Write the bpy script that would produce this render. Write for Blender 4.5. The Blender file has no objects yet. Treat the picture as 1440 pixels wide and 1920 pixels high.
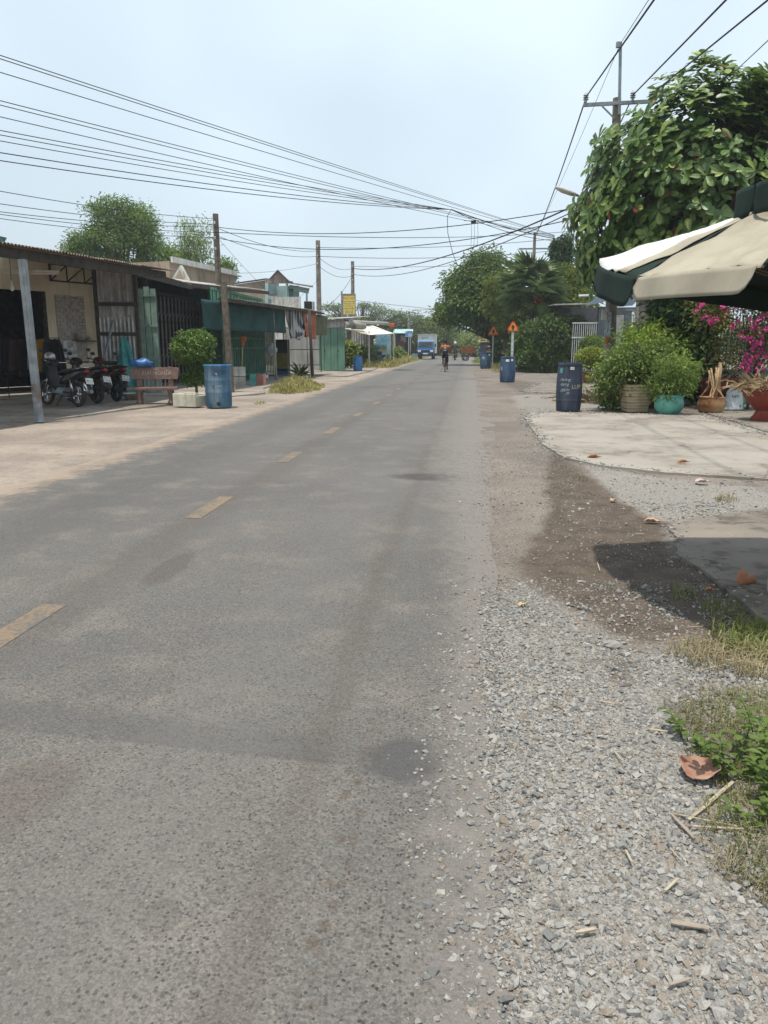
import bpy, bmesh, math, random
import numpy as np
from mathutils import Vector, Matrix
R = math.radians
scene = bpy.context.scene
col = scene.collection
# ------------------------------------------------------------------ camera
FPX = 1443.0; PITCH = math.atan(314 / FPX); YAW = math.atan(140 * math.cos(PITCH) / FPX); EYE = 1.5
cd = bpy.data.cameras.new('camera'); cam = bpy.data.objects.new('camera', cd); col.objects.link(cam)
cd.sensor_fit = 'VERTICAL'; cd.sensor_height = 36.0; cd.sensor_width = 27.0; cd.lens = 36.0 * FPX / 1920
cd.clip_start = 0.05; cd.clip_end = 5000
cam.location = (0, 0, EYE); cam.rotation_euler = (R(90) - PITCH, 0, YAW)
scene.camera = cam
# ------------------------------------------------------------------ sky and sun
SUN_EL, SUN_AZ = R(79), R(-155)          # azimuth from +Y, negative = towards -X
world = bpy.data.worlds.new('World'); scene.world = world; world.use_nodes = True
wn = world.node_tree.nodes; wl = world.node_tree.links
sky = wn.new('ShaderNodeTexSky'); sky.sky_type = 'NISHITA'; sky.sun_disc = False
sky.sun_elevation = SUN_EL; sky.sun_rotation = SUN_AZ
sky.air_density = 1.0; sky.dust_density = 3.0; sky.ozone_density = 1.0; sky.altitude = 0
mixw = wn.new('ShaderNodeMix'); mixw.data_type = 'RGBA'; mixw.inputs[0].default_value = 0.6
mixw.inputs[7].default_value = (9.3, 10.9, 12.0, 1)      # pale tropical haze veil over the blue
# faint soft cloud veil
tc = wn.new('ShaderNodeTexCoord'); cn = wn.new('ShaderNodeTexNoise'); cn.inputs['Scale'].default_value = 1.6
cn.inputs['Detail'].default_value = 3; cn.inputs['Roughness'].default_value = 0.5
cr = wn.new('ShaderNodeMapRange'); cr.inputs[1].default_value = 0.35; cr.inputs[2].default_value = 0.7
cr.inputs[3].default_value = 0.5; cr.inputs[4].default_value = 0.93
wl.new(tc.outputs['Generated'], cn.inputs['Vector']); wl.new(cn.outputs['Fac'], cr.inputs[0]); wl.new(cr.outputs[0], mixw.inputs[0])
wl.new(sky.outputs[0], mixw.inputs[6])
wl.new(mixw.outputs[2], wn['Background'].inputs[0]); wn['Background'].inputs[1].default_value = 0.1
sd = bpy.data.lights.new('sun', 'SUN'); sun = bpy.data.objects.new('sun', sd); col.objects.link(sun)
sd.energy = 4.2; sd.angle = R(1.2); sd.color = (1.0, 0.94, 0.84)
sv = Vector((math.sin(SUN_AZ) * math.cos(SUN_EL), math.cos(SUN_AZ) * math.cos(SUN_EL), math.sin(SUN_EL)))
sun.rotation_euler = sv.to_track_quat('Z', 'Y').to_euler(); sun.location = sv * 60
scene.view_settings.view_transform = 'Standard'; scene.view_settings.look = 'None'
scene.view_settings.exposure = 0.0; scene.view_settings.gamma = 1.0
scene.render.engine = 'CYCLES'; scene.cycles.use_denoising = True
scene.cycles.max_bounces = 8; scene.cycles.transparent_max_bounces = 12
scene.cycles.caustics_reflective = False; scene.cycles.caustics_refractive = False

# ------------------------------------------------------------------ placing by the photograph's pixels (1440x1920)
def ray(u, v):
    x = (u - 720) / FPX; y = (960 - v) / FPX
    c, s = math.cos(PITCH), math.sin(PITCH)
    f = c + y * s; z = -s + y * c
    return x * math.cos(YAW) - f * math.sin(YAW), x * math.sin(YAW) + f * math.cos(YAW), z
def G(u, v, z=0.0):                       # point at height z seen at (u, v)
    r = ray(u, v); t = (z - EYE) / r[2]; return Vector((r[0] * t, r[1] * t, z))
def GB(u, v, z=0.0):                      # above the ground point seen at (u, v)
    p = G(u, v, 0.03); p.z = z; return p
def at(u, v, Y):                          # point at distance Y down the road seen at (u, v)
    r = ray(u, v); t = Y / r[1]; return Vector((r[0] * t, Y, EYE + r[2] * t))
def atx(u, v, X):
    r = ray(u, v); t = X / r[0]; return Vector((X, r[1] * t, EYE + r[2] * t))
def lin(c): c /= 255.0; return c / 12.92 if c <= 0.04045 else ((c + 0.055) / 1.055) ** 2.4
def C(r, g, b, k=0.53): return (lin(r) * k, lin(g) * k, lin(b) * k)

# ------------------------------------------------------------------ shader helper
class Nd:
    def __init__(s, nt): s.nt = nt; s.l = nt.links
    def new(s, t, **kw):
        n = s.nt.nodes.new(t)
        for k, v in kw.items(): setattr(n, k, v)
        return n
    def put(s, sock, v):
        if isinstance(v, (int, float)): sock.default_value = v
        elif isinstance(v, (tuple, list)): sock.default_value = tuple(v) + ((1,) if len(v) == 3 and sock.type == 'RGBA' else ())
        else: s.l.new(v, sock)
    def m(s, op, a, b=0.0, c=0.0):
        n = s.new('ShaderNodeMath', operation=op); s.put(n.inputs[0], a); s.put(n.inputs[1], b); s.put(n.inputs[2], c); return n.outputs[0]
    def add(s, a, b): return s.m('ADD', a, b)
    def sub(s, a, b): return s.m('SUBTRACT', a, b)
    def mul(s, a, b): return s.m('MULTIPLY', a, b)
    def mx(s, a, b): return s.m('MAXIMUM', a, b)
    def mn(s, a, b): return s.m('MINIMUM', a, b)
    def step(s, x, a, b, lo=0.0, hi=1.0):
        n = s.new('ShaderNodeMapRange', interpolation_type='SMOOTHSTEP'); s.put(n.inputs[0], x)
        for i, q in enumerate((a, b, lo, hi)): s.put(n.inputs[i + 1], q)
        return n.outputs[0]
    def mix(s, a, b, f):
        n = s.new('ShaderNodeMix', data_type='RGBA'); s.put(n.inputs[0], f); s.put(n.inputs[6], a); s.put(n.inputs[7], b); return n.outputs[2]
    def mulc(s, a, f):
        n = s.new('ShaderNodeMix', data_type='RGBA', blend_type='MULTIPLY'); n.inputs[0].default_value = 1
        s.put(n.inputs[6], a); s.put(n.inputs[7], f); return n.outputs[2]
    def coords(s, kind='Object'): return s.new('ShaderNodeTexCoord').outputs[kind]
    def pos(s): return s.new('ShaderNodeNewGeometry').outputs['Position']
    def xyz(s, v):
        n = s.new('ShaderNodeSeparateXYZ'); s.l.new(v, n.inputs[0]); return n.outputs
    def scale(s, v, sc):
        n = s.new('ShaderNodeMapping'); s.l.new(v, n.inputs[0]); n.inputs['Scale'].default_value = sc; return n.outputs[0]
    def noise(s, vec, sc, det=3.0, ro=0.55):
        n = s.new('ShaderNodeTexNoise'); s.l.new(vec, n.inputs['Vector']); n.inputs['Scale'].default_value = sc
        n.inputs['Detail'].default_value = det; n.inputs['Roughness'].default_value = ro; return n.outputs['Fac']
    def vor(s, vec, sc, feat='F1', rnd=1.0):
        n = s.new('ShaderNodeTexVoronoi', feature=feat); s.l.new(vec, n.inputs['Vector']); n.inputs['Scale'].default_value = sc
        n.inputs['Randomness'].default_value = rnd; return n.outputs
    def island(s): return s.new('ShaderNodeNewGeometry').outputs['Random Per Island']
    def objrand(s): return s.new('ShaderNodeObjectInfo').outputs['Random']
    def attr(s, name): return s.new('ShaderNodeAttribute', attribute_name=name).outputs['Fac']
    def bump(s, h, strength=0.3, dist=0.01):
        n = s.new('ShaderNodeBump'); s.put(n.inputs['Height'], h); n.inputs['Strength'].default_value = strength
        n.inputs['Distance'].default_value = dist; return n.outputs[0]
def material(name):
    m = bpy.data.materials.new(name); m.use_nodes = True
    return m, Nd(m.node_tree), m.node_tree.nodes['Principled BSDF']
MATS = {}
def pm(name, c1, c2=None, scale=5.0, rough=0.7, bump=0.0, bscale=40.0, metal=0.0, stain=None, stain_amt=0.5, stain_scale=1.5, streak=False, isl=0.0, spec=0.35, det=4.0):
    if name in MATS: return MATS[name]
    m, n, b = material(name); co = n.coords()
    if c2 is None: c2 = tuple(q * 0.72 for q in c1)
    f = n.step(n.noise(co, scale, det), 0.35, 0.68)
    c = n.mix(c1, c2, f)
    if stain:
        v = n.scale(co, (1, 1, 0.12)) if streak else co
        s = n.step(n.noise(v, stain_scale * (4 if streak else 1), 5, 0.65), 0.62 - 0.3 * stain_amt, 0.72)
        c = n.mix(c, stain, n.mul(s, 0.85))
    if isl:
        r = n.step(n.island(), 0, 1, 1 - isl, 1 + isl)
        c = n.mulc(c, n.mix((0, 0, 0), (1, 1, 1), r)) if False else n.mulc(c, r)
    n.put(b.inputs['Base Color'], c); b.inputs['Roughness'].default_value = rough; b.inputs['Metallic'].default_value = metal
    b.inputs['Specular IOR Level'].default_value = spec
    if bump: n.l.new(n.bump(n.noise(co, bscale, 4), bump, 0.01), b.inputs['Normal'])
    MATS[name] = m; return m
def leafmat(name, c1, c2, c3=None, trans=0.3, rough=0.5, spec=0.3):
    if name in MATS: return MATS[name]
    m, n, b = material(name)
    c1, c2 = tuple(q * 1.6 for q in c1), tuple(q * 1.6 for q in c2)
    r = n.island(); c = n.mix(c1, c2, r)
    if c3: c = n.mix(c, c3, n.step(n.m('FRACT', n.mul(r, 37.3)), 0.93, 0.94))
    big = n.noise(n.pos(), 0.9, 2)
    c = n.mulc(c, n.step(big, 0.3, 0.7, 0.72, 1.2))
    n.put(b.inputs['Base Color'], c); b.inputs['Roughness'].default_value = rough; b.inputs['Specular IOR Level'].default_value = spec
    t = n.new('ShaderNodeBsdfTranslucent'); n.l.new(n.mix(c, (0.25, 0.35, 0.03), 0.25), t.inputs[0])
    ms = n.new('ShaderNodeMixShader'); ms.inputs[0].default_value = trans
    n.l.new(b.outputs[0], ms.inputs[1]); n.l.new(t.outputs[0], ms.inputs[2])
    out = m.node_tree.nodes['Material Output']; n.l.new(ms.outputs[0], out.inputs[0])
    MATS[name] = m; return m

# ------------------------------------------------------------------ mesh helpers
class MB:
    def __init__(s): s.v = []; s.f = []
    def raw(s, vs, fs):
        o = len(s.v); s.v += [tuple(q) for q in vs]; s.f += [tuple(i + o for i in f) for f in fs]; return s
    def box(s, c, d, rz=0.0, M=None, taper=1.0):
        x, y, z = d[0] / 2, d[1] / 2, d[2] / 2
        vs = [Vector((a * x * (taper if w > 0 else 1), b * y * (taper if w > 0 else 1), w * z)) for w in (-1, 1) for a, b in ((-1, -1), (1, -1), (1, 1), (-1, 1))]
        if M is None: M = Matrix.Rotation(rz, 3, 'Z')
        c = Vector(c); vs = [M @ q + c for q in vs]
        return s.raw(vs, [(3, 2, 1, 0), (4, 5, 6, 7), (0, 1, 5, 4), (1, 2, 6, 5), (2, 3, 7, 6), (3, 0, 4, 7)])
    def b2(s, a, b): return s.box([(p + q) / 2 for p, q in zip(a, b)], [abs(q - p) for p, q in zip(a, b)])
    def bar(s, p, q, w, h=None, up=(0, 0, 1)):
        p, q = Vector(p), Vector(q); d = q - p; L = d.length; d.normalize(); h = h or w
        up = Vector(up)
        if abs(d.dot(up)) > 0.98: up = Vector((0, 1, 0))
        sx = d.cross(up).normalized(); sz = sx.cross(d).normalized()
        M = Matrix((sx, d, sz)).transposed()
        return s.box((p + q) / 2, (w, L, h), M=M)
    def tube(s, pts, r, n=8, cap=True):
        pts = [Vector(p) for p in pts]; rs = r if isinstance(r, (list, tuple)) else [r] * len(pts)
        o = len(s.v); last = None
        for i, p in enumerate(pts):
            d = (pts[min(i + 1, len(pts) - 1)] - pts[max(i - 1, 0)]).normalized()
            ref = Vector((0, 0, 1)) if abs(d.z) < 0.95 else Vector((1, 0, 0))
            if last is not None: ref = last
            a = (ref - d * ref.dot(d)).normalized(); last = a; b = d.cross(a)
            for k in range(n):
                t = 2 * math.pi * k / n; s.v.append(tuple(p + (a * math.cos(t) + b * math.sin(t)) * rs[i]))
        for i in range(len(pts) - 1):
            for k in range(n):
                s.f.append((o + i * n + k, o + i * n + (k + 1) % n, o + (i + 1) * n + (k + 1) % n, o + (i + 1) * n + k))
        if cap:
            s.f.append(tuple(o + k for k in reversed(range(n)))); s.f.append(tuple(o + (len(pts) - 1) * n + k for k in range(n)))
        return s
    def lathe(s, prof, n=20, c=(0, 0, 0), ax=None, close=True, wob=0.0, seed=1):
        rnd = random.Random(seed); o = len(s.v); ph = rnd.random() * 6
        for r, z in prof:
            for k in range(n):
                t = 2 * math.pi * k / n; q = r * (1 + wob * math.sin(2 * t + ph + z * 3) + wob * 0.6 * math.sin(3 * t + z * 7))
                p = Vector((q * math.cos(t), q * math.sin(t), z))
                if ax is not None: p = ax @ p
                s.v.append((p.x + c[0], p.y + c[1], p.z + c[2]))
        for i in range(len(prof) - 1):
            for k in range(n):
                s.f.append((o + i * n + k, o + i * n + (k + 1) % n, o + (i + 1) * n + (k + 1) % n, o + (i + 1) * n + k))
        if close:
            s.f.append(tuple(o + k for k in reversed(range(n)))); s.f.append(tuple(o + (len(prof) - 1) * n + k for k in range(n)))
        return s
    def loft(s, rings, n=12, p=2.4, cap=True):
        """rings: (centre, half-width vector, half-height vector)"""
        o = len(s.v)
        for c, a, b in rings:
            c, a, b = Vector(c), Vector(a), Vector(b)
            for k in range(n):
                t = 2 * math.pi * k / n; cx, sy = math.cos(t), math.sin(t)
                x = math.copysign(abs(cx) ** (2 / p), cx); y = math.copysign(abs(sy) ** (2 / p), sy)
                s.v.append(tuple(c + a * x + b * y))
        for i in range(len(rings) - 1):
            for k in range(n):
                s.f.append((o + i * n + k, o + i * n + (k + 1) % n, o + (i + 1) * n + (k + 1) % n, o + (i + 1) * n + k))
        if cap:
            s.f.append(tuple(o + k for k in reversed(range(n)))); s.f.append(tuple(o + (len(rings) - 1) * n + k for k in range(n)))
        return s
    def torus(s, c, Rr, r, ax='y', n=24, k=8, flat=1.0):
        o = len(s.v)
        for i in range(n):
            t = 2 * math.pi * i / n
            for j in range(k):
                q = 2 * math.pi * j / k; rr = Rr + r * math.cos(q); h = r * flat * math.sin(q)
                p = (rr * math.cos(t), h, rr * math.sin(t)) if ax == 'y' else (rr * math.cos(t), rr * math.sin(t), h)
                s.v.append((p[0] + c[0], p[1] + c[1], p[2] + c[2]))
        for i in range(n):
            for j in range(k):
                s.f.append((o + i * k + j, o + i * k + (j + 1) % k, o + ((i + 1) % n) * k + (j + 1) % k, o + ((i + 1) % n) * k + j))
        return s
    def ball(s, c, r, n=10, m=7):
        r = r if isinstance(r, (tuple, list)) else (r, r, r)
        o = len(s.v)
        for i in range(m + 1):
            ph = math.pi * i / m
            for k in range(n):
                t = 2 * math.pi * k / n
                s.v.append((c[0] + r[0] * math.sin(ph) * math.cos(t), c[1] + r[1] * math.sin(ph) * math.sin(t), c[2] - r[2] * math.cos(ph)))
        for i in range(m):
            for k in range(n):
                s.f.append((o + i * n + k, o + i * n + (k + 1) % n, o + (i + 1) * n + (k + 1) % n, o + (i + 1) * n + k))
        return s
    def prism(s, poly, z0, z1):
        n = len(poly); o = len(s.v)
        s.v += [(p[0], p[1], z0) for p in poly] + [(p[0], p[1], z1) for p in poly]
        s.f.append(tuple(o + i for i in reversed(range(n)))); s.f.append(tuple(o + n + i for i in range(n)))
        for i in range(n): s.f.append((o + i, o + (i + 1) % n, o + n + (i + 1) % n, o + n + i))
        return s
    def slab(s, quad, t):
        """four 3-D corners thickened along their normal"""
        q = [Vector(p) for p in quad]; n = (q[1] - q[0]).cross(q[2] - q[0]).normalized() * t
        return s.raw(q + [p + n for p in q], [(3, 2, 1, 0), (4, 5, 6, 7), (0, 1, 5, 4), (1, 2, 6, 5), (2, 3, 7, 6), (3, 0, 4, 7)])
    def grid(s, fn, nu, nv, thick=0.0):
        o = len(s.v)
        for i in range(nu + 1):
            for j in range(nv + 1): s.v.append(tuple(fn(i / nu, j / nv)))
        for i in range(nu):
            for j in range(nv):
                a = o + i * (nv + 1) + j; s.f.append((a, a + nv + 1, a + nv + 2, a + 1))
        return s
    def corr(s, p00, p10, p01, p11, pitch=0.076, amp=0.012, seg=4, nv=1):
        """corrugated sheet: waves run across p00->p10, ribs along p00->p01"""
        p00, p10, p01, p11 = map(Vector, (p00, p10, p01, p11))
        W = (p10 - p00).length; nw = max(2, int(W / pitch)) * seg
        nrm = (p10 - p00).cross(p01 - p00).normalized()
        def fn(a, b):
            p = (p00 * (1 - a) + p10 * a) * (1 - b) + (p01 * (1 - a) + p11 * a) * b
            return p + nrm * amp * math.sin(2 * math.pi * a * nw / seg)
        return s.grid(fn, nw, nv)
    def mesh(s, name):
        me = bpy.data.meshes.new(name); me.from_pydata(s.v, [], s.f); me.validate(); me.update(); return me
    def build(s, name, mat, parent=None, smooth=None, loc=None, rz=0.0, w=False, solid=0.0, bevel=0.0, label=None):
        """w: vertices are world coordinates, shifted to the parent's base"""
        if w and parent is not None:
            L = parent.location if parent.parent is None else parent.location + parent.parent.location
            s.v = [(x - L[0], y - L[1], z - L[2]) for x, y, z in s.v]
        return link(name, s.mesh(name), mat, parent, smooth, loc, rz, solid, bevel, label)
def link(name, me, mat, parent=None, smooth=None, loc=None, rz=0.0, solid=0.0, bevel=0.0, label=None):
    if mat is not None and not me.materials: me.materials.append(mat)
    if smooth:
        me.polygons.foreach_set('use_smooth', [True] * len(me.polygons))
        if smooth is not True: me.set_sharp_from_angle(angle=R(smooth))
    o = bpy.data.objects.new(name, me); col.objects.link(o)
    if parent is not None: o.parent = parent
    if loc is not None: o.location = loc
    o.rotation_euler.z = rz
    if bevel:
        m = o.modifiers.new('bevel', 'BEVEL'); m.width = bevel; m.segments = 2; m.limit_method = 'ANGLE'
    if solid:
        m = o.modifiers.new('solid', 'SOLIDIFY'); m.thickness = solid; m.offset = 0
    if label: o['label'] = label
    return o
def tag(o, label, cat=None, group=None, kind=None):
    o['label'] = label
    if cat: o['category'] = cat
    if group: o['group'] = group
    if kind: o['kind'] = kind
    return o
def thing(name, label, cat, loc=(0, 0, 0), rz=0.0, group=None):
    o = bpy.data.objects.new(name, None); col.objects.link(o); o.empty_display_size = 0.2
    o.location = loc; o.rotation_euler.z = rz
    return tag(o, label, cat, group)
def copy_tree(o, parent=None):
    c = o.copy(); col.objects.link(c); c.parent = parent
    for ch in [q for q in bpy.data.objects if q.parent == o]: copy_tree(ch, c)
    return c
def npmesh(name, V, F, mat=None):
    V = np.asarray(V, dtype=np.float32).reshape(-1, 3); F = np.asarray(F, dtype=np.int32)
    me = bpy.data.meshes.new(name); k = F.shape[1]
    me.vertices.add(len(V)); me.vertices.foreach_set('co', V.ravel())
    me.loops.add(F.size); me.loops.foreach_set('vertex_index', F.ravel())
    me.polygons.add(len(F)); me.polygons.foreach_set('loop_start', np.arange(0, F.size, k, dtype=np.int32))
    try: me.polygons.foreach_set('loop_total', np.full(len(F), k, dtype=np.int32))
    except Exception: pass
    me.update(calc_edges=True); me.shade_flat()
    if mat: me.materials.append(mat)
    return me
def lettering(body, size, mat, parent, M, name='lettering', extrude=0.001, sx=1.0, align='CENTER', shear=0.0):
    cu = bpy.data.curves.new(name, 'FONT'); cu.body = body; cu.size = size; cu.align_x = align; cu.align_y = 'CENTER'; cu.extrude = extrude; cu.shear = shear
    cu.space_line = 0.9; cu.resolution_u = 3
    cu.materials.append(mat)
    t = bpy.data.objects.new(name, cu); col.objects.link(t); me = bpy.data.meshes.new_from_object(t); bpy.data.objects.remove(t)
    if not me.materials: me.materials.append(mat)
    o = bpy.data.objects.new(name, me); col.objects.link(o); o.parent = parent
    o.matrix_local = M @ Matrix.Diagonal((sx, 1, 1, 1)); return o
def facing(loc, nrm, up=(0, 0, 1)):
    """matrix that turns text (x right, y up, z towards the reader) to face nrm"""
    z = Vector(nrm).normalized(); x = Vector(up).cross(z).normalized(); y = z.cross(x)
    M = Matrix((x, y, z)).transposed().to_4x4(); M.translation = Vector(loc); return M

# ------------------------------------------------------------------ foliage
def unit(a): return a / np.maximum(np.linalg.norm(a, axis=-1, keepdims=True), 1e-9)
def leaf_arrays(P, D, U, L, W, fold=0.25, droop=0.25):
    """kite leaves: P base, D direction, U upward hint, L length, W half-width"""
    D = unit(D); S = unit(np.cross(D, U)); N = np.cross(S, D)
    L = L[:, None]; W = W[:, None]
    tip = P + D * L - N * L * droop; mid = P + D * L * 0.5
    l = mid - S * W + N * W * fold; r = mid + S * W + N * W * fold
    V = np.stack([P, l, tip, r], 1).reshape(-1, 3); n = len(P); b = np.arange(n)[:, None] * 4
    F = np.concatenate([b + np.array([0, 2, 1]), b + np.array([0, 3, 2])]); return V, F
def broad_leaf_arrays(P, D, U, L, W, droop=0.3, fold=0.3):
    """obovate leaves with a midrib: 9 vertices, 8 triangles"""
    D = unit(D); S = unit(np.cross(D, U)); N = np.cross(S, D); L = L[:, None]; W = W[:, None]
    def mid(t): return P + D * L * t - N * L * droop * t * t
    pts = [P]
    for t, w in ((0.3, 0.5), (0.68, 1.0), (0.9, 0.75)):
        c = mid(t); pts += [c - S * W * w + N * W * fold * w, c, c + S * W * w + N * W * fold * w]
    pts.append(mid(1.0)); V = np.stack(pts, 1).reshape(-1, 3); n = len(P); b = np.arange(n)[:, None] * 11
    tri = [(0, 2, 1), (0, 3, 2), (1, 2, 4), (2, 5, 4), (2, 3, 5), (3, 6, 5), (4, 5, 7), (5, 8, 7), (5, 6, 8), (6, 9, 8), (7, 8, 10), (8, 9, 10)]
    return V, np.concatenate([b + np.array(t) for t in tri])
def clump_points(rng, blobs, per):
    """clump centres spread through ellipsoids, most of them near the surface"""
    out = []
    for b in blobs:
        c, r, n = np.array(b[:3], float), np.array(b[3:6], float), int(b[6])
        d = unit(rng.normal(size=(n, 3))); rad = rng.uniform(0.35, 1.0, n) ** 0.55
        out.append(c + d * r * rad[:, None])
    return np.concatenate(out)
def crown(rng, blobs, per=40, cr=0.5, ll=0.18, lw=0.05, droop=0.3, up=0.35, flat=0.7, broad=False):
    K = clump_points(rng, blobs, per); n = len(K) * per
    k = np.repeat(np.arange(len(K)), per)
    off = rng.normal(size=(n, 3)) * np.array([1, 1, flat]) * cr * 0.55
    P = K[k] + off
    D = unit(off + rng.normal(size=(n, 3)) * cr * 0.5) ; D[:, 2] += rng.uniform(-0.5, up, n)
    U = np.array([0, 0, 1.0]) + rng.normal(size=(n, 3)) * 0.45
    L = ll * rng.uniform(0.6, 1.3, n); W = lw * rng.uniform(0.7, 1.25, n)
    fn = broad_leaf_arrays if broad else leaf_arrays
    V, F = fn(P, D, U, L, W, droop=droop); return V, F, K
def trunk(rng, base, K, n=12, r0=0.15, fork=0.45, lean=(0, 0)):
    """tapered trunk with limbs reaching into the clumps"""
    b = MB(); base = np.array(base, float); top = K.mean(0); H = top[2] - base[2]
    f = base + np.array([lean[0], lean[1], H * fork]) + np.array([(top[0] - base[0]) * 0.3, (top[1] - base[1]) * 0.3, 0])
    b.tube([base - [0, 0, 0.1], base * 0.6 + f * 0.4 + [rng.uniform(-.05, .05), 0, 0], f], [r0 * 1.25, r0, r0 * 0.8], 8)
    for i in rng.choice(len(K), min(n, len(K)), replace=False):
        q = K[i]; m = f * 0.45 + q * 0.55 + np.array([0, 0, 0.12 * np.linalg.norm(q - f)]) * rng.uniform(-.3, 1)
        b.tube([f - [0, 0, r0 * 0.5], m, q], [r0 * 0.5, r0 * 0.28, r0 * 0.08], 6)
    return b
def tree(name, label, cat, base, blobs, leaf, bark, seed=1, group=None, limbs=12, r0=0.15, fork=0.45, lean=(0, 0), smooth=False, **kw):
    rng = np.random.default_rng(seed); base = Vector(base)
    root = thing(name, label, cat, base, group=group)
    V, F, K = crown(rng, blobs, **kw)
    B = np.array(base); link('crown', npmesh('crown', V - B, F, leaf), leaf, root)
    trunk(rng, B, K, limbs, r0, fork, lean).build('trunk', bark, root, smooth=True, w=True)
    return root
def grass_arrays(rng, P, h, bend=0.5, w=0.006):
    n = len(P); a = rng.uniform(0, 2 * np.pi, n); d = np.stack([np.cos(a), np.sin(a), np.zeros(n)], 1)
    s = np.stack([-np.sin(a), np.cos(a), np.zeros(n)], 1) * w; H = (h * rng.uniform(0.45, 1.25, n))[:, None]
    bd = (bend * rng.uniform(0.1, 1.4, n))[:, None]; z = np.array([0, 0, 1.0])
    m = P + z * H * 0.6 + d * H * bd * 0.3; t = P + z * H * (1 - 0.35 * bd) + d * H * bd
    V = np.stack([P - s, P + s, m + s * 0.8, m - s * 0.8, t], 1).reshape(-1, 3); b = np.arange(n)[:, None] * 5
    return V, np.concatenate([b + np.array([0, 1, 2]), b + np.array([0, 2, 3]), b + np.array([3, 2, 4])])
def poly_sd(P, poly):
    """signed distance (negative inside) of points to a polygon"""
    P = np.asarray(P, float); poly = np.asarray([(p[0], p[1]) for p in poly], float)
    d = np.full(len(P), 1e9); inside = np.zeros(len(P), bool); n = len(poly)
    for i in range(n):
        a, b = poly[i], poly[(i + 1) % n]; e = b - a; w = P - a
        t = np.clip((w @ e) / (e @ e + 1e-12), 0, 1); q = w - t[:, None] * e
        d = np.minimum(d, np.hypot(q[:, 0], q[:, 1]))
        c = ((a[1] <= P[:, 1]) & (b[1] > P[:, 1])) | ((b[1] <= P[:, 1]) & (a[1] > P[:, 1]))
        with np.errstate(divide='ignore', invalid='ignore'):
            xi = a[0] + (P[:, 1] - a[1]) * (b[0] - a[0]) / (b[1] - a[1] if abs(b[1] - a[1]) > 1e-12 else 1e-12)
        inside ^= c & (P[:, 0] < xi)
    return np.where(inside, -d, d)
def wob(P, s=1.0, seed=0):
    x, y = P[:, 0] * s + seed * 1.7, P[:, 1] * s + seed * 2.3
    return (np.sin(x * 2.1 + 1.3 * np.sin(y * 1.7)) + np.sin(y * 2.7 + 1.1 * np.sin(x * 2.9 + 1)) + 0.6 * np.sin(x * 5.3 + y * 4.1) + 0.5 * np.sin(y * 7.7 - x * 6.1)) / 3.1
# ================================================================== GROUND, ROAD
def road_c(y): return -2.35 + 0.0135 * y
ROAD_H = 2.5
def px(*pts): return [G(u, v) for u, v in pts]
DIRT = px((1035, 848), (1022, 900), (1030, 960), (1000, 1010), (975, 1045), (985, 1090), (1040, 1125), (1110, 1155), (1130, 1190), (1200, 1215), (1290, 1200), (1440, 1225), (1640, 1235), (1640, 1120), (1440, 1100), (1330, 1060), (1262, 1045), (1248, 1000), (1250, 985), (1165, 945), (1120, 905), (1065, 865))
DIRT2 = px((1085, 1235), (1180, 1225), (1230, 1260), (1190, 1300), (1120, 1290))
DIRT3 = px((930, 705), (985, 712), (1050, 722), (1100, 735), (1010, 745), (955, 735), (920, 722))
GRAV1 = [(0.02, -1), (0.03, 1.6), (-0.04, 2.6), (0.06, 3.6), (0.2, 4.3), (0.45, 4.75), (0.62, 4.3), (0.95, 3.7), (1.6, 3.55), (3.5, 3.5), (3.5, -1)]
GRAV2 = px((1095, 872), (1180, 888), (1300, 905), (1440, 917), (1640, 925), (1640, 958), (1440, 956), (1240, 985), (1160, 945), (1120, 905))
GRAV3 = px((955, 742), (1030, 738), (1150, 742), (1165, 768), (1060, 774), (985, 776), (965, 768))
GRASSV = px((1330, 1165), (1440, 1160), (1640, 1160), (1640, 1920), (1440, 1720), (1370, 1640), (1330, 1560), (1310, 1480), (1290, 1400), (1250, 1340), (1280, 1270))
def strip(a, b, ds): return list(np.arange(a, b, ds))
xs = np.array([-1500, -600, -250, -120, -70, -45] + strip(-32, -6, 1.0) + strip(-6, -0.6, 0.18) + strip(-0.6, 2.6, 0.022) + strip(2.6, 7, 0.09) + strip(7, 30, 1.0) + [40, 60, 100, 220, 600, 1500])
ys = np.array([-200, -60, -20, -8, -3, 0] + strip(0.8, 6.5, 0.022) + strip(6.5, 14, 0.08) + strip(14, 30, 0.3) + strip(30, 70, 1.0) + strip(70, 130, 3) + [140, 160, 200, 260, 350, 600, 1200, 3000])
GX, GY = np.meshgrid(xs, ys, indexing='ij'); P2 = np.stack([GX.ravel(), GY.ravel()], 1)
nx_, ny_ = len(xs), len(ys)
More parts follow.
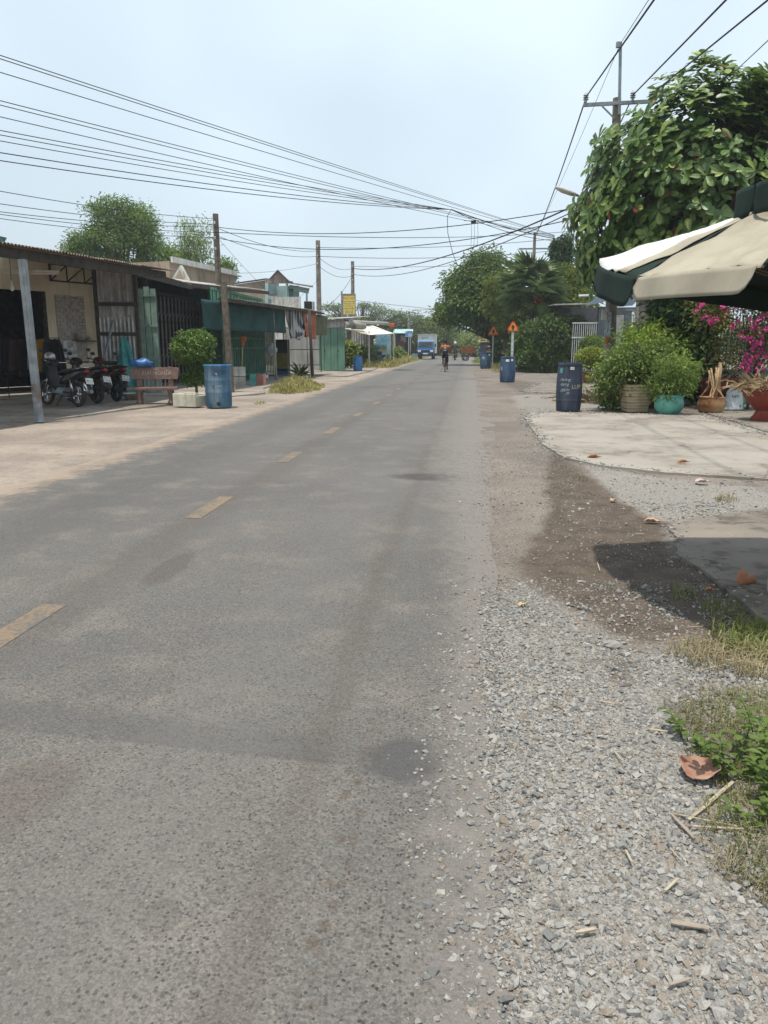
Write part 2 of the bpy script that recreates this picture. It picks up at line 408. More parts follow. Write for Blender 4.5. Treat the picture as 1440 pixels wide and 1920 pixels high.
def ground_fields(P2):
    near = (np.abs(P2[:, 0]) < 40) & (P2[:, 1] > -5) & (P2[:, 1] < 140)
    jit = 0.05 * wob(P2, 3.1, 1) + 0.025 * wob(P2, 9.0, 2)
    def soft(poly, w):
        d = np.full(len(P2), 9.0); d[near] = poly_sd(P2[near], poly); return np.clip(0.5 - (d + jit) / w, 0, 1)
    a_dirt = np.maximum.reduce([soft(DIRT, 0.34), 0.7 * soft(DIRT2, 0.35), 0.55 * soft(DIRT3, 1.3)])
    a_grav = np.maximum.reduce([soft(GRAV1, 0.3), soft(GRAV2, 0.25), 0.7 * soft(GRAV3, 0.4)]) * (1 - 0.85 * soft(DIRT, 0.2)) * (1 - 0.6 * soft(DIRT2, 0.4))
    a_grass = soft(GRASSV, 0.3)
    re = road_c(P2[:, 1]) + ROAD_H; le = road_c(P2[:, 1]) - ROAD_H
    inroad = np.minimum(re - P2[:, 0], P2[:, 0] - le)           # >0 under the road
    base_z = np.where(near, 0.008 * wob(P2, 2.0, 3) + 0.005 * wob(P2, 7.0, 4), 0)
    Z = base_z + np.where(inroad > 0.35, -0.05, np.where(inroad > -0.1, -0.05 + (0.35 - inroad) / 0.45 * 0.055, 0.006)) + 0.012 * a_grav
    rise = np.clip((-inroad - 1.2) / 3.0, 0, 1); Z += np.where((P2[:, 0] < -4) & near, 0.02 * rise, 0)
    return a_dirt, a_grav, a_grass, Z
a_dirt, a_grav, a_grass, Z = ground_fields(P2)
def ground_z(x, y): return max(float(ground_fields(np.array([[x, y]], float))[3][0]), 0.0)
Vg = np.stack([P2[:, 0], P2[:, 1], Z], 1)
I = np.arange(nx_ * ny_).reshape(nx_, ny_)
Fg = np.stack([I[:-1, :-1], I[1:, :-1], I[1:, 1:], I[:-1, 1:]], -1).reshape(-1, 4)
me = npmesh('ground', Vg, Fg)
for nm, a in (('dirt', a_dirt), ('grav', a_grav), ('grassv', a_grass)):
    at_ = me.attributes.new(nm, 'FLOAT', 'POINT'); at_.data.foreach_set('value', a.astype(np.float32))
m, n, b = material('ground_soil'); p = n.pos(); X, Y, _ = n.xyz(p)
n1 = n.noise(p, 0.55, 5, 0.6); n2 = n.noise(p, 5.0, 5, 0.65); n3 = n.noise(p, 45.0, 4, 0.7); n4 = n.noise(p, 190.0, 2)
sandc = n.mix(C(210, 195, 180, .54), C(182, 170, 158, .52), n.step(n1, 0.38, 0.62))
sandc = n.mix(sandc, C(150, 134, 118, .5), n.mul(n.step(n2, 0.5, 0.75), 0.6))
gravc = n.mix(C(198, 192, 183, .54), C(166, 160, 152, .52), n.step(n3, 0.35, 0.65))
rightc = n.mix(C(184, 172, 160, .5), C(158, 149, 139, .48), n.step(n1, 0.35, 0.65)); rightc = n.mix(rightc, C(140, 131, 122, .48), n.mul(n.step(n3, 0.5, 0.66), 0.75))
isr = n.step(X, -1.0, 0.0)
c = n.mix(sandc, rightc, isr)
grv = n.attr('grav'); c = n.mix(c, gravc, n.step(n.add(grv, n.mul(n.sub(n2, 0.5), 0.6)), 0.25, 0.75))
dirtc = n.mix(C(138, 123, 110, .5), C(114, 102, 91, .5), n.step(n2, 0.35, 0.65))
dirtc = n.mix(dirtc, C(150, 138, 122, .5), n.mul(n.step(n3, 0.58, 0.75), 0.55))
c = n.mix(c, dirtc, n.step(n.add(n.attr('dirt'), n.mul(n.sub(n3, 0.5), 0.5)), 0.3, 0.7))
c = n.mix(c, C(92, 84, 62, .5), n.mul(n.step(n.add(n.attr('grassv'), n.mul(n.sub(n2, 0.5), 0.8)), 0.3, 0.8), 0.75))
far = n.step(Y, 45.0, 75.0); away = n.mx(n.step(X, 4.5, 8.0), n.step(X, -12.0, -20.0)); away = n.mx(away, n.step(Y, 62.0, 80.0))
c = n.mix(c, n.mix(C(120, 112, 80, .5), C(95, 100, 62, .5), n1), n.mul(n.mul(far, away), 0.8))
gs = n.vor(p, 130.0); gk = n.xyz(gs['Color']); c = n.mulc(c, n.step(gk[0], 0.1, 0.9, 0.82, 1.16)); c = n.mix(c, C(118, 112, 105, .48), n.mul(n.mul(n.step(gs['Distance'], .5, .3), n.step(gk[1], .82, .86)), .7))
c = n.mulc(c, n.step(n4, 0.2, 0.8, 0.78, 1.22))
n.put(b.inputs['Base Color'], c); b.inputs['Roughness'].default_value = 0.95; b.inputs['Specular IOR Level'].default_value = 0.15
n.l.new(n.bump(n.add(n.mul(n3, 1.0), n.mul(n4, 0.5)), 0.55, 0.012), b.inputs['Normal'])
link('ground', me, m, smooth=True)['kind'] = 'structure'

# ---- road: asphalt worn down to its aggregate, dusty along both edges
m, n, b = material('asphalt'); p = n.pos(); X, Y, _ = n.xyz(p)
lat = n.sub(X, n.add(n.mul(Y, 0.0135), -2.35))            # lateral offset from the centre line
pw = n.new('ShaderNodeVectorMath', operation='ADD'); n.l.new(p, pw.inputs[0])
wv = n.new('ShaderNodeTexNoise'); n.l.new(p, wv.inputs['Vector']); wv.inputs['Scale'].default_value = 160; wv.inputs['Detail'].default_value = 2
ws = n.new('ShaderNodeVectorMath', operation='SCALE'); n.l.new(wv.outputs['Color'], ws.inputs[0]); ws.inputs['Scale'].default_value = 0.006
n.l.new(ws.outputs[0], pw.inputs[1]); pv = pw.outputs[0]
v1 = n.vor(pv, 96.0); v2 = n.vor(pv, 150.0)
n0 = n.noise(p, 0.35, 4, 0.55); n1 = n.noise(p, 2.2, 5, 0.6); n2 = n.noise(p, 9.0, 5, 0.65); n3 = n.noise(p, 320.0, 2)
ce = n.xyz(v1['Color'])
pick = n.step(n.add(ce[0], n.mul(n.sub(n2, 0.5), 0.9)), 0.5, 0.58)                             # which cells are a bare stone
stone = n.mul(n.step(v1['Distance'], 0.62, 0.42), pick)
bind = n.mix(C(142, 138, 133, .5), C(130, 127, 123, .5), n.step(n0, 0.35, 0.65))
bind = n.mix(bind, C(160, 153, 145, .5), n.step(n1, 0.45, 0.75))
stc = n.mix(C(114, 111, 107, .5), C(156, 149, 141, .5), n.step(ce[1], 0.3, 0.95))
stc = n.mix(stc, C(88, 86, 85, .5), n.step(ce[2], 0.86, 0.88))
# coarse, paler old surface below a skewed repair seam; smoother patch above it
s0, s1 = G(0, 1378), G(640, 1442); sl = (s1.y - s0.y) / (s1.x - s0.x)
sd_ = n.sub(n.sub(Y, s0.y), n.mul(n.sub(X, s0.x), sl))
sd_ = n.add(sd_, n.mul(n.sub(n2, 0.5), 0.05))
left = n.step(X, -0.30, -0.48)
old = n.mul(n.step(sd_, 0.012, -0.012), left)
near_ = n.step(Y, 9.0, 2.0)
c = n.mix(bind, stc, n.mul(stone, n.add(0.35, n.mul(near_, 0.65))))
fine = n.step(n.xyz(v2['Color'])[0], 0.2, 0.9, 0.82, 1.2); c = n.mulc(c, fine)
c = n.mix(c, n.mulc(c, (1.1, 1.09, 1.07)), old)
band = n.mul(n.mul(n.step(sd_, 0.0, 0.015), n.step(sd_, 0.30, 0.12)), n.step(X, -0.28, -0.5))
c = n.mix(c, C(112, 110, 108, .5), n.mul(band, n.step(n1, 0.3, 0.65, 0.1, 0.6)))
def blob(u, v, rx, ry):
    q = G(u, v); dx = n.mul(n.sub(X, q.x), 1 / rx); dy = n.mul(n.sub(Y, q.y), 1 / ry)
    d = n.m('SQRT', n.add(n.mul(dx, dx), n.mul(dy, dy))); return n.step(n.add(d, n.mul(n.sub(n2, 0.5), 0.5)), 1.05, 0.65)
c = n.mix(c, C(104, 103, 102, .5), n.mul(blob(758, 1428, 0.17, 0.18), 0.75))
c = n.mix(c, C(82, 79, 76, .5), n.mul(blob(835, 897, 0.75, 0.3), 0.7))
c = n.mix(c, C(96, 84, 76, .5), n.mul(blob(318, 1072, 0.12, 0.45), 0.35))
c = n.mix(c, C(92, 86, 80, .5), n.mul(blob(300, 1732, 0.06, 0.09), 0.3))
c = n.mix(c, C(112, 96, 84, .5), n.mul(blob(40, 1500, 0.18, 0.3), 0.3))
c = n.mix(c, C(45, 45, 46, .5), n.mul(blob(752, 694, 0.9, 2.2), 0.85))
# tyre lines, brown drip line
wy = n.add(lat, n.mul(n.sub(n0, 0.5), 0.35))
def track(x0, w, amt, cc, cur):
    d = n.m('ABSOLUTE', n.sub(wy, x0)); return n.mix(cur, cc, n.mul(n.step(d, w, w * 0.2), n.mul(amt, n.step(n1, 0.3, 0.6, 0.5, 1.0))))
c = track(1.8, 0.10, 0.28, C(112, 99, 88, .5), c)
c = track(0.05, 0.30, 0.35, C(112, 102, 95, .5), c)
c = track(1.35, 0.40, 0.30, C(150, 147, 143, .5), c); c = track(-1.2, 0.5, 0.35, C(105, 106, 106, .5), c)
drip = n.mul(n.step(n.vor(n.scale(pv, (22, 15, 1)), 1.0)['Distance'], 0.5, 0.25), n.step(n.m('ABSOLUTE', n.sub(n.add(lat, n.mul(n.sub(n1, 0.5), 0.08)), 2.0)), 0.07, 0.02))
c = n.mix(c, C(116, 98, 80, .5), n.mul(n.mul(drip, n.step(Y, 3.2, 2.4)), 0.45))
# dust creeping in from the edges
er = n.sub(ROAD_H, lat); el = n.add(ROAD_H, lat)
wide = n.step(Y, 4.0, 12.0, 0.34, 0.95)
dr = n.step(n.add(n.m('DIVIDE', er, wide), n.mul(n.sub(n2, 0.5), 0.9)), 1.0, 0.05)
dl = n.step(n.add(n.m('DIVIDE', el, 0.5), n.add(n.mul(n.sub(n1, 0.5), 2.2), n.mul(n.sub(n2, 0.5), 1.2))), 1.0, 0.0)
dustr = n.mix(C(184, 175, 166, .5), C(158, 151, 144, .5), n2)
c = n.mix(c, dustr, n.mul(dr, 0.85)); c = n.mix(c, C(204, 184, 164, .52), n.mul(dl, 0.95))
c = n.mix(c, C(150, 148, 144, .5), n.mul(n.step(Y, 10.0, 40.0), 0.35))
# pale crumbs and sand specks
sp = n.vor(p, 22.0); c = n.mix(c, C(205, 198, 188, .5), n.mul(n.mul(n.step(sp['Distance'], 0.10, 0.05), n.step(n.xyz(sp['Color'])[0], 0.8, 0.85)), 0.7))
c = n.mulc(c, n.step(n3, 0.2, 0.8, 0.85, 1.15))
n.put(b.inputs['Base Color'], c); n.put(b.inputs['Roughness'], n.step(n1, 0.3, 0.7, 0.72, 0.88)); b.inputs['Specular IOR Level'].default_value = 0.3
h = n.add(n.mul(n.step(v1['Distance'], 0.7, 0.3), 0.8), n.mul(n3, 0.4))
n.l.new(n.bump(h, 0.45, 0.006), b.inputs['Normal'])
ROADM = m
yy = np.concatenate([np.arange(-20, 30, 0.25), np.arange(30, 262, 3)]); V = []
for y in yy:
    p2 = np.array([[0.0, y]]); e1 = 0.05 * wob(p2, 1.3, 7)[0]; e2 = 0.05 * wob(p2, 1.1, 9)[0]
    flare = 0.35 * max(0, min(1, (y - 6) / 10))
    for t in np.linspace(0, 1, 9):
        x0 = road_c(y) - ROAD_H - 0.05 + e1; x1 = road_c(y) + ROAD_H + 0.05 + e2 + flare
        V.append((x0 + (x1 - x0) * t, y, 0.004 + 0.02 * math.sin(math.pi * t)))
F = [(i * 9 + k, i * 9 + k + 1, (i + 1) * 9 + k + 1, (i + 1) * 9 + k) for i in range(len(yy) - 1) for k in range(8)]
road = link('road', npmesh('road', V, F), ROADM, smooth=True); road['kind'] = 'structure'
def road_z(x, y):
    t = (x - (road_c(y) - ROAD_H - 0.05)) / (2 * ROAD_H + 0.1 + 0.35 * max(0, min(1, (y - 6) / 10))); return 0.004 + 0.02 * math.sin(math.pi * max(0, min(1, t)))
# ---- worn ochre centre dashes, each its own piece
m, n, b = material('road_paint'); p = n.pos()
w = n.noise(p, 30.0, 6, 0.7); w2 = n.noise(p, 3.0, 3)
c = n.mix(C(182, 153, 119, .5), C(162, 142, 118, .48), w2); c = n.mix(c, C(130, 126, 120, .5), n.step(n.add(w, n.mul(n.sub(w2, 0.5), 0.5)), 0.44, 0.6))
n.put(b.inputs['Base Color'], c); b.inputs['Roughness'].default_value = 0.8
PAINT = m; k = 0; y = -0.2
while y < 92:
    xc = road_c(y) - 0.01; mb = MB(); rr = random.Random(int(y * 10)); L = 0.98
    def fn(a, q, y=y, xc=xc):
        yy_ = y + L * q; x = xc - 0.075 + 0.15 * a + 0.0135 * L * q; 
        x += 0.003 * math.sin(q * 37 + y) * (abs(a - 0.5) * 2); return (x, yy_, road_z(x, yy_) + 0.0025)
    mb.grid(fn, 3, 12); mb.build('lane_dash', PAINT, road); y += 3.27; k += 1

# ---- loose crushed stone on the shoulder (nobody could count it)
rng = np.random.default_rng(5)
def scatter(n_, x0, x1, y0, y1): return np.stack([rng.uniform(x0, x1, n_), rng.uniform(y0, y1, n_)], 1)
PS = np.concatenate([scatter(105000, -0.15, 1.7, 1.15, 4.9), scatter(14000, -0.2, 2.6, 4.2, 7.5), scatter(22000, 0.1, 5.5, 7.0, 19.0), scatter(26000, -0.35, 1.6, 1.15, 12.0)])
fines = np.arange(len(PS)) >= len(PS) - 26000
def mask_at(P_, poly, w): return np.clip(0.5 - (poly_sd(P_, poly) + 0.05 * wob(P_, 3.1, 1) + 0.03 * wob(P_, 11, 5)) / w, 0, 1)
prob = np.maximum.reduce([mask_at(PS, GRAV1, 0.34), mask_at(PS, GRAV2, 0.25) * 0.9, mask_at(PS, GRAV3, 0.4) * 0.7])
dr_ = mask_at(PS, DIRT, 0.2); prob *= (1 - 0.9 * dr_); prob *= (1 - 0.65 * mask_at(PS, DIRT2, 0.35))
rd = PS[:, 0] - (road_c(PS[:, 1]) + ROAD_H)
prob = np.maximum(prob, 0.10 * (rd > -0.35) * (PS[:, 0] < 1.3) * (PS[:, 1] < 12) + 0.05 * dr_)
prob *= np.where(rd < -0.05, 0.35, 1) * np.clip(0.85 + 0.6 * wob(PS, 2.3, 11), 0.3, 1)
prob = np.where(fines, np.clip(0.75 * np.clip((rd + 0.45) / 0.5, 0, 1) * (1 - 0.5 * dr_), 0, 1) * np.clip(0.6 + 0.8 * wob(PS, 3.7, 21), 0.1, 1), prob)
keep = rng.uniform(size=len(PS)) < prob; PS = PS[keep]; fines = fines[keep]
N = len(PS); sz = rng.gamma(3.2, 0.0017, N) * np.where(PS[:, 1] > 7, 1.5, 1.0); sz = np.clip(sz, 0.0022, 0.019); sz = np.where(fines, rng.uniform(0.0016, 0.0052, N) * (1 + 0.12 * np.maximum(PS[:, 1] - 3, 0)), sz)
cube = np.array([(-1, -1, -1), (1, -1, -1), (1, 1, -1), (-1, 1, -1), (-1, -1, 1), (1, -1, 1), (1, 1, 1), (-1, 1, 1)], float) * 0.62
cube = np.concatenate([cube, np.array([(0, 0, 1.0), (0, 0, -1.0)])])
tris = np.array([(0, 1, 5), (0, 5, 4), (1, 2, 6), (1, 6, 5), (2, 3, 7), (2, 7, 6), (3, 0, 4), (3, 4, 7), (4, 5, 8), (5, 6, 8), (6, 7, 8), (7, 4, 8), (1, 0, 9), (2, 1, 9), (3, 2, 9), (0, 3, 9)])
q = rng.normal(size=(N, 4)); q /= np.linalg.norm(q, axis=1, keepdims=True); w_, x_, y_, z_ = q.T
Rm = np.stack([1 - 2 * (y_**2 + z_**2), 2 * (x_ * y_ - z_ * w_), 2 * (x_ * z_ + y_ * w_), 2 * (x_ * y_ + z_ * w_), 1 - 2 * (x_**2 + z_**2), 2 * (y_ * z_ - x_ * w_), 2 * (x_ * z_ - y_ * w_), 2 * (y_ * z_ + x_ * w_), 1 - 2 * (x_**2 + y_**2)], 1).reshape(N, 3, 3)
sh = cube[None] * (1 + rng.uniform(-0.42, 0.42, (N, 10, 3))) * (np.array([1.25, 0.95, 0.7]) * rng.uniform(0.7, 1.3, (N, 3)))[:, None, :]
Vs = np.einsum('nij,nkj->nki', Rm, sh) * sz[:, None, None]
Vs[:, :, 2] *= 0.8
Vs += np.stack([PS[:, 0], PS[:, 1], np.maximum(ground_fields(PS)[3], 0.006) + sz * rng.uniform(-0.25, 0.45, N)], 1)[:, None, :]
Fs = (np.arange(N)[:, None, None] * 10 + tris[None]).reshape(-1, 3)
m, n, b = material('crushed_stone'); r = n.island(); p = n.pos()
c = n.mix(C(174, 173, 169, .57), C(204, 200, 193, .57), n.step(r, 0, 1)); c = n.mix(c, C(150, 150, 149, .54), n.step(n.m('FRACT', n.mul(r, 17.7)), 0.76, 0.84))
c = n.mix(c, C(184, 168, 150, .5), n.mul(n.step(n.m('FRACT', n.mul(r, 91.3)), 0.8, 0.85), 0.8))
c = n.mulc(c, n.step(n.noise(p, 240, 3), 0.25, 0.75, 0.8, 1.15))
n.put(b.inputs['Base Color'], c); b.inputs['Roughness'].default_value = 0.9; b.inputs['Specular IOR Level'].default_value = 0.2
tag(link('gravel', npmesh('gravel', Vs.reshape(-1, 3), Fs), m), 'loose grey crushed stone spread along the right shoulder of the road', 'gravel', kind='stuff')

# ---- concrete slabs of the right-hand forecourt and the left-hand forecourt
def concrete(name, c1, c2, dirt, amt):
    m, n, b = material(name); p = n.pos(); f0 = n.noise(p, .8, 5, .6); f1 = n.noise(p, 4.5, 6, .7); f2 = n.noise(p, 60, 4, .7); f3 = n.noise(p, 260, 2)
    c = n.mix(c1, c2, n.step(f0, .35, .65)); c = n.mix(c, dirt, n.mul(n.step(n.add(f1, n.mul(n.sub(f0, .5), .8)), .5, .68), amt)); c = n.mix(c, dirt, n.mul(n.step(f2, .6, .72), .5))
    wv_ = n.new('ShaderNodeTexNoise'); n.l.new(p, wv_.inputs['Vector']); wv_.inputs['Scale'].default_value = 2.5; wv_.inputs['Detail'].default_value = 5
    ad = n.new('ShaderNodeVectorMath', operation='MULTIPLY_ADD'); n.l.new(wv_.outputs['Color'], ad.inputs[0]); ad.inputs[1].default_value = (.5, .5, .5); n.l.new(p, ad.inputs[2])
    cr_ = n.vor(ad.outputs[0], .55, 'DISTANCE_TO_EDGE')['Distance']; crk = n.mul(n.step(cr_, .012, .004), n.step(f0, .45, .55)); c = n.mix(c, tuple(q * .45 for q in dirt), n.mul(crk, .5))
    sp = n.vor(p, 30.0); c = n.mix(c, tuple(q * .5 for q in dirt), n.mul(n.step(sp['Distance'], .16, .08), n.step(n.xyz(sp['Color'])[0], .86, .9)))
    c = n.mulc(c, n.step(f3, .2, .8, .88, 1.12)); n.put(b.inputs['Base Color'], c); b.inputs['Roughness'].default_value = .92; b.inputs['Specular IOR Level'].default_value = .2
    n.l.new(n.bump(n.add(n.mul(f2, .7), n.add(n.mul(f3, .4), n.mul(crk, -1.0))), .4, .01), b.inputs['Normal']); return m
CONC = concrete('old_concrete', C(206, 198, 186, .54), C(188, 179, 167, .52), C(158, 147, 134, .5), .55)
CONC2 = concrete('stained_concrete', C(188, 177, 164, .5), C(160, 150, 139, .5), C(122, 111, 101, .5), .75)
def rough_poly(pts, amp=0.03, ds=0.12, seed=1):
    rr = random.Random(seed); out = []
    for i in range(len(pts)):
        a, b_ = Vector(pts[i]), Vector(pts[(i + 1) % len(pts)]); n_ = max(1, int((b_ - a).length / ds))
        for k in range(n_):
            q = a + (b_ - a) * k / n_; out.append((q.x + rr.uniform(-amp, amp), q.y + rr.uniform(-amp, amp)))
    return out
apron = bpy.data.objects.new('concrete_forecourt', None); col.objects.link(apron); apron['kind'] = 'structure'
SLABS = []
def slab_piece(pts, z1, mat, amp=0.02, ds=0.1, seed=1, parent=apron):
    SLABS.append(([(p[0], p[1]) for p in pts], z1))
    MB().prism(rough_poly(pts, amp, ds, seed), -0.06, z1).build('slab', mat, parent)
slab_piece(px((984, 789), (992, 776), (1150, 777), (1240, 779), (1318, 779), (1440, 816), (1600, 862), (1640, 925), (1440, 903), (1250, 891), (1120, 876), (1058, 862), (1018, 836), (1004, 815)), 0.034, CONC, seed=3)
slab_piece(px((1326, 777), (1445, 772), (1700, 780), (1760, 860), (1610, 860), (1446, 814)), 0.026, CONC2, seed=4)
slab_piece(px((1252, 992), (1300, 975), (1440, 963), (1660, 965), (1660, 1120), (1440, 1178), (1395, 1140), (1335, 1090), (1300, 1066), (1268, 1048), (1270, 1020)), 0.03, CONC2, amp=0.015, ds=0.06, seed=5)
slab_piece(px((975, 735), (1010, 718), (1180, 716), (1320, 722), (1500, 735), (1500, 768), (1320, 768), (1165, 744), (1020, 738)), 0.022, CONC2, amp=0.03, ds=0.3, seed=6)
LOTC = concrete('forecourt_concrete', C(206, 195, 182, .54), C(182, 171, 158, .52), C(148, 136, 124, .5), .65)
lot = bpy.data.objects.new('shop_forecourt', None); col.objects.link(lot); lot['kind'] = 'structure'
slab_piece([(-9.6, 9.0), (-8.55, 11.0), (-8.15, 13.6), (-7.55, 17.0), (-6.9, 19.6), (-6.6, 21.8), (-15, 21.8), (-20, 9)], 0.055, LOTC, amp=0.035, ds=0.25, seed=8, parent=lot)
slab_piece([(-6.55, 21.85), (-5.9, 23.5), (-6.6, 26), (-6.9, 30), (-7.0, 37), (-13, 37), (-14, 21.85)], 0.045, LOTC, amp=0.03, ds=0.3, seed=9, parent=lot)
slab_piece([(-5.2, 36.5), (-4.95, 42), (-5.1, 50), (-6.6, 50.5), (-9.5, 50), (-9, 37.2), (-6.5, 37.2)], 0.05, LOTC, amp=0.04, ds=0.4, seed=10, parent=lot)

# ---- grit and crumbs swept over the slab edges
rng = np.random.default_rng(15); gp_, gz_, gs_ = [], [], []
for poly, z1 in SLABS[:4]:
    q = np.array(poly); e = np.roll(q, -1, 0) - q; L = np.linalg.norm(e, axis=1); n_ = (L * 130).astype(int)
    for i in range(len(q)):
        if q[i][0] > 6 or n_[i] < 2: continue
        t = rng.uniform(size=n_[i]); nn = np.array([-e[i][1], e[i][0]]) / L[i]; p = q[i] + e[i] * t[:, None] + nn * (rng.normal(0, .16, n_[i]) * rng.uniform(.3, 1.6))[:, None]
        ins = poly_sd(p, poly) < -.01; gp_.append(p); gz_.append(np.where(ins, z1, np.maximum(ground_fields(p)[3], 0))); gs_.append(rng.gamma(2.0, .0022, n_[i]) * (1 + .1 * np.maximum(p[:, 1] - 4, 0)))
PS = np.concatenate(gp_); zz = np.concatenate(gz_); sz = np.clip(np.concatenate(gs_), .0015, .02); N = len(PS)
sh = cube[None] * (1 + rng.uniform(-0.42, 0.42, (N, 10, 3))) * (np.array([1.25, 0.95, 0.7]) * rng.uniform(0.7, 1.3, (N, 3)))[:, None, :]
a = rng.uniform(0, 6.28, N); ca, sa = np.cos(a)[:, None], np.sin(a)[:, None]
Vs = np.stack([sh[:, :, 0] * ca - sh[:, :, 1] * sa, sh[:, :, 0] * sa + sh[:, :, 1] * ca, sh[:, :, 2]], -1) * sz[:, None, None] + np.stack([PS[:, 0], PS[:, 1], zz + sz * .2], 1)[:, None, :]
tag(link('grit', npmesh('grit', Vs.reshape(-1, 3), (np.arange(N)[:, None, None] * 10 + tris[None]).reshape(-1, 3)), bpy.data.materials['crushed_stone']), 'loose grit swept along the edges of the right-hand concrete slabs', 'gravel', kind='stuff')
_lin = lin
def C(r, g, b, k=0.53):                   # painted and built surfaces stand upright: photo colour over the weaker light they get
    return tuple(min(0.82, _lin(c) * k * 1.7) for c in (r, g, b))
# ================================================================== MATERIALS FOR BUILDINGS
RUST = pm('rusty_sheet', C(140, 122, 108, .45), C(104, 86, 74, .45), scale=2.5, rough=0.75, bump=0.1, stain=C(186, 176, 164, .5), stain_amt=0.5, stain_scale=1.2)
ZINC = pm('zinc_sheet', C(196, 194, 186, .5), C(160, 156, 148, .5), scale=2.0, rough=0.5, metal=0.0, stain=C(132, 104, 82, .5), stain_amt=0.35, stain_scale=1.4, spec=0.5)
DKZINC = pm('weathered_grey_sheet', C(184, 182, 180, .6), C(150, 147, 143, .6), scale=3.0, rough=0.6, stain=C(120, 104, 94, .5), stain_amt=0.2, streak=True)
WOOD_DK = pm('dark_timber', C(88, 80, 73, .42), C(62, 57, 53, .42), scale=6, rough=0.85, bump=0.2)
WOOD_GR = pm('grey_weathered_timber', C(128, 116, 104, .5), C(96, 86, 78, .5), scale=8, rough=0.9, bump=0.3, stain=C(80, 70, 62, .5), streak=True)
STEEL_GR = pm('grey_painted_steel', C(150, 158, 164, .5), C(124, 132, 138, .5), scale=5, rough=0.5, stain=C(112, 84, 66, .5), stain_amt=0.15)
STEEL_DK = pm('dark_steel', C(58, 58, 58, .5), C(44, 42, 42, .5), scale=10, rough=0.55, metal=0.3)
CREAM = pm('cream_plaster', C(214, 200, 176, .72), C(194, 180, 158, .72), scale=0.9, rough=0.9, stain=C(160, 146, 122, .9), stain_amt=0.4, streak=True, bump=0.15)
CEMENT = pm('bare_cement', C(160, 154, 146, .7), C(132, 126, 118, .7), scale=1.5, rough=0.95, bump=0.3, stain=C(96, 90, 84, .55), stain_amt=0.4)
BRICK = pm('grey_mortared_brick', C(170, 162, 154, .8), C(140, 132, 124, .8), scale=7, rough=0.95, bump=0.4)
BEIGE = pm('beige_plaster', C(176, 158, 138, .5), C(152, 136, 120, .5), scale=0.8, rough=0.9, stain=C(110, 100, 90, .5), stain_amt=0.4, streak=True)
WHITEP = pm('stained_white_paint', C(224, 224, 218, .5), C(200, 198, 190, .5), scale=1.2, rough=0.8, stain=C(120, 114, 104, .5), stain_amt=0.45, streak=True)
BLACK = pm('black_plastic', (0.012, 0.012, 0.013), (0.02, 0.02, 0.02), rough=0.45)
RUBBER = pm('tyre_rubber', (0.022, 0.021, 0.02), (0.05, 0.046, 0.042), scale=9, rough=0.85)
CHROME = pm('chrome', (0.6, 0.6, 0.62), (0.5, 0.5, 0.5), rough=0.2, metal=1.0)
PALE_GREEN = pm('pale_green_planks', C(150, 176, 160, .5), C(118, 148, 134, .5), scale=3, rough=0.8, stain=C(180, 176, 164, .5), stain_amt=0.3, streak=True)
GREEN_P = pm('green_painted_metal', C(96, 158, 128, .5), C(70, 126, 102, .5), scale=3, rough=0.6, stain=C(60, 70, 60, .5), stain_amt=0.3, streak=True)
TEAL = pm('turquoise_paint', C(96, 166, 160, .5), C(74, 138, 132, .5), scale=4, rough=0.6)
KGREEN = pm('kiosk_green_paint', C(112, 156, 136, .5), C(98, 140, 122, .5), scale=1.5, rough=0.55, stain=C(84, 112, 98, .5), stain_amt=0.3, streak=True)
INK = pm('black_ink', (0.015, 0.015, 0.016), rough=0.6)
PAPER = pm('white_board', C(226, 226, 222, .55), C(206, 206, 202, .55), rough=0.7)
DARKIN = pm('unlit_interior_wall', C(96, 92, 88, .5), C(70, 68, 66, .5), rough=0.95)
def sheets(root, name, p00, p10, p01, p11, n, mat, amp=0.014, pitch=0.09, lift=0.004, seed=1, nv=1):
    """a row of overlapping corrugated sheets, one piece each"""
    rr = random.Random(seed); p00, p10, p01, p11 = map(Vector, (p00, p10, p01, p11))
    for i in range(n):
        a, b_ = max(0, i / n - 0.012), (i + 1) / n; d = Vector((0, 0, lift * (i % 2) + rr.uniform(0, 0.012)))
        e = rr.uniform(-0.06, 0.06); ex = (p00 - p01).normalized() * e
        MB().corr(p00.lerp(p10, a) + d + ex, p00.lerp(p10, b_) + d + ex, p01.lerp(p11, a) + d, p01.lerp(p11, b_) + d, pitch, amp, 6, nv).build(name, mat, root, smooth=True, w=True)

# ================================================================== LEFT 1: open tailor's shed
BZ = Vector((-8.4, 16.0, 0.05))
shed = thing('open_shed', 'open-fronted shed with rusty corrugated roof and cream back wall, parked motorbikes inside', 'shed', BZ)
eA, eB = Vector((-8.75, 7.5, 3.12)), Vector((-8.15, 21.6, 3.5))        # front eave
rA, rB = Vector((-15.6, 9.5, 3.75)), Vector((-12.4, 25.4, 4.15))      # back of the roof
sheets(shed, 'roof_sheet', eA + Vector((0.25, 0, 0)), eB + Vector((0.25, 0.15, 0)), rA, rB, 15, RUST, amp=0.02, pitch=0.11, seed=3)
MB().bar(eA + Vector((0, 0, -0.12)), eB + Vector((0, 0, -0.12)), 0.05, 0.2).build('fascia_board', WOOD_DK, shed, w=True)
for t in (0.2, 0.42, 0.62, 0.8):
    MB().bar(eA.lerp(rA, t) + Vector((0, 0, -0.07)), eB.lerp(rB, t) + Vector((0, 0, -0.07)), 0.05, 0.08).build('purlin', WOOD_DK, shed, w=True)
pb = G(72, 791, 0.05); pt = Vector((pb.x - 0.02, pb.y - 0.02, 3.03))
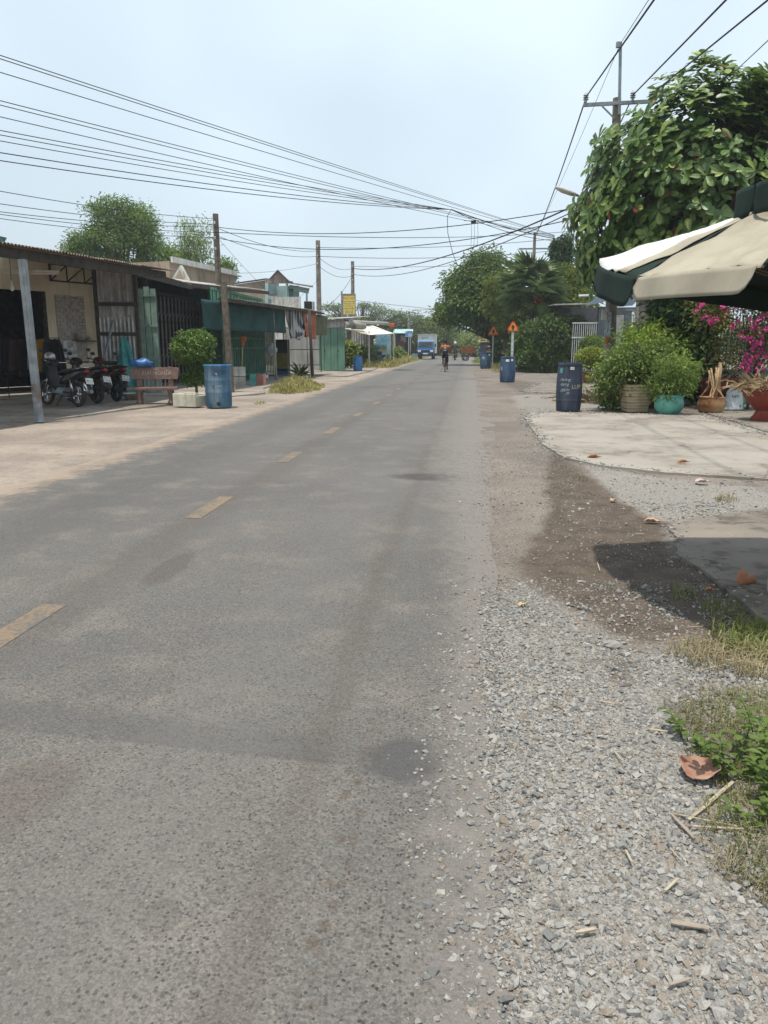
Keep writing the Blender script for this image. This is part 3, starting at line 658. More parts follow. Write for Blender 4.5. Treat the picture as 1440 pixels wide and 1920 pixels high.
mb = MB(); mb.bar(pb, pt, 0.13, 0.02); mb.bar(pb + Vector((-0.05, 0.04, 0)), pt + Vector((-0.05, 0.04, 0)), 0.02, 0.09); mb.bar(pb + Vector((0.055, 0.04, 0)), pt + Vector((0.055, 0.04, 0)), 0.02, 0.09)
mb.bar(pb + Vector((0, -0.013, 0)), pt + Vector((0, -0.013, 0)), 0.018, 0.016); mb.box((pb.x, pb.y + 0.02, 0.062), (0.2, 0.16, 0.02))
mb.build('post', STEEL_GR, shed, w=True, label='grey steel front post with rusty foot')
p9 = Vector((-8.75, 8.3, 0.05)); MB().bar(p9, p9 + Vector((0, 0, 2.98)), 0.12, 0.1).build('post', STEEL_GR, shed, w=True)
# back wall, rotated, with a tall opening
W0, W1 = Vector((-16.4, 16.2, 0)), Vector((-11.25, 26.6, 0)); wd = (W1 - W0); WL = wd.length; wd.normalize(); wn_ = Vector((wd.y, -wd.x, 0))
def wp(s, z, o=0.0): q = W0 + wd * s + wn_ * o; return Vector((q.x, q.y, z))
def sAt(u, v=640):                                           # where the view ray at u meets the back wall
    r = ray(u, v); d = Vector((r[0], r[1], 0)); den = d.x * wd.y - d.y * wd.x
    return (W0.y * d.x - W0.x * d.y) / -den if abs(den) > 1e-9 else 0
sD = sAt(93); sL = sAt(-120); sBr0, sBr1 = sAt(110), sAt(162); zt = 3.1
def wallpanel(s0, s1, z0, z1, mat, name='wall', t=0.12, o=0.0): return MB().slab([wp(s0, z0, o), wp(s1, z0, o), wp(s1, z1, o), wp(s0, z1, o)], -t).build(name, mat, shed, w=True)
wallpanel(sD, WL, 0.05, zt, CREAM); wallpanel(0, WL, zt + 0.002, 4.05, CREAM); wallpanel(0, sL, 0.05, zt, CREAM)
wallpanel(sD - 0.06, sD - 0.002, 0.05, zt, WOOD_DK, 'door_frame', 0.16)
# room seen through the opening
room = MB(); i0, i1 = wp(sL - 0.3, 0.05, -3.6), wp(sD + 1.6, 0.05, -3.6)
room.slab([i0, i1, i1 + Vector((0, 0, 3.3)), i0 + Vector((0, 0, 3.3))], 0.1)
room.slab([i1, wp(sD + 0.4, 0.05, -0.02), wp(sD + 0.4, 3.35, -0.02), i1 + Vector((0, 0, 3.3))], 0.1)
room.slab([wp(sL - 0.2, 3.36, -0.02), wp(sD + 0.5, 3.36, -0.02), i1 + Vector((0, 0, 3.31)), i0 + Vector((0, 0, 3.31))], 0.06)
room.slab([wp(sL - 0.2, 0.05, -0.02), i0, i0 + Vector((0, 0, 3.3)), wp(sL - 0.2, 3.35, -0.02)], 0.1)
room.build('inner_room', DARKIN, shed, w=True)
# bare brick patch: each brick its own piece
ms = {}; rr = random.Random(4); bl, bh = 0.235, 0.105
z = 0.95; row = 0
while z < 2.95:
    s = sBr0 + (row % 2) * -bl / 2
    while s < sBr1:
        a, b_ = max(s, sBr0), min(s + bl - 0.018, sBr1)
        if b_ - a > 0.05 and rr.random() > 0.03:
            o = 0.015 + rr.uniform(-0.004, 0.012)
            MB().slab([wp(a, z, 0.0), wp(b_, z, 0.0), wp(b_, z + bh - 0.02, 0), wp(a, z + bh - 0.02, 0)], o).build('brick', BRICK, shed, w=True)
        s += bl
    z += bh; row += 1
wallpanel(sBr0 - 0.02, sBr1 + 0.02, 0.9, 3.0, CEMENT, 'mortar_bed', -0.004)
# cantilever roof trusses
for u0, u1 in ((40, 104), (128, 186)):
    s = sAt(u1); a = wp(s, 3.42, 0.03); b0 = wp(s, 3.85, 0.03); out = Vector((0.93, -0.35, 0)).normalized() * 0.0 + wn_ * 2.6
    s_ = Vector((-wd.x, -wd.y, 0)) * 0.9
    c1 = a + Vector((0, 0, 0.02)); T = MB()
    e0 = c1 + wn_ * 2.4 + Vector((0, 0, -0.22)); t0 = c1 + Vector((0, 0, 0.5)); t1 = e0 + Vector((0, 0, 0.42))
    T.bar(c1, e0, 0.05); T.bar(t0, t1, 0.05); T.bar(e0, t1, 0.06); T.bar(c1, t0, 0.05)
    for k in range(3):
        q0, q1 = k / 3, (k + 1) / 3; T.bar(c1.lerp(e0, q0), t0.lerp(t1, q1), 0.03); T.bar(c1.lerp(e0, q1), t0.lerp(t1, q1), 0.03)
    T.build('truss', STEEL_DK, shed, w=True)
# corrugated side screen facing the camera
sp0, sp1 = at(194, 700, 21.72), at(264, 700, 21.82)
for k, (z0, z1) in enumerate(((0.08, 2.3), (2.24, 3.62))):
    MB().corr((sp0.x, sp0.y - 0.01 * k, z0), (sp1.x, sp1.y - 0.01 * k, z0), (sp0.x, sp0.y - 0.01 * k, z1 + 0.06), (sp1.x, sp1.y - 0.01 * k, z1), 0.17, 0.028, 8).build('side_sheet', DKZINC, shed, smooth=True, w=True)
LIT_FLAT = pm('painted_lit_flat', C(206, 206, 204, .6), C(170, 168, 164, .6), scale=5, rough=0.5, stain=C(130, 112, 100, .5), stain_amt=0.15, streak=True)  # pale grey stands in for light caught on the sheet's flats
for k in range(9):  # strips added in front of the sheet to carry that painted light
    x = sp0.x + (sp1.x - sp0.x) * (k + .4) / 9; MB().box((x, 21.67, 1.15), (0.05, 0.03, 2.2)).build('added_flat_strip', LIT_FLAT, shed, w=True)
    if k % 2: MB().box((x + .03, 21.66, 2.92), (0.035, 0.025, 1.2)).build('added_flat_strip', DKZINC, shed, w=True)
for z in (0.98, 1.8, 2.62):
    MB().bar((sp0.x - 0.05, sp0.y - 0.09, z), (sp1.x + 0.05, sp1.y - 0.17, z - 0.01), 0.04, 0.1).build('batten', WOOD_DK, shed, w=True)
for x in (sp0.x - 0.05, sp1.x + 0.05):
    MB().bar((x, 21.72, 0.05), (x, 21.72, 3.55), 0.1, 0.1).build('post', WOOD_DK, shed, w=True)

# ---- things inside the shed
q = wp((sBr0 + sAt(140)) / 2 + 0.05, 1.32, 0.02)
sb = thing('sign_board', 'white board lettered SUA QUAN AO on the cream shed wall', 'sign', q)
s_l, s_r = sAt(117), sAt(141)
bl_, br_ = wp(s_l, 1.1, 0.03), wp(s_r, 1.1, 0.03)
MB().slab([bl_, br_, wp(s_r, 1.62, 0.03), wp(s_l, 1.62, 0.03)], 0.02).build('board', PAPER, sb, w=True)
mid = wp((s_l + s_r) / 2, 1.36, 0.054) - Vector(q)
lettering('SỬA', 0.24, INK, sb, facing(mid + Vector((0, 0, 0.12)), wn_), sx=(s_r - s_l) / 0.95)
lettering('QUẦN ÁO', 0.2, INK, sb, facing(mid + Vector((0, 0, -0.1)), wn_), sx=(s_r - s_l) / 0.95)
q = wp(sAt(158), 1.62, 0.02)
sh_ = tag(MB().slab([wp(sAt(134), 1.64, 0.02), wp(sAt(178), 1.62, 0.02), wp(sAt(178), 1.62, 0.3), wp(sAt(134), 1.64, 0.3)], 0.03).build('wall_shelf', WOOD_DK), 'narrow dark wooden shelf on the cream shed wall', 'shelf')
for uu, r_, h_, mt, lb, nm, ct in ((147, 0.13, 0.16, ZINC, 'shallow metal pot standing on the wall shelf', 'metal_pot', 'pot'), (165, 0.07, 0.09, PAPER, 'small white bowl at the near end of the wall shelf', 'bowl', 'bowl')):
    p = wp(sAt(uu), 1.67, 0.16); tag(MB().lathe([(r_ * .8, 0), (r_, h_ * .5), (r_ * 1.02, h_), (r_ * .95, h_), (r_ * .9, h_ * .4), (0.01, 0.02)], 14).build(nm, mt, smooth=40, loc=p), lb, ct)
lp = thing('fluorescent_lamp', 'unlit fluorescent tube hung under the shed roof', 'lamp', at(60, 511, 17.6))
MB().box((0, 0, 0.03), (1.2, 0.06, 0.05), rz=0.35).build('holder', WHITEP, lp); MB().tube([(-0.54, -0.19, -0.02), (0.54, 0.19, -0.02)], 0.018).build('tube', PAPER, lp)
lp = thing('hanging_bulb', 'bare clear bulb hanging on a wire from the shed roof', 'lamp', at(22, 535, 16.5))
MB().tube([(0, 0, 0.1), (0.01, 0, 0.75)], 0.006, 5).build('wire', BLACK, lp); MB().lathe([(0.018, 0.1), (0.02, 0.03), (0.045, -0.05), (0.035, -0.1), (0.003, -0.125)], 12).build('bulb', PAPER, lp, smooth=True)
# clothes on a rail in the doorway
rk = thing('clothes_rail', 'dark clothes hanging on a rail in the shed doorway', 'clothes rail', at(72, 745, 20.4) * 1.0)
rk.location.z = 0.055
MB().tube([(-0.9, 0.1, 0), (-0.9, 0.1, 1.62), (0.55, 0.35, 1.62), (0.55, 0.35, 0)], 0.018, 6).build('frame', STEEL_DK, rk)
for k, (x, cc, h_) in enumerate(((-0.8, (30, 30, 34), 0.95), (-0.6, (70, 50, 48), 0.85), (-0.35, (36, 34, 38), 1.0), (-0.1, (120, 116, 112), 0.8), (0.1, (168, 128, 40), 0.9), (0.3, (52, 60, 72), 0.9), (0.45, (34, 34, 38), 1.0))):
    def fn(a, b_, x=x, h_=h_):
        w_ = 0.12 + 0.12 * b_ ** 0.5; ang = 0.6
        dx = (a - 0.5) * 2 * w_; return (x + dx * math.cos(ang), 0.1 + (x + 0.9) * 0.17 + dx * math.sin(ang) + 0.03 * math.sin(a * 14 + k) * b_, 1.6 - h_ * b_ - 0.06 * abs(a - .5))
    MB().grid(fn, 10, 8).build('garment', pm('garment_%d' % k, C(*cc, .5), rough=0.95), rk, smooth=True, solid=0.02)
ld = thing('leaning_board', 'grey plank leaning against the cream shed wall', 'plank', at(186, 735, 20.9)); ld.location.z = 0.06
MB().bar((-0.15, 0, 0), (0.35, 0.45, 2.1), 0.14, 0.03).build('plank', STEEL_GR, ld)
um = thing('draped_tarp', 'turquoise tarp bundled against the corrugated side screen', 'tarp', Vector((-9.25, 21.2, 0.06)))
def fn(a, b_):
    w_ = 0.05 + 0.42 * (1 - b_) ** 0.8; t = (a - 0.5) * 2
    return (-0.1 + t * w_ - 0.08 * b_, -0.12 * math.cos(t * 2.2) + 0.07 * math.sin(a * 17 + 3 * b_) * (1 - b_ * .6) + 0.3 * b_, 0.02 + 1.62 * b_)
MB().grid(fn, 22, 12).build('cloth', pm('turquoise_tarp', C(70, 150, 146, .5), C(48, 116, 116, .5), scale=3, rough=0.8), um, smooth=True, solid=0.01)
bp = tag(MB().lathe([(0.22, 0), (0.3, 0.12), (0.32, 0.17), (0.3, 0.17), (0.2, 0.03), (0.02, 0.02)], 20).build('metal_basin', ZINC, smooth=40, loc=G(252, 749, 0.06)), 'shallow grey metal basin on the ground beside the bench', 'basin')

# ---- motorbikes: x forward, wheel contact at z = 0
def wheel(root, x, r, spokes=True, tw=0.045):
    w_ = bpy.data.objects.new('wheel', None); col.objects.link(w_); w_.parent = root; w_.location = (x, 0, r)
    MB().torus((0, 0, 0), r - tw, tw, 'y', 28, 8, 1.0).build('tyre', RUBBER, w_, smooth=True)
    mb = MB().torus((0, 0, 0), r - tw * 1.9, 0.018, 'y', 28, 6); mb.tube([(0, -0.06, 0), (0, 0.06, 0)], 0.045, 10)
    for k in range(14 if spokes else 5):
        t = 2 * math.pi * k / (14 if spokes else 5); e = (math.cos(t) * (r - tw * 1.9), 0, math.sin(t) * (r - tw * 1.9))
        mb.tube([(0, 0.03 * (-1) ** k, 0), e], 0.005 if spokes else 0.022, 4)
    mb.build('rim', CHROME if spokes else STEEL_DK, w_, smooth=40); return w_
def motorbike(name, label, loc, rz, bodyc, plate=None, old=False, lean=0.12, mirror=True, group='motorbikes parked in the shed'):
    root = thing(name, label, 'motorbike', loc, rz, group); root.rotation_euler.x = lean
    bm = pm('bike_paint_%02d%02d%02d' % tuple(int(c * 99) for c in bodyc), bodyc, tuple(c * 0.8 for c in bodyc), rough=0.25, spec=0.6)
    dk = BLACK
    wheel(root, 0.62, 0.285, old); wheel(root, -0.6, 0.285, old, 0.05)
    L = lambda x, z, hw, hh, ang=0.0: ((x, 0, z), (0, hw, 0), (-hh * math.sin(ang), 0, hh * math.cos(ang)))
    # tail and side body
    MB().loft([L(-0.92, 0.86, 0.03, 0.03), L(-0.85, 0.82, 0.09, 0.06), L(-0.6, 0.74, 0.13, 0.13), L(-0.3, 0.66, 0.13, 0.14), L(-0.05, 0.6, 0.1, 0.1), L(0.05, 0.56, 0.06, 0.06)], 14).build('tail_body', bm, root, smooth=50)
    MB().loft([L(-0.84, 0.885, 0.09, 0.025), L(-0.6, 0.865, 0.14, 0.05), L(-0.3, 0.83, 0.15, 0.06), L(-0.02, 0.79, 0.12, 0.06), L(0.12, 0.76, 0.06, 0.04)], 14).build('seat', pm('bike_seat_vinyl', (0.02, 0.02, 0.022), rough=0.5), root, smooth=50)
    # leg shield / front
    MB().loft([((0.05, 0, 0.34), (0, 0.1, 0), (0.06, 0, 0.05)), ((0.22, 0, 0.46), (0, 0.2, 0), (0.05, 0, 0.06)), ((0.36, 0, 0.68), (0, 0.2, 0), (0.07, 0, 0.04)), ((0.42, 0, 0.86), (0, 0.11, 0), (0.06, 0, 0.02)), ((0.40, 0, 0.98), (0, 0.09, 0), (0.05, 0, 0.0))], 14).build('leg_shield', bm if not old else dk, root, smooth=50)
    hd = MB().loft([((0.3, 0, 1.0), (0, 0.1, 0), (0, 0, 0.06)), ((0.4, 0, 1.03), (0, 0.17, 0), (0, 0, 0.1)), ((0.5, 0, 1.0), (0, 0.13, 0), (0, 0, 0.09)), ((0.55, 0, 0.98), (0, 0.06, 0), (0, 0, 0.05))], 14).build('handlebar_cowl', bm, root, smooth=50)
    MB().lathe([(0.02, 0), (0.075, 0.015), (0.08, 0.03)], 14, ax=Matrix.Rotation(R(90), 3, 'Y'), c=(0.53, 0, 0.99)).build('headlight', PAPER, root, smooth=True)
    mb = MB().tube([(0.24, -0.36, 1.05), (0.33, -0.2, 1.04), (0.4, 0, 1.02), (0.33, 0.2, 1.04), (0.24, 0.36, 1.05)], 0.013, 8); mb.build('handlebar', CHROME if old else STEEL_DK, root, smooth=True)
    for sy in (-1, 1): MB().tube([(0.25, sy * 0.34, 1.05), (0.19, sy * 0.44, 1.055)], 0.02, 8).build('grip', dk, root, smooth=True)
    if mirror:
        for sy in (-1, 1):
            mm = MB().tube([(0.3, sy * 0.26, 1.05), (0.29, sy * 0.33, 1.22)], 0.006, 5); mm.loft([((0.29, sy * 0.38, 1.27), (0, 0.065, 0), (0, 0, 0.045)), ((0.31, sy * 0.38, 1.27), (0, 0.05, 0), (0, 0, 0.03))], 10); mm.build('mirror', dk, root, smooth=40)
    # forks, swing arm, fenders
    for sy in (-0.075, 0.075): MB().tube([(0.42, sy, 0.86), (0.62, sy, 0.285)], 0.019, 8).build('fork', CHROME, root, smooth=True)
    for sy in (-0.09, 0.09): MB().bar((-0.05, sy, 0.34), (-0.62, sy, 0.29), 0.025, 0.05).build('swing_arm', STEEL_DK, root)
    for sy in (-0.11, 0.11): MB().tube([(-0.55, sy, 0.34), (-0.42, sy, 0.66)], 0.028, 8).build('shock_absorber', CHROME, root, smooth=True)
    def fend(x0, r, a0, a1, name, mat, w_=0.07):
        MB().grid(lambda a, b_: (x0 + (r - 0.02 * abs(b_ - .5) * 2) * math.cos(a0 + (a1 - a0) * a), (b_ - .5) * 2 * w_, 0.285 + (r - 0.02 * abs(b_ - .5) * 2) * math.sin(a0 + (a1 - a0) * a)), 12, 4).build(name, mat, root, smooth=True, solid=0.006)
    fend(0.62, 0.325, R(20), R(165), 'front_fender', CHROME if old else bm); fend(-0.6, 0.335, R(35), R(165) , 'rear_fender', CHROME if old else dk)
    # engine, exhaust, foot pegs, stand
    mb = MB().loft([((-0.15, 0, 0.34), (0, 0.11, 0), (0, 0, 0.1)), ((0.05, 0, 0.33), (0, 0.14, 0), (0, 0, 0.12)), ((0.22, 0, 0.35), (0, 0.08, 0), (0, 0, 0.08))], 10)
    for k in range(5): mb.box((0.24 + k * 0.022, 0, 0.36), (0.008, 0.15, 0.15))
    mb.build('engine', STEEL_GR, root, smooth=50)
    MB().tube([(0.2, -0.1, 0.3), (0.05, -0.15, 0.2), (-0.25, -0.16, 0.24), (-0.45, -0.17, 0.3), (-0.85, -0.18, 0.38)], [0.018, 0.02, 0.022, 0.045, 0.05], 10).build('exhaust', CHROME if old else STEEL_DK, root, smooth=50)
    MB().bar((0.02, -0.28, 0.28), (0.02, 0.28, 0.28), 0.03).build('foot_peg', dk, root)
    MB().tube([(-0.1, 0.1, 0.26), (-0.2, 0.3, 0.0)], 0.013, 6).build('side_stand', STEEL_DK, root)
    mb = MB().tube([(-0.55, -0.13, 0.86), (-0.9, -0.11, 0.92), (-0.9, 0.11, 0.92), (-0.55, 0.13, 0.86)], 0.014, 6); mb.build('grab_rail', CHROME if old else STEEL_DK, root, smooth=True)
    MB().loft([((-0.93, 0, 0.84), (0, 0.06, 0), (0.0, 0, 0.035)), ((-0.9, 0, 0.82), (0, 0.085, 0), (0, 0, 0.045))], 10).build('tail_light', pm('red_lens', (0.25, 0.012, 0.01), rough=0.2), root, smooth=True)
    M0 = facing((-0.985, 0, 0.6), (-0.92, 0, 0.38))
    MB().loft([((-0.93, 0, 0.72), (0, 0.09, 0), (0.02, 0, 0)), ((-1.02, 0, 0.42), (0, 0.06, 0), (0.02, 0, 0))], 8).build('mudguard_flap', dk, root)
    if plate:
        pl = MB().box((0, 0, 0), (0.2, 0.145, 0.006)).build('number_plate', PAPER, root); pl.matrix_local = M0 @ Matrix.Translation((0, 0, 0.03))
        lettering(plate, 0.072, INK, pl, Matrix.Translation((0, 0, 0.0045)), extrude=0.0005)
    return root
def rear_at(u, v, deg):
    q = G(u, v, 0.056); return q + Vector((math.cos(R(deg)), math.sin(R(deg)), 0)) * 0.6, R(deg)
b1, r1 = rear_at(147, 763, 152); b2, r2 = rear_at(182, 757, 147); b3, r3 = rear_at(218, 753, 143)
motorbike('motorbike', 'old black motorbike with chrome handlebars, nearest the steel post', b1, r1, (0.012, 0.012, 0.014), '50 Y2', old=True, lean=0.1)
motorbike('motorbike', 'black motorbike with dark red front, between the old chrome bike and the scooter', b2, r2, (0.02, 0.008, 0.009), '50-Y2\n178.32', lean=0.12)
motorbike('motorbike', 'dark red scooter with black tail, closest to the turquoise tarp', b3, r3, (0.05, 0.006, 0.008), '59 N1\n254.53', lean=0.14)
hm = thing('helmet', 'shiny silver-grey helmet hung on the old chrome motorbike', 'helmet', b1 + Vector((-0.33, 0.2, 1.08)))
MB().lathe([(0.12, 0), (0.135, 0.06), (0.125, 0.12), (0.085, 0.17), (0.03, 0.19), (0.004, 0.193)], 16).build('shell', pm('silver_paint', (0.45, 0.46, 0.47), rough=0.2, metal=0.5), hm, smooth=True)
MB().lathe([(0.137, 0.0), (0.14, 0.03), (0.136, 0.035)], 16, close=False).build('rim_band', BLACK, hm, smooth=True)

# ---- stone bench, bag on it
BENCH = pm('red_granite_bench', C(152, 122, 110, .44), C(128, 102, 92, .44), scale=14, rough=0.6, bump=0.1, stain=C(186, 160, 146, .5), stain_amt=0.3)
bq = G(292, 757, 0.06)
bench = thing('stone_bench', 'red-brown stone bench with faded lettering beside the foam planter box', 'bench', bq, R(14)); bench.scale = (.9, .9, .9); bpy.context.view_layer.update()
MB().box((-0.05, 0, 0.42), (1.35, 0.4, 0.07)).build('seat', BENCH, bench, bevel=0.012)
for x in (-0.42, 0.42):
    MB().lathe([(0.075, 0), (0.085, 0.05), (0.05, 0.1), (0.055, 0.25), (0.08, 0.34), (0.085, 0.383)], 10, c=(x, -0.08, 0)).build('leg', BENCH, bench, smooth=40)
    MB().box((x, 0.17, 0.5), (0.14, 0.09, 1.0)).build('leg', BENCH, bench, bevel=0.01)
MB().raw([(-0.62, 0.1, 0.66), (0.62, 0.1, 0.66), (0.68, 0.13, 0.98), (-0.66, 0.13, 0.98), (-0.62, 0.16, 0.66), (0.62, 0.16, 0.66), (0.68, 0.19, 0.98), (-0.66, 0.19, 0.98)], [(0, 1, 2, 3), (5, 4, 7, 6), (1, 5, 6, 2), (4, 0, 3, 7), (3, 2, 6, 7), (4, 5, 1, 0)]).build('backrest', BENCH, bench, bevel=0.012)
for k in range(6): MB().box((-0.28 + k * 0.11, 0.2, 0.55), (0.025, 0.03, 0.22)).build('baluster', STEEL_GR, bench)
FADED = pm('faded_white_paint', C(208, 198, 190, .5), C(170, 150, 142, .5), scale=30, rough=0.8)
Mb = facing((0.05, 0.108, 0.83), (0, -1, 0.09)); Mb.translation += Vector((0, -0.004, 0))
lettering('ĐẠI NGHĨA', 0.15, FADED, bench, Mb, shear=0.2); Mb2 = facing((0.05, 0.116, 0.935), (0, -1, 0.09)); Mb2.translation += Vector((0, -0.004, 0)); lettering('VLXD', 0.06, FADED, bench, Mb2)
bagp = bench.matrix_basis @ Vector((-0.33, 0.13, 0.99))
rng = np.random.default_rng(3)
mb = MB().ball((0, 0, 0.09), (0.3, 0.14, 0.12), 18, 10); mb.v = [(x * (1 + .12 * math.sin(9 * z * 10 + x * 13)), y, max(z + 0.025 * math.sin(x * 21 + y * 17), 0.0)) for x, y, z in mb.v]
tag(mb.build('plastic_bag', pm('blue_plastic', C(60, 120, 176, .5), C(44, 92, 150, .5), scale=6, rough=0.4), smooth=True, loc=bagp, rz=R(14)), 'crumpled blue plastic bag lying on the bench backrest', 'bag')

# ================================================================== LEFT 2: shop with the dark folding gate
sb2 = thing('gated_shop', 'low shop with rusty roof and dark folding metal gate behind the clipped bush', 'shop', Vector((-10.6, 28, 0)))
sheets(sb2, 'roof_sheet', (-9.6, 22.3, 3.72), (-9.55, 28.2, 3.6), (-14.5, 22.3, 4.3), (-14.5, 28.2, 4.2), 6, RUST, amp=0.02, pitch=0.11, seed=7)
sheets(sb2, 'roof_sheet', (-9.55, 28.0, 3.66), (-8.95, 37.0, 3.98), (-14.5, 28.0, 4.4), (-14.5, 37, 4.6), 9, ZINC, amp=0.02, pitch=0.11, seed=9)
MB().bar((-9.62, 22.4, 3.6), (-9.58, 28, 3.5), 0.05, 0.16).build('fascia_board', WOOD_DK, sb2, w=True); MB().bar((-9.55, 28, 3.56), (-8.97, 37, 3.88), 0.05, 0.14).build('fascia_board', WOOD_DK, sb2, w=True)
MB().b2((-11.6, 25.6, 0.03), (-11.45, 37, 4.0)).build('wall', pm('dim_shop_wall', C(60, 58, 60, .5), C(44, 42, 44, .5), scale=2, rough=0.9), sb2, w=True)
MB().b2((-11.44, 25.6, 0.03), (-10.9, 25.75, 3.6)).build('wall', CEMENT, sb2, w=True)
GATEM = pm('grey_gate_steel', C(138, 136, 134, .5), C(104, 100, 98, .5), scale=6, rough=0.6, stain=C(90, 66, 54, .5), stain_amt=0.3)
me_bar = MB().box((0, 0, 1.6), (0.035, 0.03, 3.1)).mesh('gate_bar')
for k in range(36):
    o = link('gate_bar', me_bar, GATEM, sb2); o.location = Vector((-10.72 + 0.05 * (k % 2), 26.7 + k * 0.19, 0.05)) - sb2.location
for k in range(17):
    y0 = 26.75 + k * 0.38
    for z0 in (1.0, 2.5):
        mb = MB().bar((-10.71, y0, z0), (-10.66, y0 + 0.19, z0 + 0.28), 0.01, 0.025); mb.bar((-10.66, y0 + 0.19, z0 + 0.28), (-10.71, y0 + 0.38, z0), 0.01, 0.025); mb.build('gate_link', GATEM, sb2, w=True)
MB().bar((-10.7, 26.5, 3.28), (-10.7, 33.7, 3.28), 0.07, 0.1).build('gate_rail', STEEL_DK, sb2, w=True)
MB().b2((-10.75, 33.6, 0.03), (-10.5, 34.1, 3.4)).build('door_jamb', pm('orange_brown_wood', C(126, 88, 60, .5), rough=0.8), sb2, w=True)
# turquoise shutter
sw = bpy.data.objects.new('window', None); col.objects.link(sw); sw.parent = sb2; sw.location = Vector((-10.85, 25.6, 1.2)) - sb2.location
MB().box((0, 0, 1.05), (0.06, 0.85, 2.1)).build('pane', pm('dark_glass', (0.02, 0.035, 0.04), rough=0.15), sw)
for y in (-0.42, 0.0, 0.42): MB().box((0.045, y, 1.05), (0.04, 0.07, 2.14)).build('frame', TEAL, sw)
for z in (0.02, 1.0, 2.08): MB().box((0.048, 0, z), (0.04, 0.9, 0.07)).build('frame', TEAL, sw)
# pale green plank screen
scn = thing('plank_screen', 'pale green vertical plank screen standing behind the stone bench', 'screen', Vector((-9.5, 23.4, 0.05)))
for k in range(5):
    MB().box((-0.55 + k * 0.2, 0, 1.55 + (0.06 if k % 2 else 0)), (0.17, 0.025, 3.1)).build('plank', PALE_GREEN, scn)
for z in (1.0, 2.0, 2.9): MB().box((-0.14, -0.03, z), (0.95, 0.03, 0.06)).build('rail', PALE_GREEN, scn)

# ================================================================== LEFT 3: green shop with tarp
sh3 = thing('green_shop', 'green shop front with slatted gate under a low tin awning and dark green tarp', 'shop', Vector((-8.8, 30, 0)))
sheets(sh3, 'roof_sheet', (-7.5, 24.4, 2.96), (-6.55, 38.6, 3.06), (-9.35, 30.6, 3.0), (-9.35, 38.6, 3.1), 12, ZINC, amp=0.014, pitch=0.09, seed=11)
MB().bar((-7.56, 24.5, 2.9), (-6.6, 38.5, 2.98), 0.05, 0.08).build('eave_beam', WOOD_DK, sh3, w=True)
for k in range(34):
    y = 29.6 + k * 0.24; MB().box((-9.42 + 0.02 * (k % 2), y, 3.29), (0.03, 0.15, 0.46)).build('transom_slat', GREEN_P, sh3, w=True)
MB().b2((-9.6, 29.5, 3.54), (-9.38, 37.6, 3.64)).build('lintel', GREEN_P, sh3, w=True)
MB().b2((-9.6, 29.8, 0.03), (-9.47, 38, 3.5)).build('wall', pm('dark_green_wall', C(70, 96, 84, .5), C(50, 72, 64, .5), scale=1.5, rough=0.8), sh3, w=True)
for k in range(54):
    y = 29.4 + k * 0.155; MB().box((-8.95 + 0.015 * (k % 2), y, 1.2), (0.02, 0.085, 2.3)).build('gate_slat', pm('bottle_green_slats', C(74, 122, 100, .5), C(52, 92, 76, .5), scale=4, rough=0.6), sh3, w=True)
for z in (0.25, 1.35, 1.75, 2.3): MB().bar((-8.92, 29.3, z), (-8.92, 37.8, z), 0.03, 0.04).build('gate_rail', GREEN_P, sh3, w=True)
pb = G(434, 736, 0.04); MB().bar(pb, pb + Vector((-0.12, 0.05, 3.3)), 0.17, 0.15).build('post', WOOD_GR, sh3, w=True, label='weathered timber post behind the blue barrel')
pb = G(518, 713, 0.04); MB().tube([pb, pb + Vector((-0.06, 0, 3.0))], 0.05, 8).build('post', pm('pale_pole', C(176, 172, 164, .5), rough=0.7), sh3, smooth=True, w=True)
pb = G(586, 709, 0.04); MB().tube([pb, pb + Vector((-0.1, 0.1, 2.95))], [0.08, 0.055], 8).build('post', WOOD_DK, sh3, smooth=True, w=True)
def cloth(name, mat, root, a0, a1, z0, z1, amp=0.05, fr=20, nu=40, nv=10, gather=0.0, w=True):
    a0, a1 = Vector(a0), Vector(a1); d = (a1 - a0); nn = Vector((d.y, -d.x, 0)).normalized()
    def fn(a, b_):
        g_ = gather * b_ ** 1.5; aa = a * (1 - g_) + 0.35 * g_
        p = a0.lerp(a1, aa); zb = z0 + (z1 - z0) * (0.3 * math.sin(a * 5) if gather else 0) * 0.15
        q = p + nn * amp * math.sin(a * fr + 2 * b_) * (0.35 + b_); return (q.x, q.y, a0.z * 0 + z1 + (zb - z1) * b_)
    return MB().grid(fn, nu, nv).build(name, mat, root, smooth=True, w=w, solid=0.006)
tarp = thing('shade_tarp', 'dark green shade tarp hanging from the tin awning', 'tarp', Vector((-7.7, 29, 2)))
cloth('cloth', pm('dark_green_tarp', C(40, 84, 82, .5), C(28, 64, 64, .5), scale=2, rough=0.8), tarp, (-8.25, 24.9, 0), (-7.45, 33.6, 0), 1.98, 2.93, 0.03, 30, 60, 8)
m, n, b = material('striped_cotton'); co = n.xyz(n.coords('Generated'))
st = n.m('FRACT', n.mul(co[1], 9.0)); n.put(b.inputs['Base Color'], n.mix(C(196, 198, 198, .5), C(84, 90, 96, .5), n.step(st, 0.42, 0.5))); b.inputs['Roughness'].default_value = 0.95
cur = thing('striped_curtain', 'grey and white striped curtain gathered under the tin awning', 'curtain', Vector((-7.2, 34.5, 2)))
cloth('cloth', m, cur, (-7.55, 33.9, 0), (-6.95, 36.4, 0), 1.75, 2.98, 0.05, 34, 60, 12, gather=0.65)
oc = thing('orange_cloth', 'faded orange cloth hanging beside the striped curtain', 'cloth', Vector((-7, 36.5, 2)))
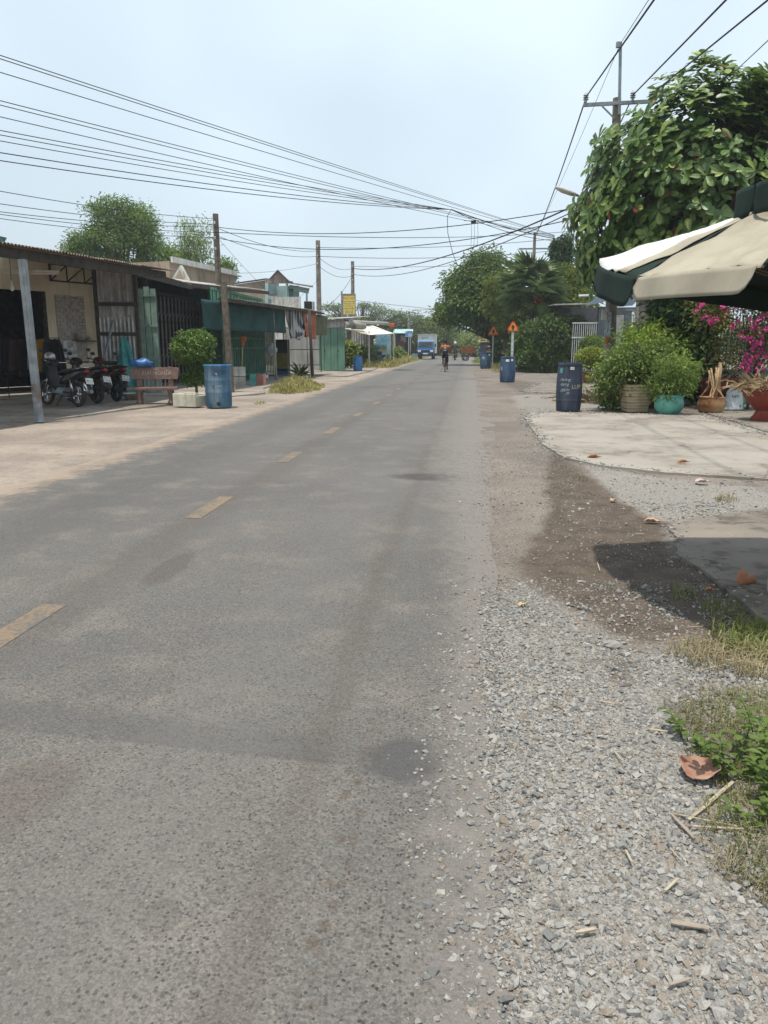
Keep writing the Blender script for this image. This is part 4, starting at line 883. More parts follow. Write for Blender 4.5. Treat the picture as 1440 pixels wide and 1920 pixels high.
cloth('cloth', pm('faded_orange', C(190, 118, 92, .5), C(160, 92, 72, .5), scale=3, rough=0.9), oc, (-7.1, 35.6, 0), (-6.75, 37.2, 0), 1.8, 2.98, 0.08, 12, 24, 8, gather=0.3)
oc = thing('olive_tarp', 'olive tarp sagging over the wire gate', 'tarp', Vector((-7, 38, 2)))
cloth('cloth', pm('olive_canvas', C(108, 110, 82, .5), C(84, 88, 64, .5), scale=3, rough=0.9), oc, (-6.95, 37.1, 0), (-6.55, 39.2, 0), 1.95, 2.9, 0.06, 9, 24, 8)
# small goods by the green shop
PVC = pm('white_bucket', C(206, 204, 198, .5), C(186, 182, 176, .5), scale=4, rough=0.5)
for u, lb in ((453, 'tall white plastic drum holding the broom by the green gate'), (443, 'tall white plastic drum nearest the timber post')):
    t = thing('plastic_drum', lb, 'drum', G(u + 1, 722, 0.045)); prof = [(0.13, 0), (0.14, 0.02), (0.14, 0.31), (0.147, 0.32), (0.14, 0.33), (0.14, 0.6), (0.148, 0.62), (0.148, 0.66), (0.13, 0.66), (0.125, 0.1), (0.01, 0.09)]
    MB().lathe(prof, 18).build('shell', PVC, t, smooth=40); MB().lathe([(0.149, 0.31), (0.15, 0.315), (0.149, 0.33)], 18, close=False).build('band', STEEL_DK, t)
br = thing('broom', 'orange-headed broom with yellow handle standing in a white drum', 'broom', GB(453.5, 722, 0.16))
MB().tube([(0, 0, 0), (0.04, 0, 0.6), (0.09, 0, 1.3)], 0.016, 6).build('handle', pm('yellow_bamboo', C(186, 168, 84, .5), rough=0.6), br, smooth=True)
MB().loft([((0.085, 0, 1.25), (0.04, 0, 0), (0, 0.02, 0)), ((0.11, 0, 1.45), (0.1, 0, 0), (0, 0.03, 0)), ((0.15, 0, 1.62), (0.15, 0, 0), (0, 0.035, 0))], 12).build('bristles', pm('orange_bristles', C(168, 104, 60, .5), C(130, 78, 44, .5), scale=30, rough=0.95, bump=0.6, bscale=90), br, smooth=50)
tl = thing('floor_tile', 'turquoise patterned tile leaning by the green gate', 'tile', G(474, 722.5, 0.045)); MB().box((0, 0.05, 0.2), (0.24, 0.02, 0.42), M=Matrix.Rotation(R(-12), 3, 'X')).build('tile_body', TEAL, tl)
tl = thing('pink_board', 'pink ribbed board leaning beside the turquoise tile', 'board', G(489, 722.5, 0.045)); MB().box((0, 0.05, 0.2), (0.38, 0.03, 0.42), M=Matrix.Rotation(R(-10), 3, 'X')).build('panel', pm('pink_paint', C(176, 128, 118, .5), rough=0.8), tl)
for k in range(5): MB().box((-0.15 + k * 0.075, 0.025, 0.2), (0.012, 0.02, 0.4), M=Matrix.Rotation(R(-10), 3, 'X')).build('rib', pm('pink_paint', C(176, 128, 118, .5)), tl)
fz = thing('display_case', 'dark cabinet with yellow front and blue base behind the pale pole', 'cabinet', G(529, 703, 0.04))
MB().box((0, 0.2, 0.95), (0.62, 0.45, 1.5)).build('body', STEEL_DK, fz); MB().box((0, -0.035, 0.68), (0.56, 0.02, 0.75)).build('front_panel', pm('mustard_panel', C(150, 138, 48, .5), C(126, 116, 44, .5), rough=0.6), fz)
MB().box((0, 0.2, 0.1), (0.64, 0.47, 0.2)).build('base', pm('blue_base', C(70, 110, 150, .5), rough=0.6), fz); MB().box((0.31, -0.04, 0.95), (0.02, 0.02, 1.5)).build('trim', ZINC, fz)
wb = thing('plastic_sack', 'translucent white plastic sack hanging by the pale pole', 'sack', at(509, 660, 33.0)); 
mb = MB().ball((0, 0, 0.1), (0.24, 0.15, 0.28), 14, 9); mb.v = [(x * (1 + 0.15 * math.sin(z * 15)), y, z + 0.03 * math.sin(x * 20)) for x, y, z in mb.v]; mb.build('sack_body', pm('white_film', C(186, 192, 194, .5), C(150, 158, 160, .5), rough=0.35), wb, smooth=True)
MB().tube([(0, 0, 0.35), (0.02, 0, 0.85)], 0.008, 5).build('string', BLACK, wb)
bk = thing('paint_tin', 'green and white tin on the ground beside the cabinet', 'tin', G(497, 712, 0.045)); MB().lathe([(0.14, 0), (0.14, 0.3), (0.146, 0.31), (0.14, 0.32), (0.02, 0.31)], 14).build('can', pm('green_tin', C(120, 160, 150, .5), rough=0.5), bk, smooth=40); MB().lathe([(0.143, 0.08), (0.143, 0.2)], 14, close=False).build('paper_band', PAPER, bk)
# wire mesh gate with white sheets behind
wg = thing('wire_gate', 'chain-link wire gate in front of white sheets beside the green kiosk', 'gate', G(568, 698, 0.04))
gw, gh = 2.0, 2.3; Mx = Matrix.Rotation(R(20), 3, 'Z')
def gp(x, z, y=0.0): return Mx @ Vector((x, y, z))
mb = MB()
for k in range(-14, 24):
    for sgn in (1, -1):
        a, b_ = (k * 0.14, 0.35) if sgn > 0 else (k * 0.14 - 0.0, 0.35)
        x0 = -1 + k * 0.14; x1 = x0 + sgn * 1.9; z0, z1 = 0.4, 2.3
        t0, t1 = 0.0, 1.0
        for lim in (-1.0, 1.0):
            pass
        pts = []
        for t in np.linspace(0, 1, 39):
            x = x0 + (x1 - x0) * t
            if -1 <= x <= 1: pts.append(gp(x, z0 + (z1 - z0) * t))
        if len(pts) > 1: mb.tube([pts[0], pts[-1]], 0.006, 4, cap=False)
mb.build('wire_mesh', STEEL_DK, wg)
for z in (0.38, 1.2, 2.32): MB().bar(gp(-1, z), gp(1, z), 0.04).build('rail', STEEL_DK, wg)
for x in (-1, 1): MB().bar(gp(x, 0), gp(x, 2.4), 0.045).build('stile', STEEL_DK, wg)
for k in range(3): MB().box(gp(-0.68 + k * 0.66, 1.2, 0.35), (0.62, 0.02, 2.2), rz=R(20)).build('backing_sheet', WHITEP, wg)
# green kiosk
kl, kr = G(597, 694.5, 0.05), G(647, 696.5, 0.05); kd = (kr - kl); kw = kd.length; ka = math.atan2(kd.y, kd.x)
ks = thing('metal_kiosk', 'closed sheet-metal kiosk with four green door leaves', 'kiosk', (kl + kr) / 2, ka)
for k in range(4): MB().box((-kw / 2 + kw * (k + 0.5) / 4, 0, 1.18), (kw / 4 - 0.045, 0.04, 2.3)).build('door_leaf', KGREEN, ks)
MB().box((0, 0.026, 1.18), (kw - .03, 0.008, 2.3)).build('door_backing', STEEL_DK, ks)
kv = Matrix.Rotation(-ka, 3, 'Z') @ Vector((kr.x, kr.y, 0)).normalized() * 1.2; kv2 = Vector((-0.2, 1.2, 0)) if kv.y < 0.3 else kv
MB().prism([(-kw / 2 + .02, .03), (kw / 2 - .02, .03), (kw / 2 - .05 + kv2.x, kv2.y), (-kw / 2 + .02 + kv2.x, kv2.y)], 0.0, 2.78).build('body', DKZINC, ks); MB().box((-kw / 2 - 0.05, 0.02, 1.2), (0.09, 0.1, 2.35)).build('corner_post', pm('blue_base', C(70, 110, 150, .5), rough=0.6), ks)
MB().corr((-kw / 2 - 0.02, -0.02, 2.36), (kw / 2, -0.02, 2.36), (-kw / 2 - 0.02, -0.02, 2.8), (kw / 2, -0.02, 2.8), 0.1, 0.012).build('transom_sheet', DKZINC, ks, smooth=True)
MB().corr((-kw / 2 - 0.35, 0.1, 0.0), (-kw / 2 - 0.1, 0.04, 0.0), (-kw / 2 - 0.35, 0.1, 2.75), (-kw / 2 - 0.1, 0.04, 2.75), 0.08, 0.012).build('side_sheet', DKZINC, ks, smooth=True)
MB().corr((-kw / 2 - 0.4, -0.3, 2.84), (kw / 2 + 0.5, -0.3, 2.84), (-kw / 2 - 0.4, 1.6, 2.98), (kw / 2 + 0.3, 1.6, 2.98), 0.1, 0.014).build('roof', ZINC, ks, smooth=True)
for k in (0, 2): MB().box((kw * (k - 1) / 4 + 0.05, -0.035, 1.1), (0.03, 0.03, 0.14)).build('handle', STEEL_DK, ks)
# ================================================================== BARRELS
def barrel_mat(name, c1, c2, fade):
    return pm(name, c1, c2, scale=2.5, rough=0.55, stain=fade, stain_amt=0.45, stain_scale=1.2, streak=True, spec=0.3, bump=0.05, bscale=12)
BL_FADED = barrel_mat('faded_blue_plastic', C(82, 122, 150, .42), C(62, 100, 130, .42), C(130, 152, 166, .5))
BL_DARK = barrel_mat('navy_blue_plastic', C(70, 80, 100, .36), C(58, 66, 84, .36), C(96, 104, 118, .4))
BL_MID = barrel_mat('mid_blue_plastic', C(64, 94, 130, .42), C(52, 78, 110, .42), C(96, 118, 142, .45))
BL_BRIGHT = barrel_mat('bright_blue_plastic', C(64, 130, 186, .5), C(48, 108, 164, .5), C(110, 156, 190, .5))
PRINT = pm('torn_white_print', C(206, 212, 214, .5), C(120, 140, 154, .5), scale=25, rough=0.7)
CREAMPAINT = pm('scrawled_paint', C(198, 186, 160, .5), C(150, 140, 120, .5), scale=20, rough=0.8)
def on_barrel(r, ang, z, lift=0.003):
    return facing((r * math.cos(ang) + lift * math.cos(ang), r * math.sin(ang) + lift * math.sin(ang), z), (math.cos(ang), math.sin(ang), 0))
def patch(root, r, a0, a1, z0, z1, mat, name='paper_label', ragged=0.0, seed=1, rf=None):
    rr = random.Random(seed); rf = rf or (lambda z: r)
    def fn(a, b_):
        t = a0 + (a1 - a0) * a; z = z0 + (z1 - z0) * b_ + ragged * rr.uniform(-1, 1) * (z1 - z0); q = rf(z) + 0.004
        return (q * math.cos(t), q * math.sin(t), z)
    MB().grid(fn, 8, 3).build(name, mat, root)
# open drum without lid, left of the road
ob = G(411, 763, 0.03); aim = math.atan2(-ob.y, -ob.x)
bar = thing('open_barrel', 'open faded blue plastic barrel without lid beside the clipped bush', 'barrel', ob, aim)
H_, r_ = 1.0, 0.315
prof = [(r_ * .93, 0), (r_ * .97, 0.02), (r_ * 1.0, 0.1), (r_ * 1.0, 0.34), (r_ * 1.015, 0.36), (r_ * 1.0, 0.38), (r_ * 0.995, 0.62), (r_ * 1.01, 0.64), (r_ * .995, 0.66), (r_ * 1.0, 0.9), (r_ * 1.03, 0.96), (r_ * 1.04, 0.99), (r_ * 1.0, 1.0), (r_ * .97, 0.985), (r_ * .96, 0.6), (r_ * .93, 0.05), (0.01, 0.04)]
MB().lathe(prof, 36, wob=0.006).build('shell', BL_FADED, bar, smooth=45)
MB().lathe([(r_ * 1.035, 0.965), (r_ * 1.055, 0.98), (r_ * 1.05, 1.005), (r_ * 1.0, 1.008)], 36, close=False, wob=0.006).build('rim', BL_BRIGHT, bar, smooth=True)
patch(bar, r_, 0.55, 0.05, 0.78, 0.88, BL_MID, 'faded_print', 0.15, 2); patch(bar, r_, 0.2, -0.45, 0.75, 0.9, BL_MID, 'faded_print', 0.2, 3); patch(bar, r_, -0.05, -0.17, 0.78, 0.82, PRINT, 'torn_label', 0.3, 4)
lettering('TCHERY', 0.09, BL_MID, bar, on_barrel(r_, 0.28, 0.84), name='printing', sx=0.9); lettering('GMAT', 0.07, PRINT, bar, on_barrel(r_, 0.0, 0.5), name='printing'); patch(bar, r_, -0.25, -0.45, 0.46, 0.53, BL_MID, 'faded_print', 0.2, 5)
MB().ball((r_ * 0.98 * math.cos(-0.02), r_ * 0.98 * math.sin(-0.02), 0.1), (0.02, 0.05, 0.055), 10, 6).build('drain_hole', BLACK, bar, smooth=True)
def drum(label, loc, H, r, mat, marks=(), n=32, lid=True, group='closed blue barrels along the road', lidmat=None):
    t = thing('plastic_barrel', label, 'barrel', loc, math.atan2(-loc[1], -loc[0]), group)
    def rf(z):
        q = z / H; return r * (0.80 + 0.2 * math.sin(math.pi * min(1, max(0, (q * 0.86 + 0.12)))) ** 0.55)
    prof = [(rf(0) * .93, 0), (rf(0), 0.02 * H)] + [(rf(z * H), z * H) for z in np.linspace(0.05, 0.93, 16)]
    k = int(len(prof) * 0.28); z = prof[k][1]; prof = prof[:k] + [(rf(z), z), (rf(z) * 1.012, z + .012 * H), (rf(z), z + .024 * H)] + [p for p in prof[k + 1:] if p[1] > z + .03 * H]
    prof += [(rf(0.93 * H) * .97, .94 * H)]
    MB().lathe(prof, n, wob=0.004).build('shell', mat, t, smooth=50)
    rt = rf(0.94 * H)
    MB().lathe([(rt * .98, .935 * H), (rt * 1.05, .945 * H), (rt * 1.05, .975 * H), (rt * 1.0, .98 * H), (rt * .99, 1.0 * H), (rt * .9, 1.0 * H), (rt * .88, .985 * H), (0.01, .985 * H)], n).build('lid', lidmat or mat, t, smooth=40)
    return t, rf
t, rf = drum('dark navy plastic barrel with white scrawl, nearest on the right verge', G(1065, 771, 0.012), 1.09, 0.29, BL_DARK)
patch(t, 0, 0.36, 0.02, 0.94, 1.0, PAPER, rf=rf); lettering('CẤM ĐỔ RÁC', 0.05, INK, t, on_barrel(rf(0.97), 0.19, 0.97, 0.008), sx=0.62)
patch(t, 0, -0.62, -0.95, 0.86, 0.97, TEAL, rf=rf)
for i, (tx, ang, z, s_) in enumerate((('Hoàng', -0.32, 0.72, 0.09), ('dung', -0.36, 0.62, 0.1), ('rác', -0.15, 0.5, 0.09), ('đổ', -0.5, 0.48, 0.09), ('20', -0.12, 0.42, 0.08))): lettering(tx, s_, PRINT, t, on_barrel(rf(z), ang, z, 0.01), name='scrawl', shear=0.3)
lettering('LUF', 0.13, CREAMPAINT, t, on_barrel(rf(0.56), 0.52, 0.56, 0.012), name='scrawl')
t, rf = drum('mid blue barrel with two white labels standing before the taller warning sign', G(951, 716.5, 0.012), 1.02, 0.315, BL_MID)
patch(t, 0, 0.75, 0.45, 0.84, 0.93, PAPER, rf=rf); patch(t, 0, 0.18, -0.28, 0.82, 0.91, PAPER, rf=rf); patch(t, 0, -0.75, -1.0, 0.5, 0.62, PRINT, 'torn_label', 0.4, 7, rf=rf)
t, rf = drum('blue barrel with a torn white sticker beside the smaller warning sign', G(910, 691, 0.012), 1.0, 0.345, BL_MID)
patch(t, 0, 0.9, 0.65, 0.8, 0.9, PAPER, rf=rf); patch(t, 0, -0.2, -0.7, 0.62, 0.72, PRINT, 'torn_label', 0.4, 8, rf=rf)
t, rf = drum('bright blue barrel in front of the leafy plants by the green kiosk', G(671, 695.5, 0.05), 0.82, 0.26, BL_BRIGHT)
MB().box((rf(0.6) - 0.01, -0.12, 0.62), (0.03, 0.12, 0.04)).build('handle', BLACK, t)
t, rf = drum('blue barrel with dark lid in front of the pale blue signboard', G(710, 684.5, 0.02), 0.98, 0.28, BL_MID, lidmat=BLACK)
patch(t, 0, 0.45, -0.2, 0.6, 0.7, PRINT, 'torn_label', 0.4, 9, rf=rf)
t, rf = drum('small pale teal barrel beside the truck wheel', G(778, 674.5, 0.02), 0.6, 0.24, pm('teal_plastic', C(110, 150, 156, .5), rough=0.5))

# ================================================================== CLIPPED BUSH AND FOAM BOX
BARK = pm('brown_bark', C(122, 104, 86, .5), C(88, 74, 62, .5), scale=9, rough=0.95, bump=0.5)
bx_ = G(357, 761.5, 0.035)
fb = thing('foam_box', 'chipped white foam box planter at the foot of the clipped bush', 'planter', bx_, R(-20))
FOAM = pm('dirty_foam', C(226, 224, 206, .5), C(204, 200, 180, .5), scale=4, rough=0.85, stain=C(150, 144, 120, .5), stain_amt=0.4, streak=True, bump=0.2)
w_, d_, h_ = 0.68, 0.46, 0.31
for nm, c_, s_ in (('side', (0, -d_ / 2 + .025, h_ / 2), (w_, 0.05, h_)), ('side', (0, d_ / 2 - .025, h_ / 2), (w_, 0.05, h_)), ('end', (-w_ / 2 + .025, 0, h_ / 2), (0.05, d_ - .104, h_ - .01)), ('end', (w_ / 2 - .025, 0, h_ / 2 - .02), (0.05, d_ - .104, h_ - .05))):
    MB().box(c_, s_).build(nm, FOAM, fb, bevel=0.012)
MB().box((0, 0, h_ * .42), (w_ - .104, d_ - .104, h_ * .8)).build('soil', pm('potting_soil', C(90, 76, 64, .5), C(60, 50, 44, .5), scale=20, rough=1, bump=0.6), fb)
LF_TOPI = leafmat('clipped_bush_leaf', (0.05, 0.10, 0.022), (0.11, 0.17, 0.04), (0.2, 0.22, 0.06), trans=0.2, spec=0.4)
tb = GB(368, 757, 0.3); K = 0
blobs = [(tb.x - 0.03, tb.y + .1, 1.40, .50, .46, .44, 230), (tb.x + .08, tb.y + .1, 0.86, .2, .2, .2, 40), (tb.x - .02, tb.y + .1, 0.66, .32, .25, .13, 50)]
tree('clipped_bush', 'clipped green bush in two rounded tiers growing from the foam box', 'bush', (tb.x, tb.y + .08, 0.3), blobs, LF_TOPI, BARK, seed=21, limbs=30, r0=0.035, fork=0.3, per=36, cr=0.1, ll=0.075, lw=0.022, droop=0.35)

# ================================================================== HOUSES BEHIND
h1 = thing('back_house', 'beige rendered house with white roof edge behind the gated shop', 'house', Vector((-15, 36, 0)))
A0, A1 = at(318, 500, 34), at(440, 520, 41)
zt_ = 5.3
MB().prism([(A0.x, A0.y), (A1.x, A1.y), (A1.x - 6, A1.y + 1.6), (A0.x - 6, A0.y + 1.6)], 0, 5.05).build('wall', BEIGE, h1, w=True)
for k in range(4):
    a, b_ = k / 4, (k + 1) / 4 - 0.01; q0, q1 = A0.lerp(A1, a), A0.lerp(A1, b_)
    q0.z = q1.z = 4.98; MB().slab([q0 + Vector((0.12, -0.12, 0)), q1 + Vector((0.12, -0.12, 0)), q1 + Vector((0.1, -0.1, 0.24)), q0 + Vector((0.1, -0.1, 0.24))], 0.1).build('fascia_panel', WHITEP, h1, w=True)
g0 = at(262, 515, 33)
MB().raw([at(262, 530, 33), at(352, 540, 33), at(352, 524, 33), at(338, 497, 33), at(322, 523, 33), at(262, 505, 33)] + [q + Vector((0, .3, 0)) for q in (at(262, 530, 33), at(352, 540, 33), at(352, 524, 33), at(338, 497, 33), at(322, 523, 33), at(262, 505, 33))], [(0, 1, 2, 3, 4, 5), (11, 10, 9, 8, 7, 6), (0, 6, 7, 1), (1, 7, 8, 2), (2, 8, 9, 3), (3, 9, 10, 4), (4, 10, 11, 5), (5, 11, 6, 0)]).build('parapet', WHITEP, h1, w=True)
MB().raw([at(324, 532, 32.8), at(349, 532, 32.8), at(337, 505, 32.8)], [(0, 1, 2)]).build('gable_face', BEIGE, h1, w=True, solid=0.04)
# gabled turquoise house
Yh = 56.0
def hp(u, v, dy=0.0): return at(u, v, Yh + dy)
gh_ = thing('gabled_house', 'two-storey house with grey triangular gable and turquoise balcony porch', 'house', Vector((hp(520, 600).x, Yh, 0)))
GABLE = pm('mossy_gable_render', C(176, 164, 154, .5), C(130, 118, 110, .5), scale=1.5, rough=0.95, stain=C(92, 82, 76, .5), stain_amt=0.6, stain_scale=1.5, streak=True)
LTURQ = pm('pale_turquoise_wall', C(186, 214, 212, .5), C(160, 194, 194, .5), scale=1.2, rough=0.85, stain=C(130, 150, 148, .5), stain_amt=0.3, streak=True)
def prismY(pts, y0, y1):
    n_ = len(pts); f = [Vector((p.x, y0, p.z)) for p in pts] + [Vector((p.x, y1, p.z)) for p in pts]
    return MB().raw(f, [tuple(range(n_)), tuple(reversed(range(n_, 2 * n_)))] + [(i + n_, (i + 1) % n_ + n_, (i + 1) % n_, i) for i in range(n_)])
prismY([hp(504, 531), hp(545, 531), hp(545, 529), hp(521, 506.5), hp(506, 522), hp(497, 522), hp(497, 531)], Yh, Yh + 0.3).build('gable', GABLE, gh_, w=True)
prismY([hp(505, 523), hp(507.5, 523), hp(521, 509.5), hp(538, 527), hp(541, 527), hp(521, 505.5)], Yh - 0.08, Yh - 0.005).build('gable_trim', pm('dark_trim', C(96, 86, 82, .5), rough=0.9), gh_, w=True)
prismY([hp(536, 529), hp(548, 531), hp(548, 527.5), hp(536, 526)], Yh - .05, Yh + .25).build('gable_trim', pm('dark_trim', C(96, 86, 82, .5), rough=0.9), gh_, w=True)
prismY([hp(438, 533), hp(499, 524), hp(499, 570), hp(438, 570)], Yh + 0.4, Yh + 4).build('side_wall', BEIGE, gh_, w=True)
MB().bar(hp(437, 532, 0.35), hp(500, 523, 0.35), 0.12, 0.1).build('wall_coping', pm('dark_trim', C(96, 86, 82, .5)), gh_, w=True)
prismY([hp(497, 531), hp(503, 531), hp(503, 572), hp(497, 572)], Yh - .02, Yh + 2.8).build('column', LTURQ, gh_, w=True)
prismY([hp(535.5, 531), hp(539, 531), hp(539, 572), hp(535.5, 572)], Yh - .02, Yh + .25).build('column', LTURQ, gh_, w=True)
MB().b2((hp(500, 590).x, Yh + 2.5, 4.0), (hp(548, 590).x, Yh + 2.7, hp(500, 531).z)).build('balcony_wall', LTURQ, gh_, w=True)
MB().b2((hp(529, 590).x, Yh + 2.42, hp(529, 558).z - .6), (hp(533, 590).x, Yh + 2.49, hp(529, 551).z)).build('door', DARKIN, gh_, w=True)
prismY([hp(540, 541), hp(548, 541), hp(548, 572), hp(540, 572)], Yh + 0.3, Yh + 0.5).build('door', pm('grey_teal_door', C(110, 140, 140, .5), rough=0.7), gh_, w=True)
prismY([hp(541, 533), hp(578, 540), hp(576, 550), hp(541, 543)], Yh + .3, Yh + .5).build('porch_fascia', LTURQ, gh_, w=True)
MB().slab([hp(538, 531, -0.6), hp(587, 539, -0.6), hp(587, 537, 3), hp(538, 530, 3)], 0.06).build('porch_roof', pm('grey_roof', C(120, 116, 112, .5), rough=0.8), gh_, w=True)
MB().tube([hp(575, 541), hp(575.5, 575)], 0.07, 8).build('porch_post', LTURQ, gh_, w=True)
MB().b2((hp(515, 590).x, Yh - 0.9, 0.0), (hp(568, 590).x, Yh - 0.7, hp(515, 565).z + .25)).build('parapet', WHITEP, gh_, w=True)
for u in (505, 509, 513, 517): MB().lathe([(0.09, 0), (0.12, 0.1), (0.06, 0.25), (0.1, 0.36)], 8, c=tuple(hp(u, 561, -0.8))).build('baluster', pm('grey_baluster', C(150, 148, 142, .5), rough=0.9), gh_, w=True)
MB().b2((hp(500, 590).x, Yh - 0.95, hp(500, 562).z), (hp(519, 590).x, Yh - 0.65, hp(500, 560.5).z)).build('balustrade_rail', LTURQ, gh_, w=True)
MB().b2((hp(440, 590).x, Yh + .5, 0.0), (hp(548, 590).x, Yh + 6, 4.0)).build('ground_storey', BEIGE, gh_, w=True)
tk = thing('water_tank', 'dark square water tank on a roof between the concrete pole and the turquoise house', 'tank', at(578, 582, 46))
MB().box((0, 0, 0.26), (0.42, 0.4, 0.5)).build('tank_body', BLACK, tk, bevel=0.03); MB().box((0.32, 0, 0.24), (0.06, 0.4, 0.5)).build('frame', ZINC, tk)
for s_ in (-.15, .15): MB().box((s_, 0, -1.5), (0.06, 0.3, 3.0)).build('leg', STEEL_DK, tk)

# ================================================================== AWNING STALL AND SIGNS FURTHER ALONG
st = thing('awning_stall', 'low stall with white corrugated awning beyond the green kiosk', 'stall', at(690, 690, 56).xy.to_3d())
a0, a1, a2, a3 = at(646, 617, 50), at(692, 628, 50), at(738, 625.5, 62), at(700, 611, 62)
sheets(st, 'awning_sheet', a1, a2, at(672, 612, 54), a3, 5, pm('white_awning', C(236, 234, 226, .55), C(214, 208, 196, .55), scale=1, rough=0.6, stain=C(170, 160, 146, .5), stain_amt=0.3), seed=5)
sheets(st, 'awning_sheet', a0, a1, at(652, 612, 54), at(676, 613, 54), 3, pm('cream_awning', C(206, 196, 176, .5), C(176, 164, 146, .5), rough=0.7), seed=6)
ROLL = pm('rolled_tarp', C(176, 176, 166, .5), C(140, 138, 128, .5), scale=2, rough=0.85, stain=C(110, 104, 94, .5), stain_amt=0.4)
MB().tube([at(646, 609, 50), at(662, 609, 50.5)], 0.2, 12).build('rolled_tarp', ROLL, st, smooth=40, w=True); MB().tube([at(661, 609.5, 50.5), at(683, 612, 51.5)], [0.26, 0.2], 12).build('rolled_tarp', ROLL, st, smooth=40, w=True)
MB().tube([at(664, 603.5, 56), at(727, 606.5, 62)], [0.12, 0.12], 8).build('roof_edge', pm('pale_ridge', C(186, 186, 176, .5), rough=0.7), st, w=True, smooth=True)
MB().prism([(at(650, 640, 58).x, 58), (at(700, 640, 60).x, 60), (at(700, 640, 66).x, 66), (at(650, 640, 66).x, 66)], 0, 2.7).build('wall', pm('grey_stall_wall', C(128, 130, 132, .5), C(100, 102, 104, .5), scale=1, rough=0.9), st, w=True)
for k in range(7): 
    q = at(662 + k * 4.6, 640, 55.8); MB().box((q.x, q.y, 1.6), (0.12, 0.04, 1.5)).build('wall_board', DKZINC, st, w=True)
for u, Y in ((692, 51), (738, 62.5)):
    q = at(u, 640, Y); MB().tube([(q.x, q.y, 0), (q.x, q.y, 2.35)], 0.045, 8).build('post', PVC, st, w=True)
bn = thing('blue_banner', 'pale blue printed banner on the stall wall behind the signboard', 'banner', at(721, 665, 63))
b0, b1_ = at(704, 665, 63), at(732, 663, 63); bz0, bz1 = b0.z, at(704, 627, 63).z
m, n, b = material('banner_print'); co = n.coords(); f1 = n.noise(co, 1.3, 3); f2 = n.noise(co, 6, 3)
c = n.mix(C(120, 176, 206, .55), C(170, 208, 222, .55), n.step(f1, .35, .65)); c = n.mix(c, C(60, 110, 110, .5), n.step(f2, .6, .66)); n.put(b.inputs['Base Color'], c); b.inputs['Roughness'].default_value = .5
MB().raw([(b0.x, 63, bz0), (b1_.x, 63, bz0), (b1_.x, 63, bz1), (b0.x, 63, bz1)], [(0, 1, 2, 3)]).build('print', m, bn, w=True, solid=0.01)
MB().tube([(b1_.x, 63, 0), (b1_.x, 63, bz1 + .1)], 0.03, 6).build('post', PVC, bn, w=True)
sg = thing('roadside_signboard', 'light blue and yellow signboard with dark handwritten lettering standing in weeds', 'sign', at(713, 682.5, 60.5).xy.to_3d())
sw_, sh0, sh1 = 0.98, 0.15, at(713, 646.5, 60.5).z
m, n, b = material('signboard_print'); g_ = n.xyz(n.coords('Generated')); co = n.coords()
c = n.mix(C(196, 216, 206, .55), C(150, 196, 216, .55), n.step(g_[2], .45, .75)); sun_ = n.step(n.m('SQRT', n.add(n.m('POWER', n.sub(g_[0], .74), 2), n.mul(n.m('POWER', n.sub(g_[2], .58), 2), 1.8))), .28, .12)
c = n.mix(c, C(216, 206, 84, .55), sun_); c = n.mix(c, C(30, 34, 30, .5), n.mul(n.step(g_[2], .3, .22), n.step(n.noise(co, 4, 3), .48, .55))); n.put(b.inputs['Base Color'], c); b.inputs['Roughness'].default_value = .45
MB().box((0, 0, (sh0 + .3 + sh1) / 2), (sw_, 0.03, sh1 - sh0 - .3)).build('panel', m, sg)
for x in (-.49, .49): MB().box((x, -0.01, sh1 / 2), (0.04, 0.04, sh1)).build('post', PVC, sg)
MB().box((0, -0.012, 0.3), (1.0, 0.03, 0.04)).build('rail', PVC, sg)
lettering('TÂN LỘC', 0.3, INK, sg, facing((0.02, -0.02, sh1 - .27), (0, -1, 0)), sx=0.72)
# yellow advertising sign
ys_ = thing('yellow_sign', 'tall yellow sign with black and red lettering raised on a pole above the kiosk roof', 'sign', at(655, 607, 50))
sw_, sh_h = at(667, 570, 50).x - at(645, 570, 50).x, at(655, 552, 50).z - at(655, 589, 50).z; zc = at(655, 570.5, 50).z - ys_.location.z
YEL = pm('yellow_panel', (.82, .66, .2), (.8, .6, .17), scale=2, rough=0.5)
MB().box((0, 0, zc), (sw_, 0.06, sh_h)).build('panel', YEL, ys_)
for s_, c_ in (((0.04, .1, sh_h + .06), (-sw_ / 2 - .02, 0, zc)), ((0.04, .1, sh_h + .06), (sw_ / 2 + .02, 0, zc)), ((sw_, .1, .04), (0, 0, zc + sh_h / 2 + .02)), ((sw_, .1, .04), (0, 0, zc - sh_h / 2 - .02))): MB().box(c_, s_).build('frame', STEEL_GR, ys_)
MB().box((-sw_ / 2 - .1, 0.05, zc - .3), (0.09, 0.06, sh_h + 1.0)).build('post', STEEL_GR, ys_); MB().bar((-sw_ / 2 - .1, .05, zc - sh_h / 2 - .1), (-sw_ / 2 - .6, .05, -0.05), 0.05).build('brace', STEEL_GR, ys_); MB().box((sw_ * .2, .1, -0.1), (0.05, 0.05, 0.7)).build('brace', STEEL_GR, ys_)
RED = pm('red_letter_paint', C(196, 64, 24, .5), rough=0.6)
for tx, s_, zz, mt, sx_ in (('SỬA KHÓA XE', .15, .46, INK, .75), ('THỦY KIM', .23, .29, RED, .72), ('NHÀ HÀNG CƠM', .11, .13, INK, .8), ('PHỞ - BÚN - MÌ', .11, .02, INK, .85), ('HỦ TIẾU NAM', .1, -.09, INK, .85), ('Cơm Phần', .17, -.22, INK, .9), ('0978 057 340', .1, -.35, INK, .9), ('0976 557 468', .1, -.43, INK, .9)):
    lettering(tx, s_, mt, ys_, facing((0, -0.034, zc + zz * sh_h), (0, -1, 0)), sx=sx_)
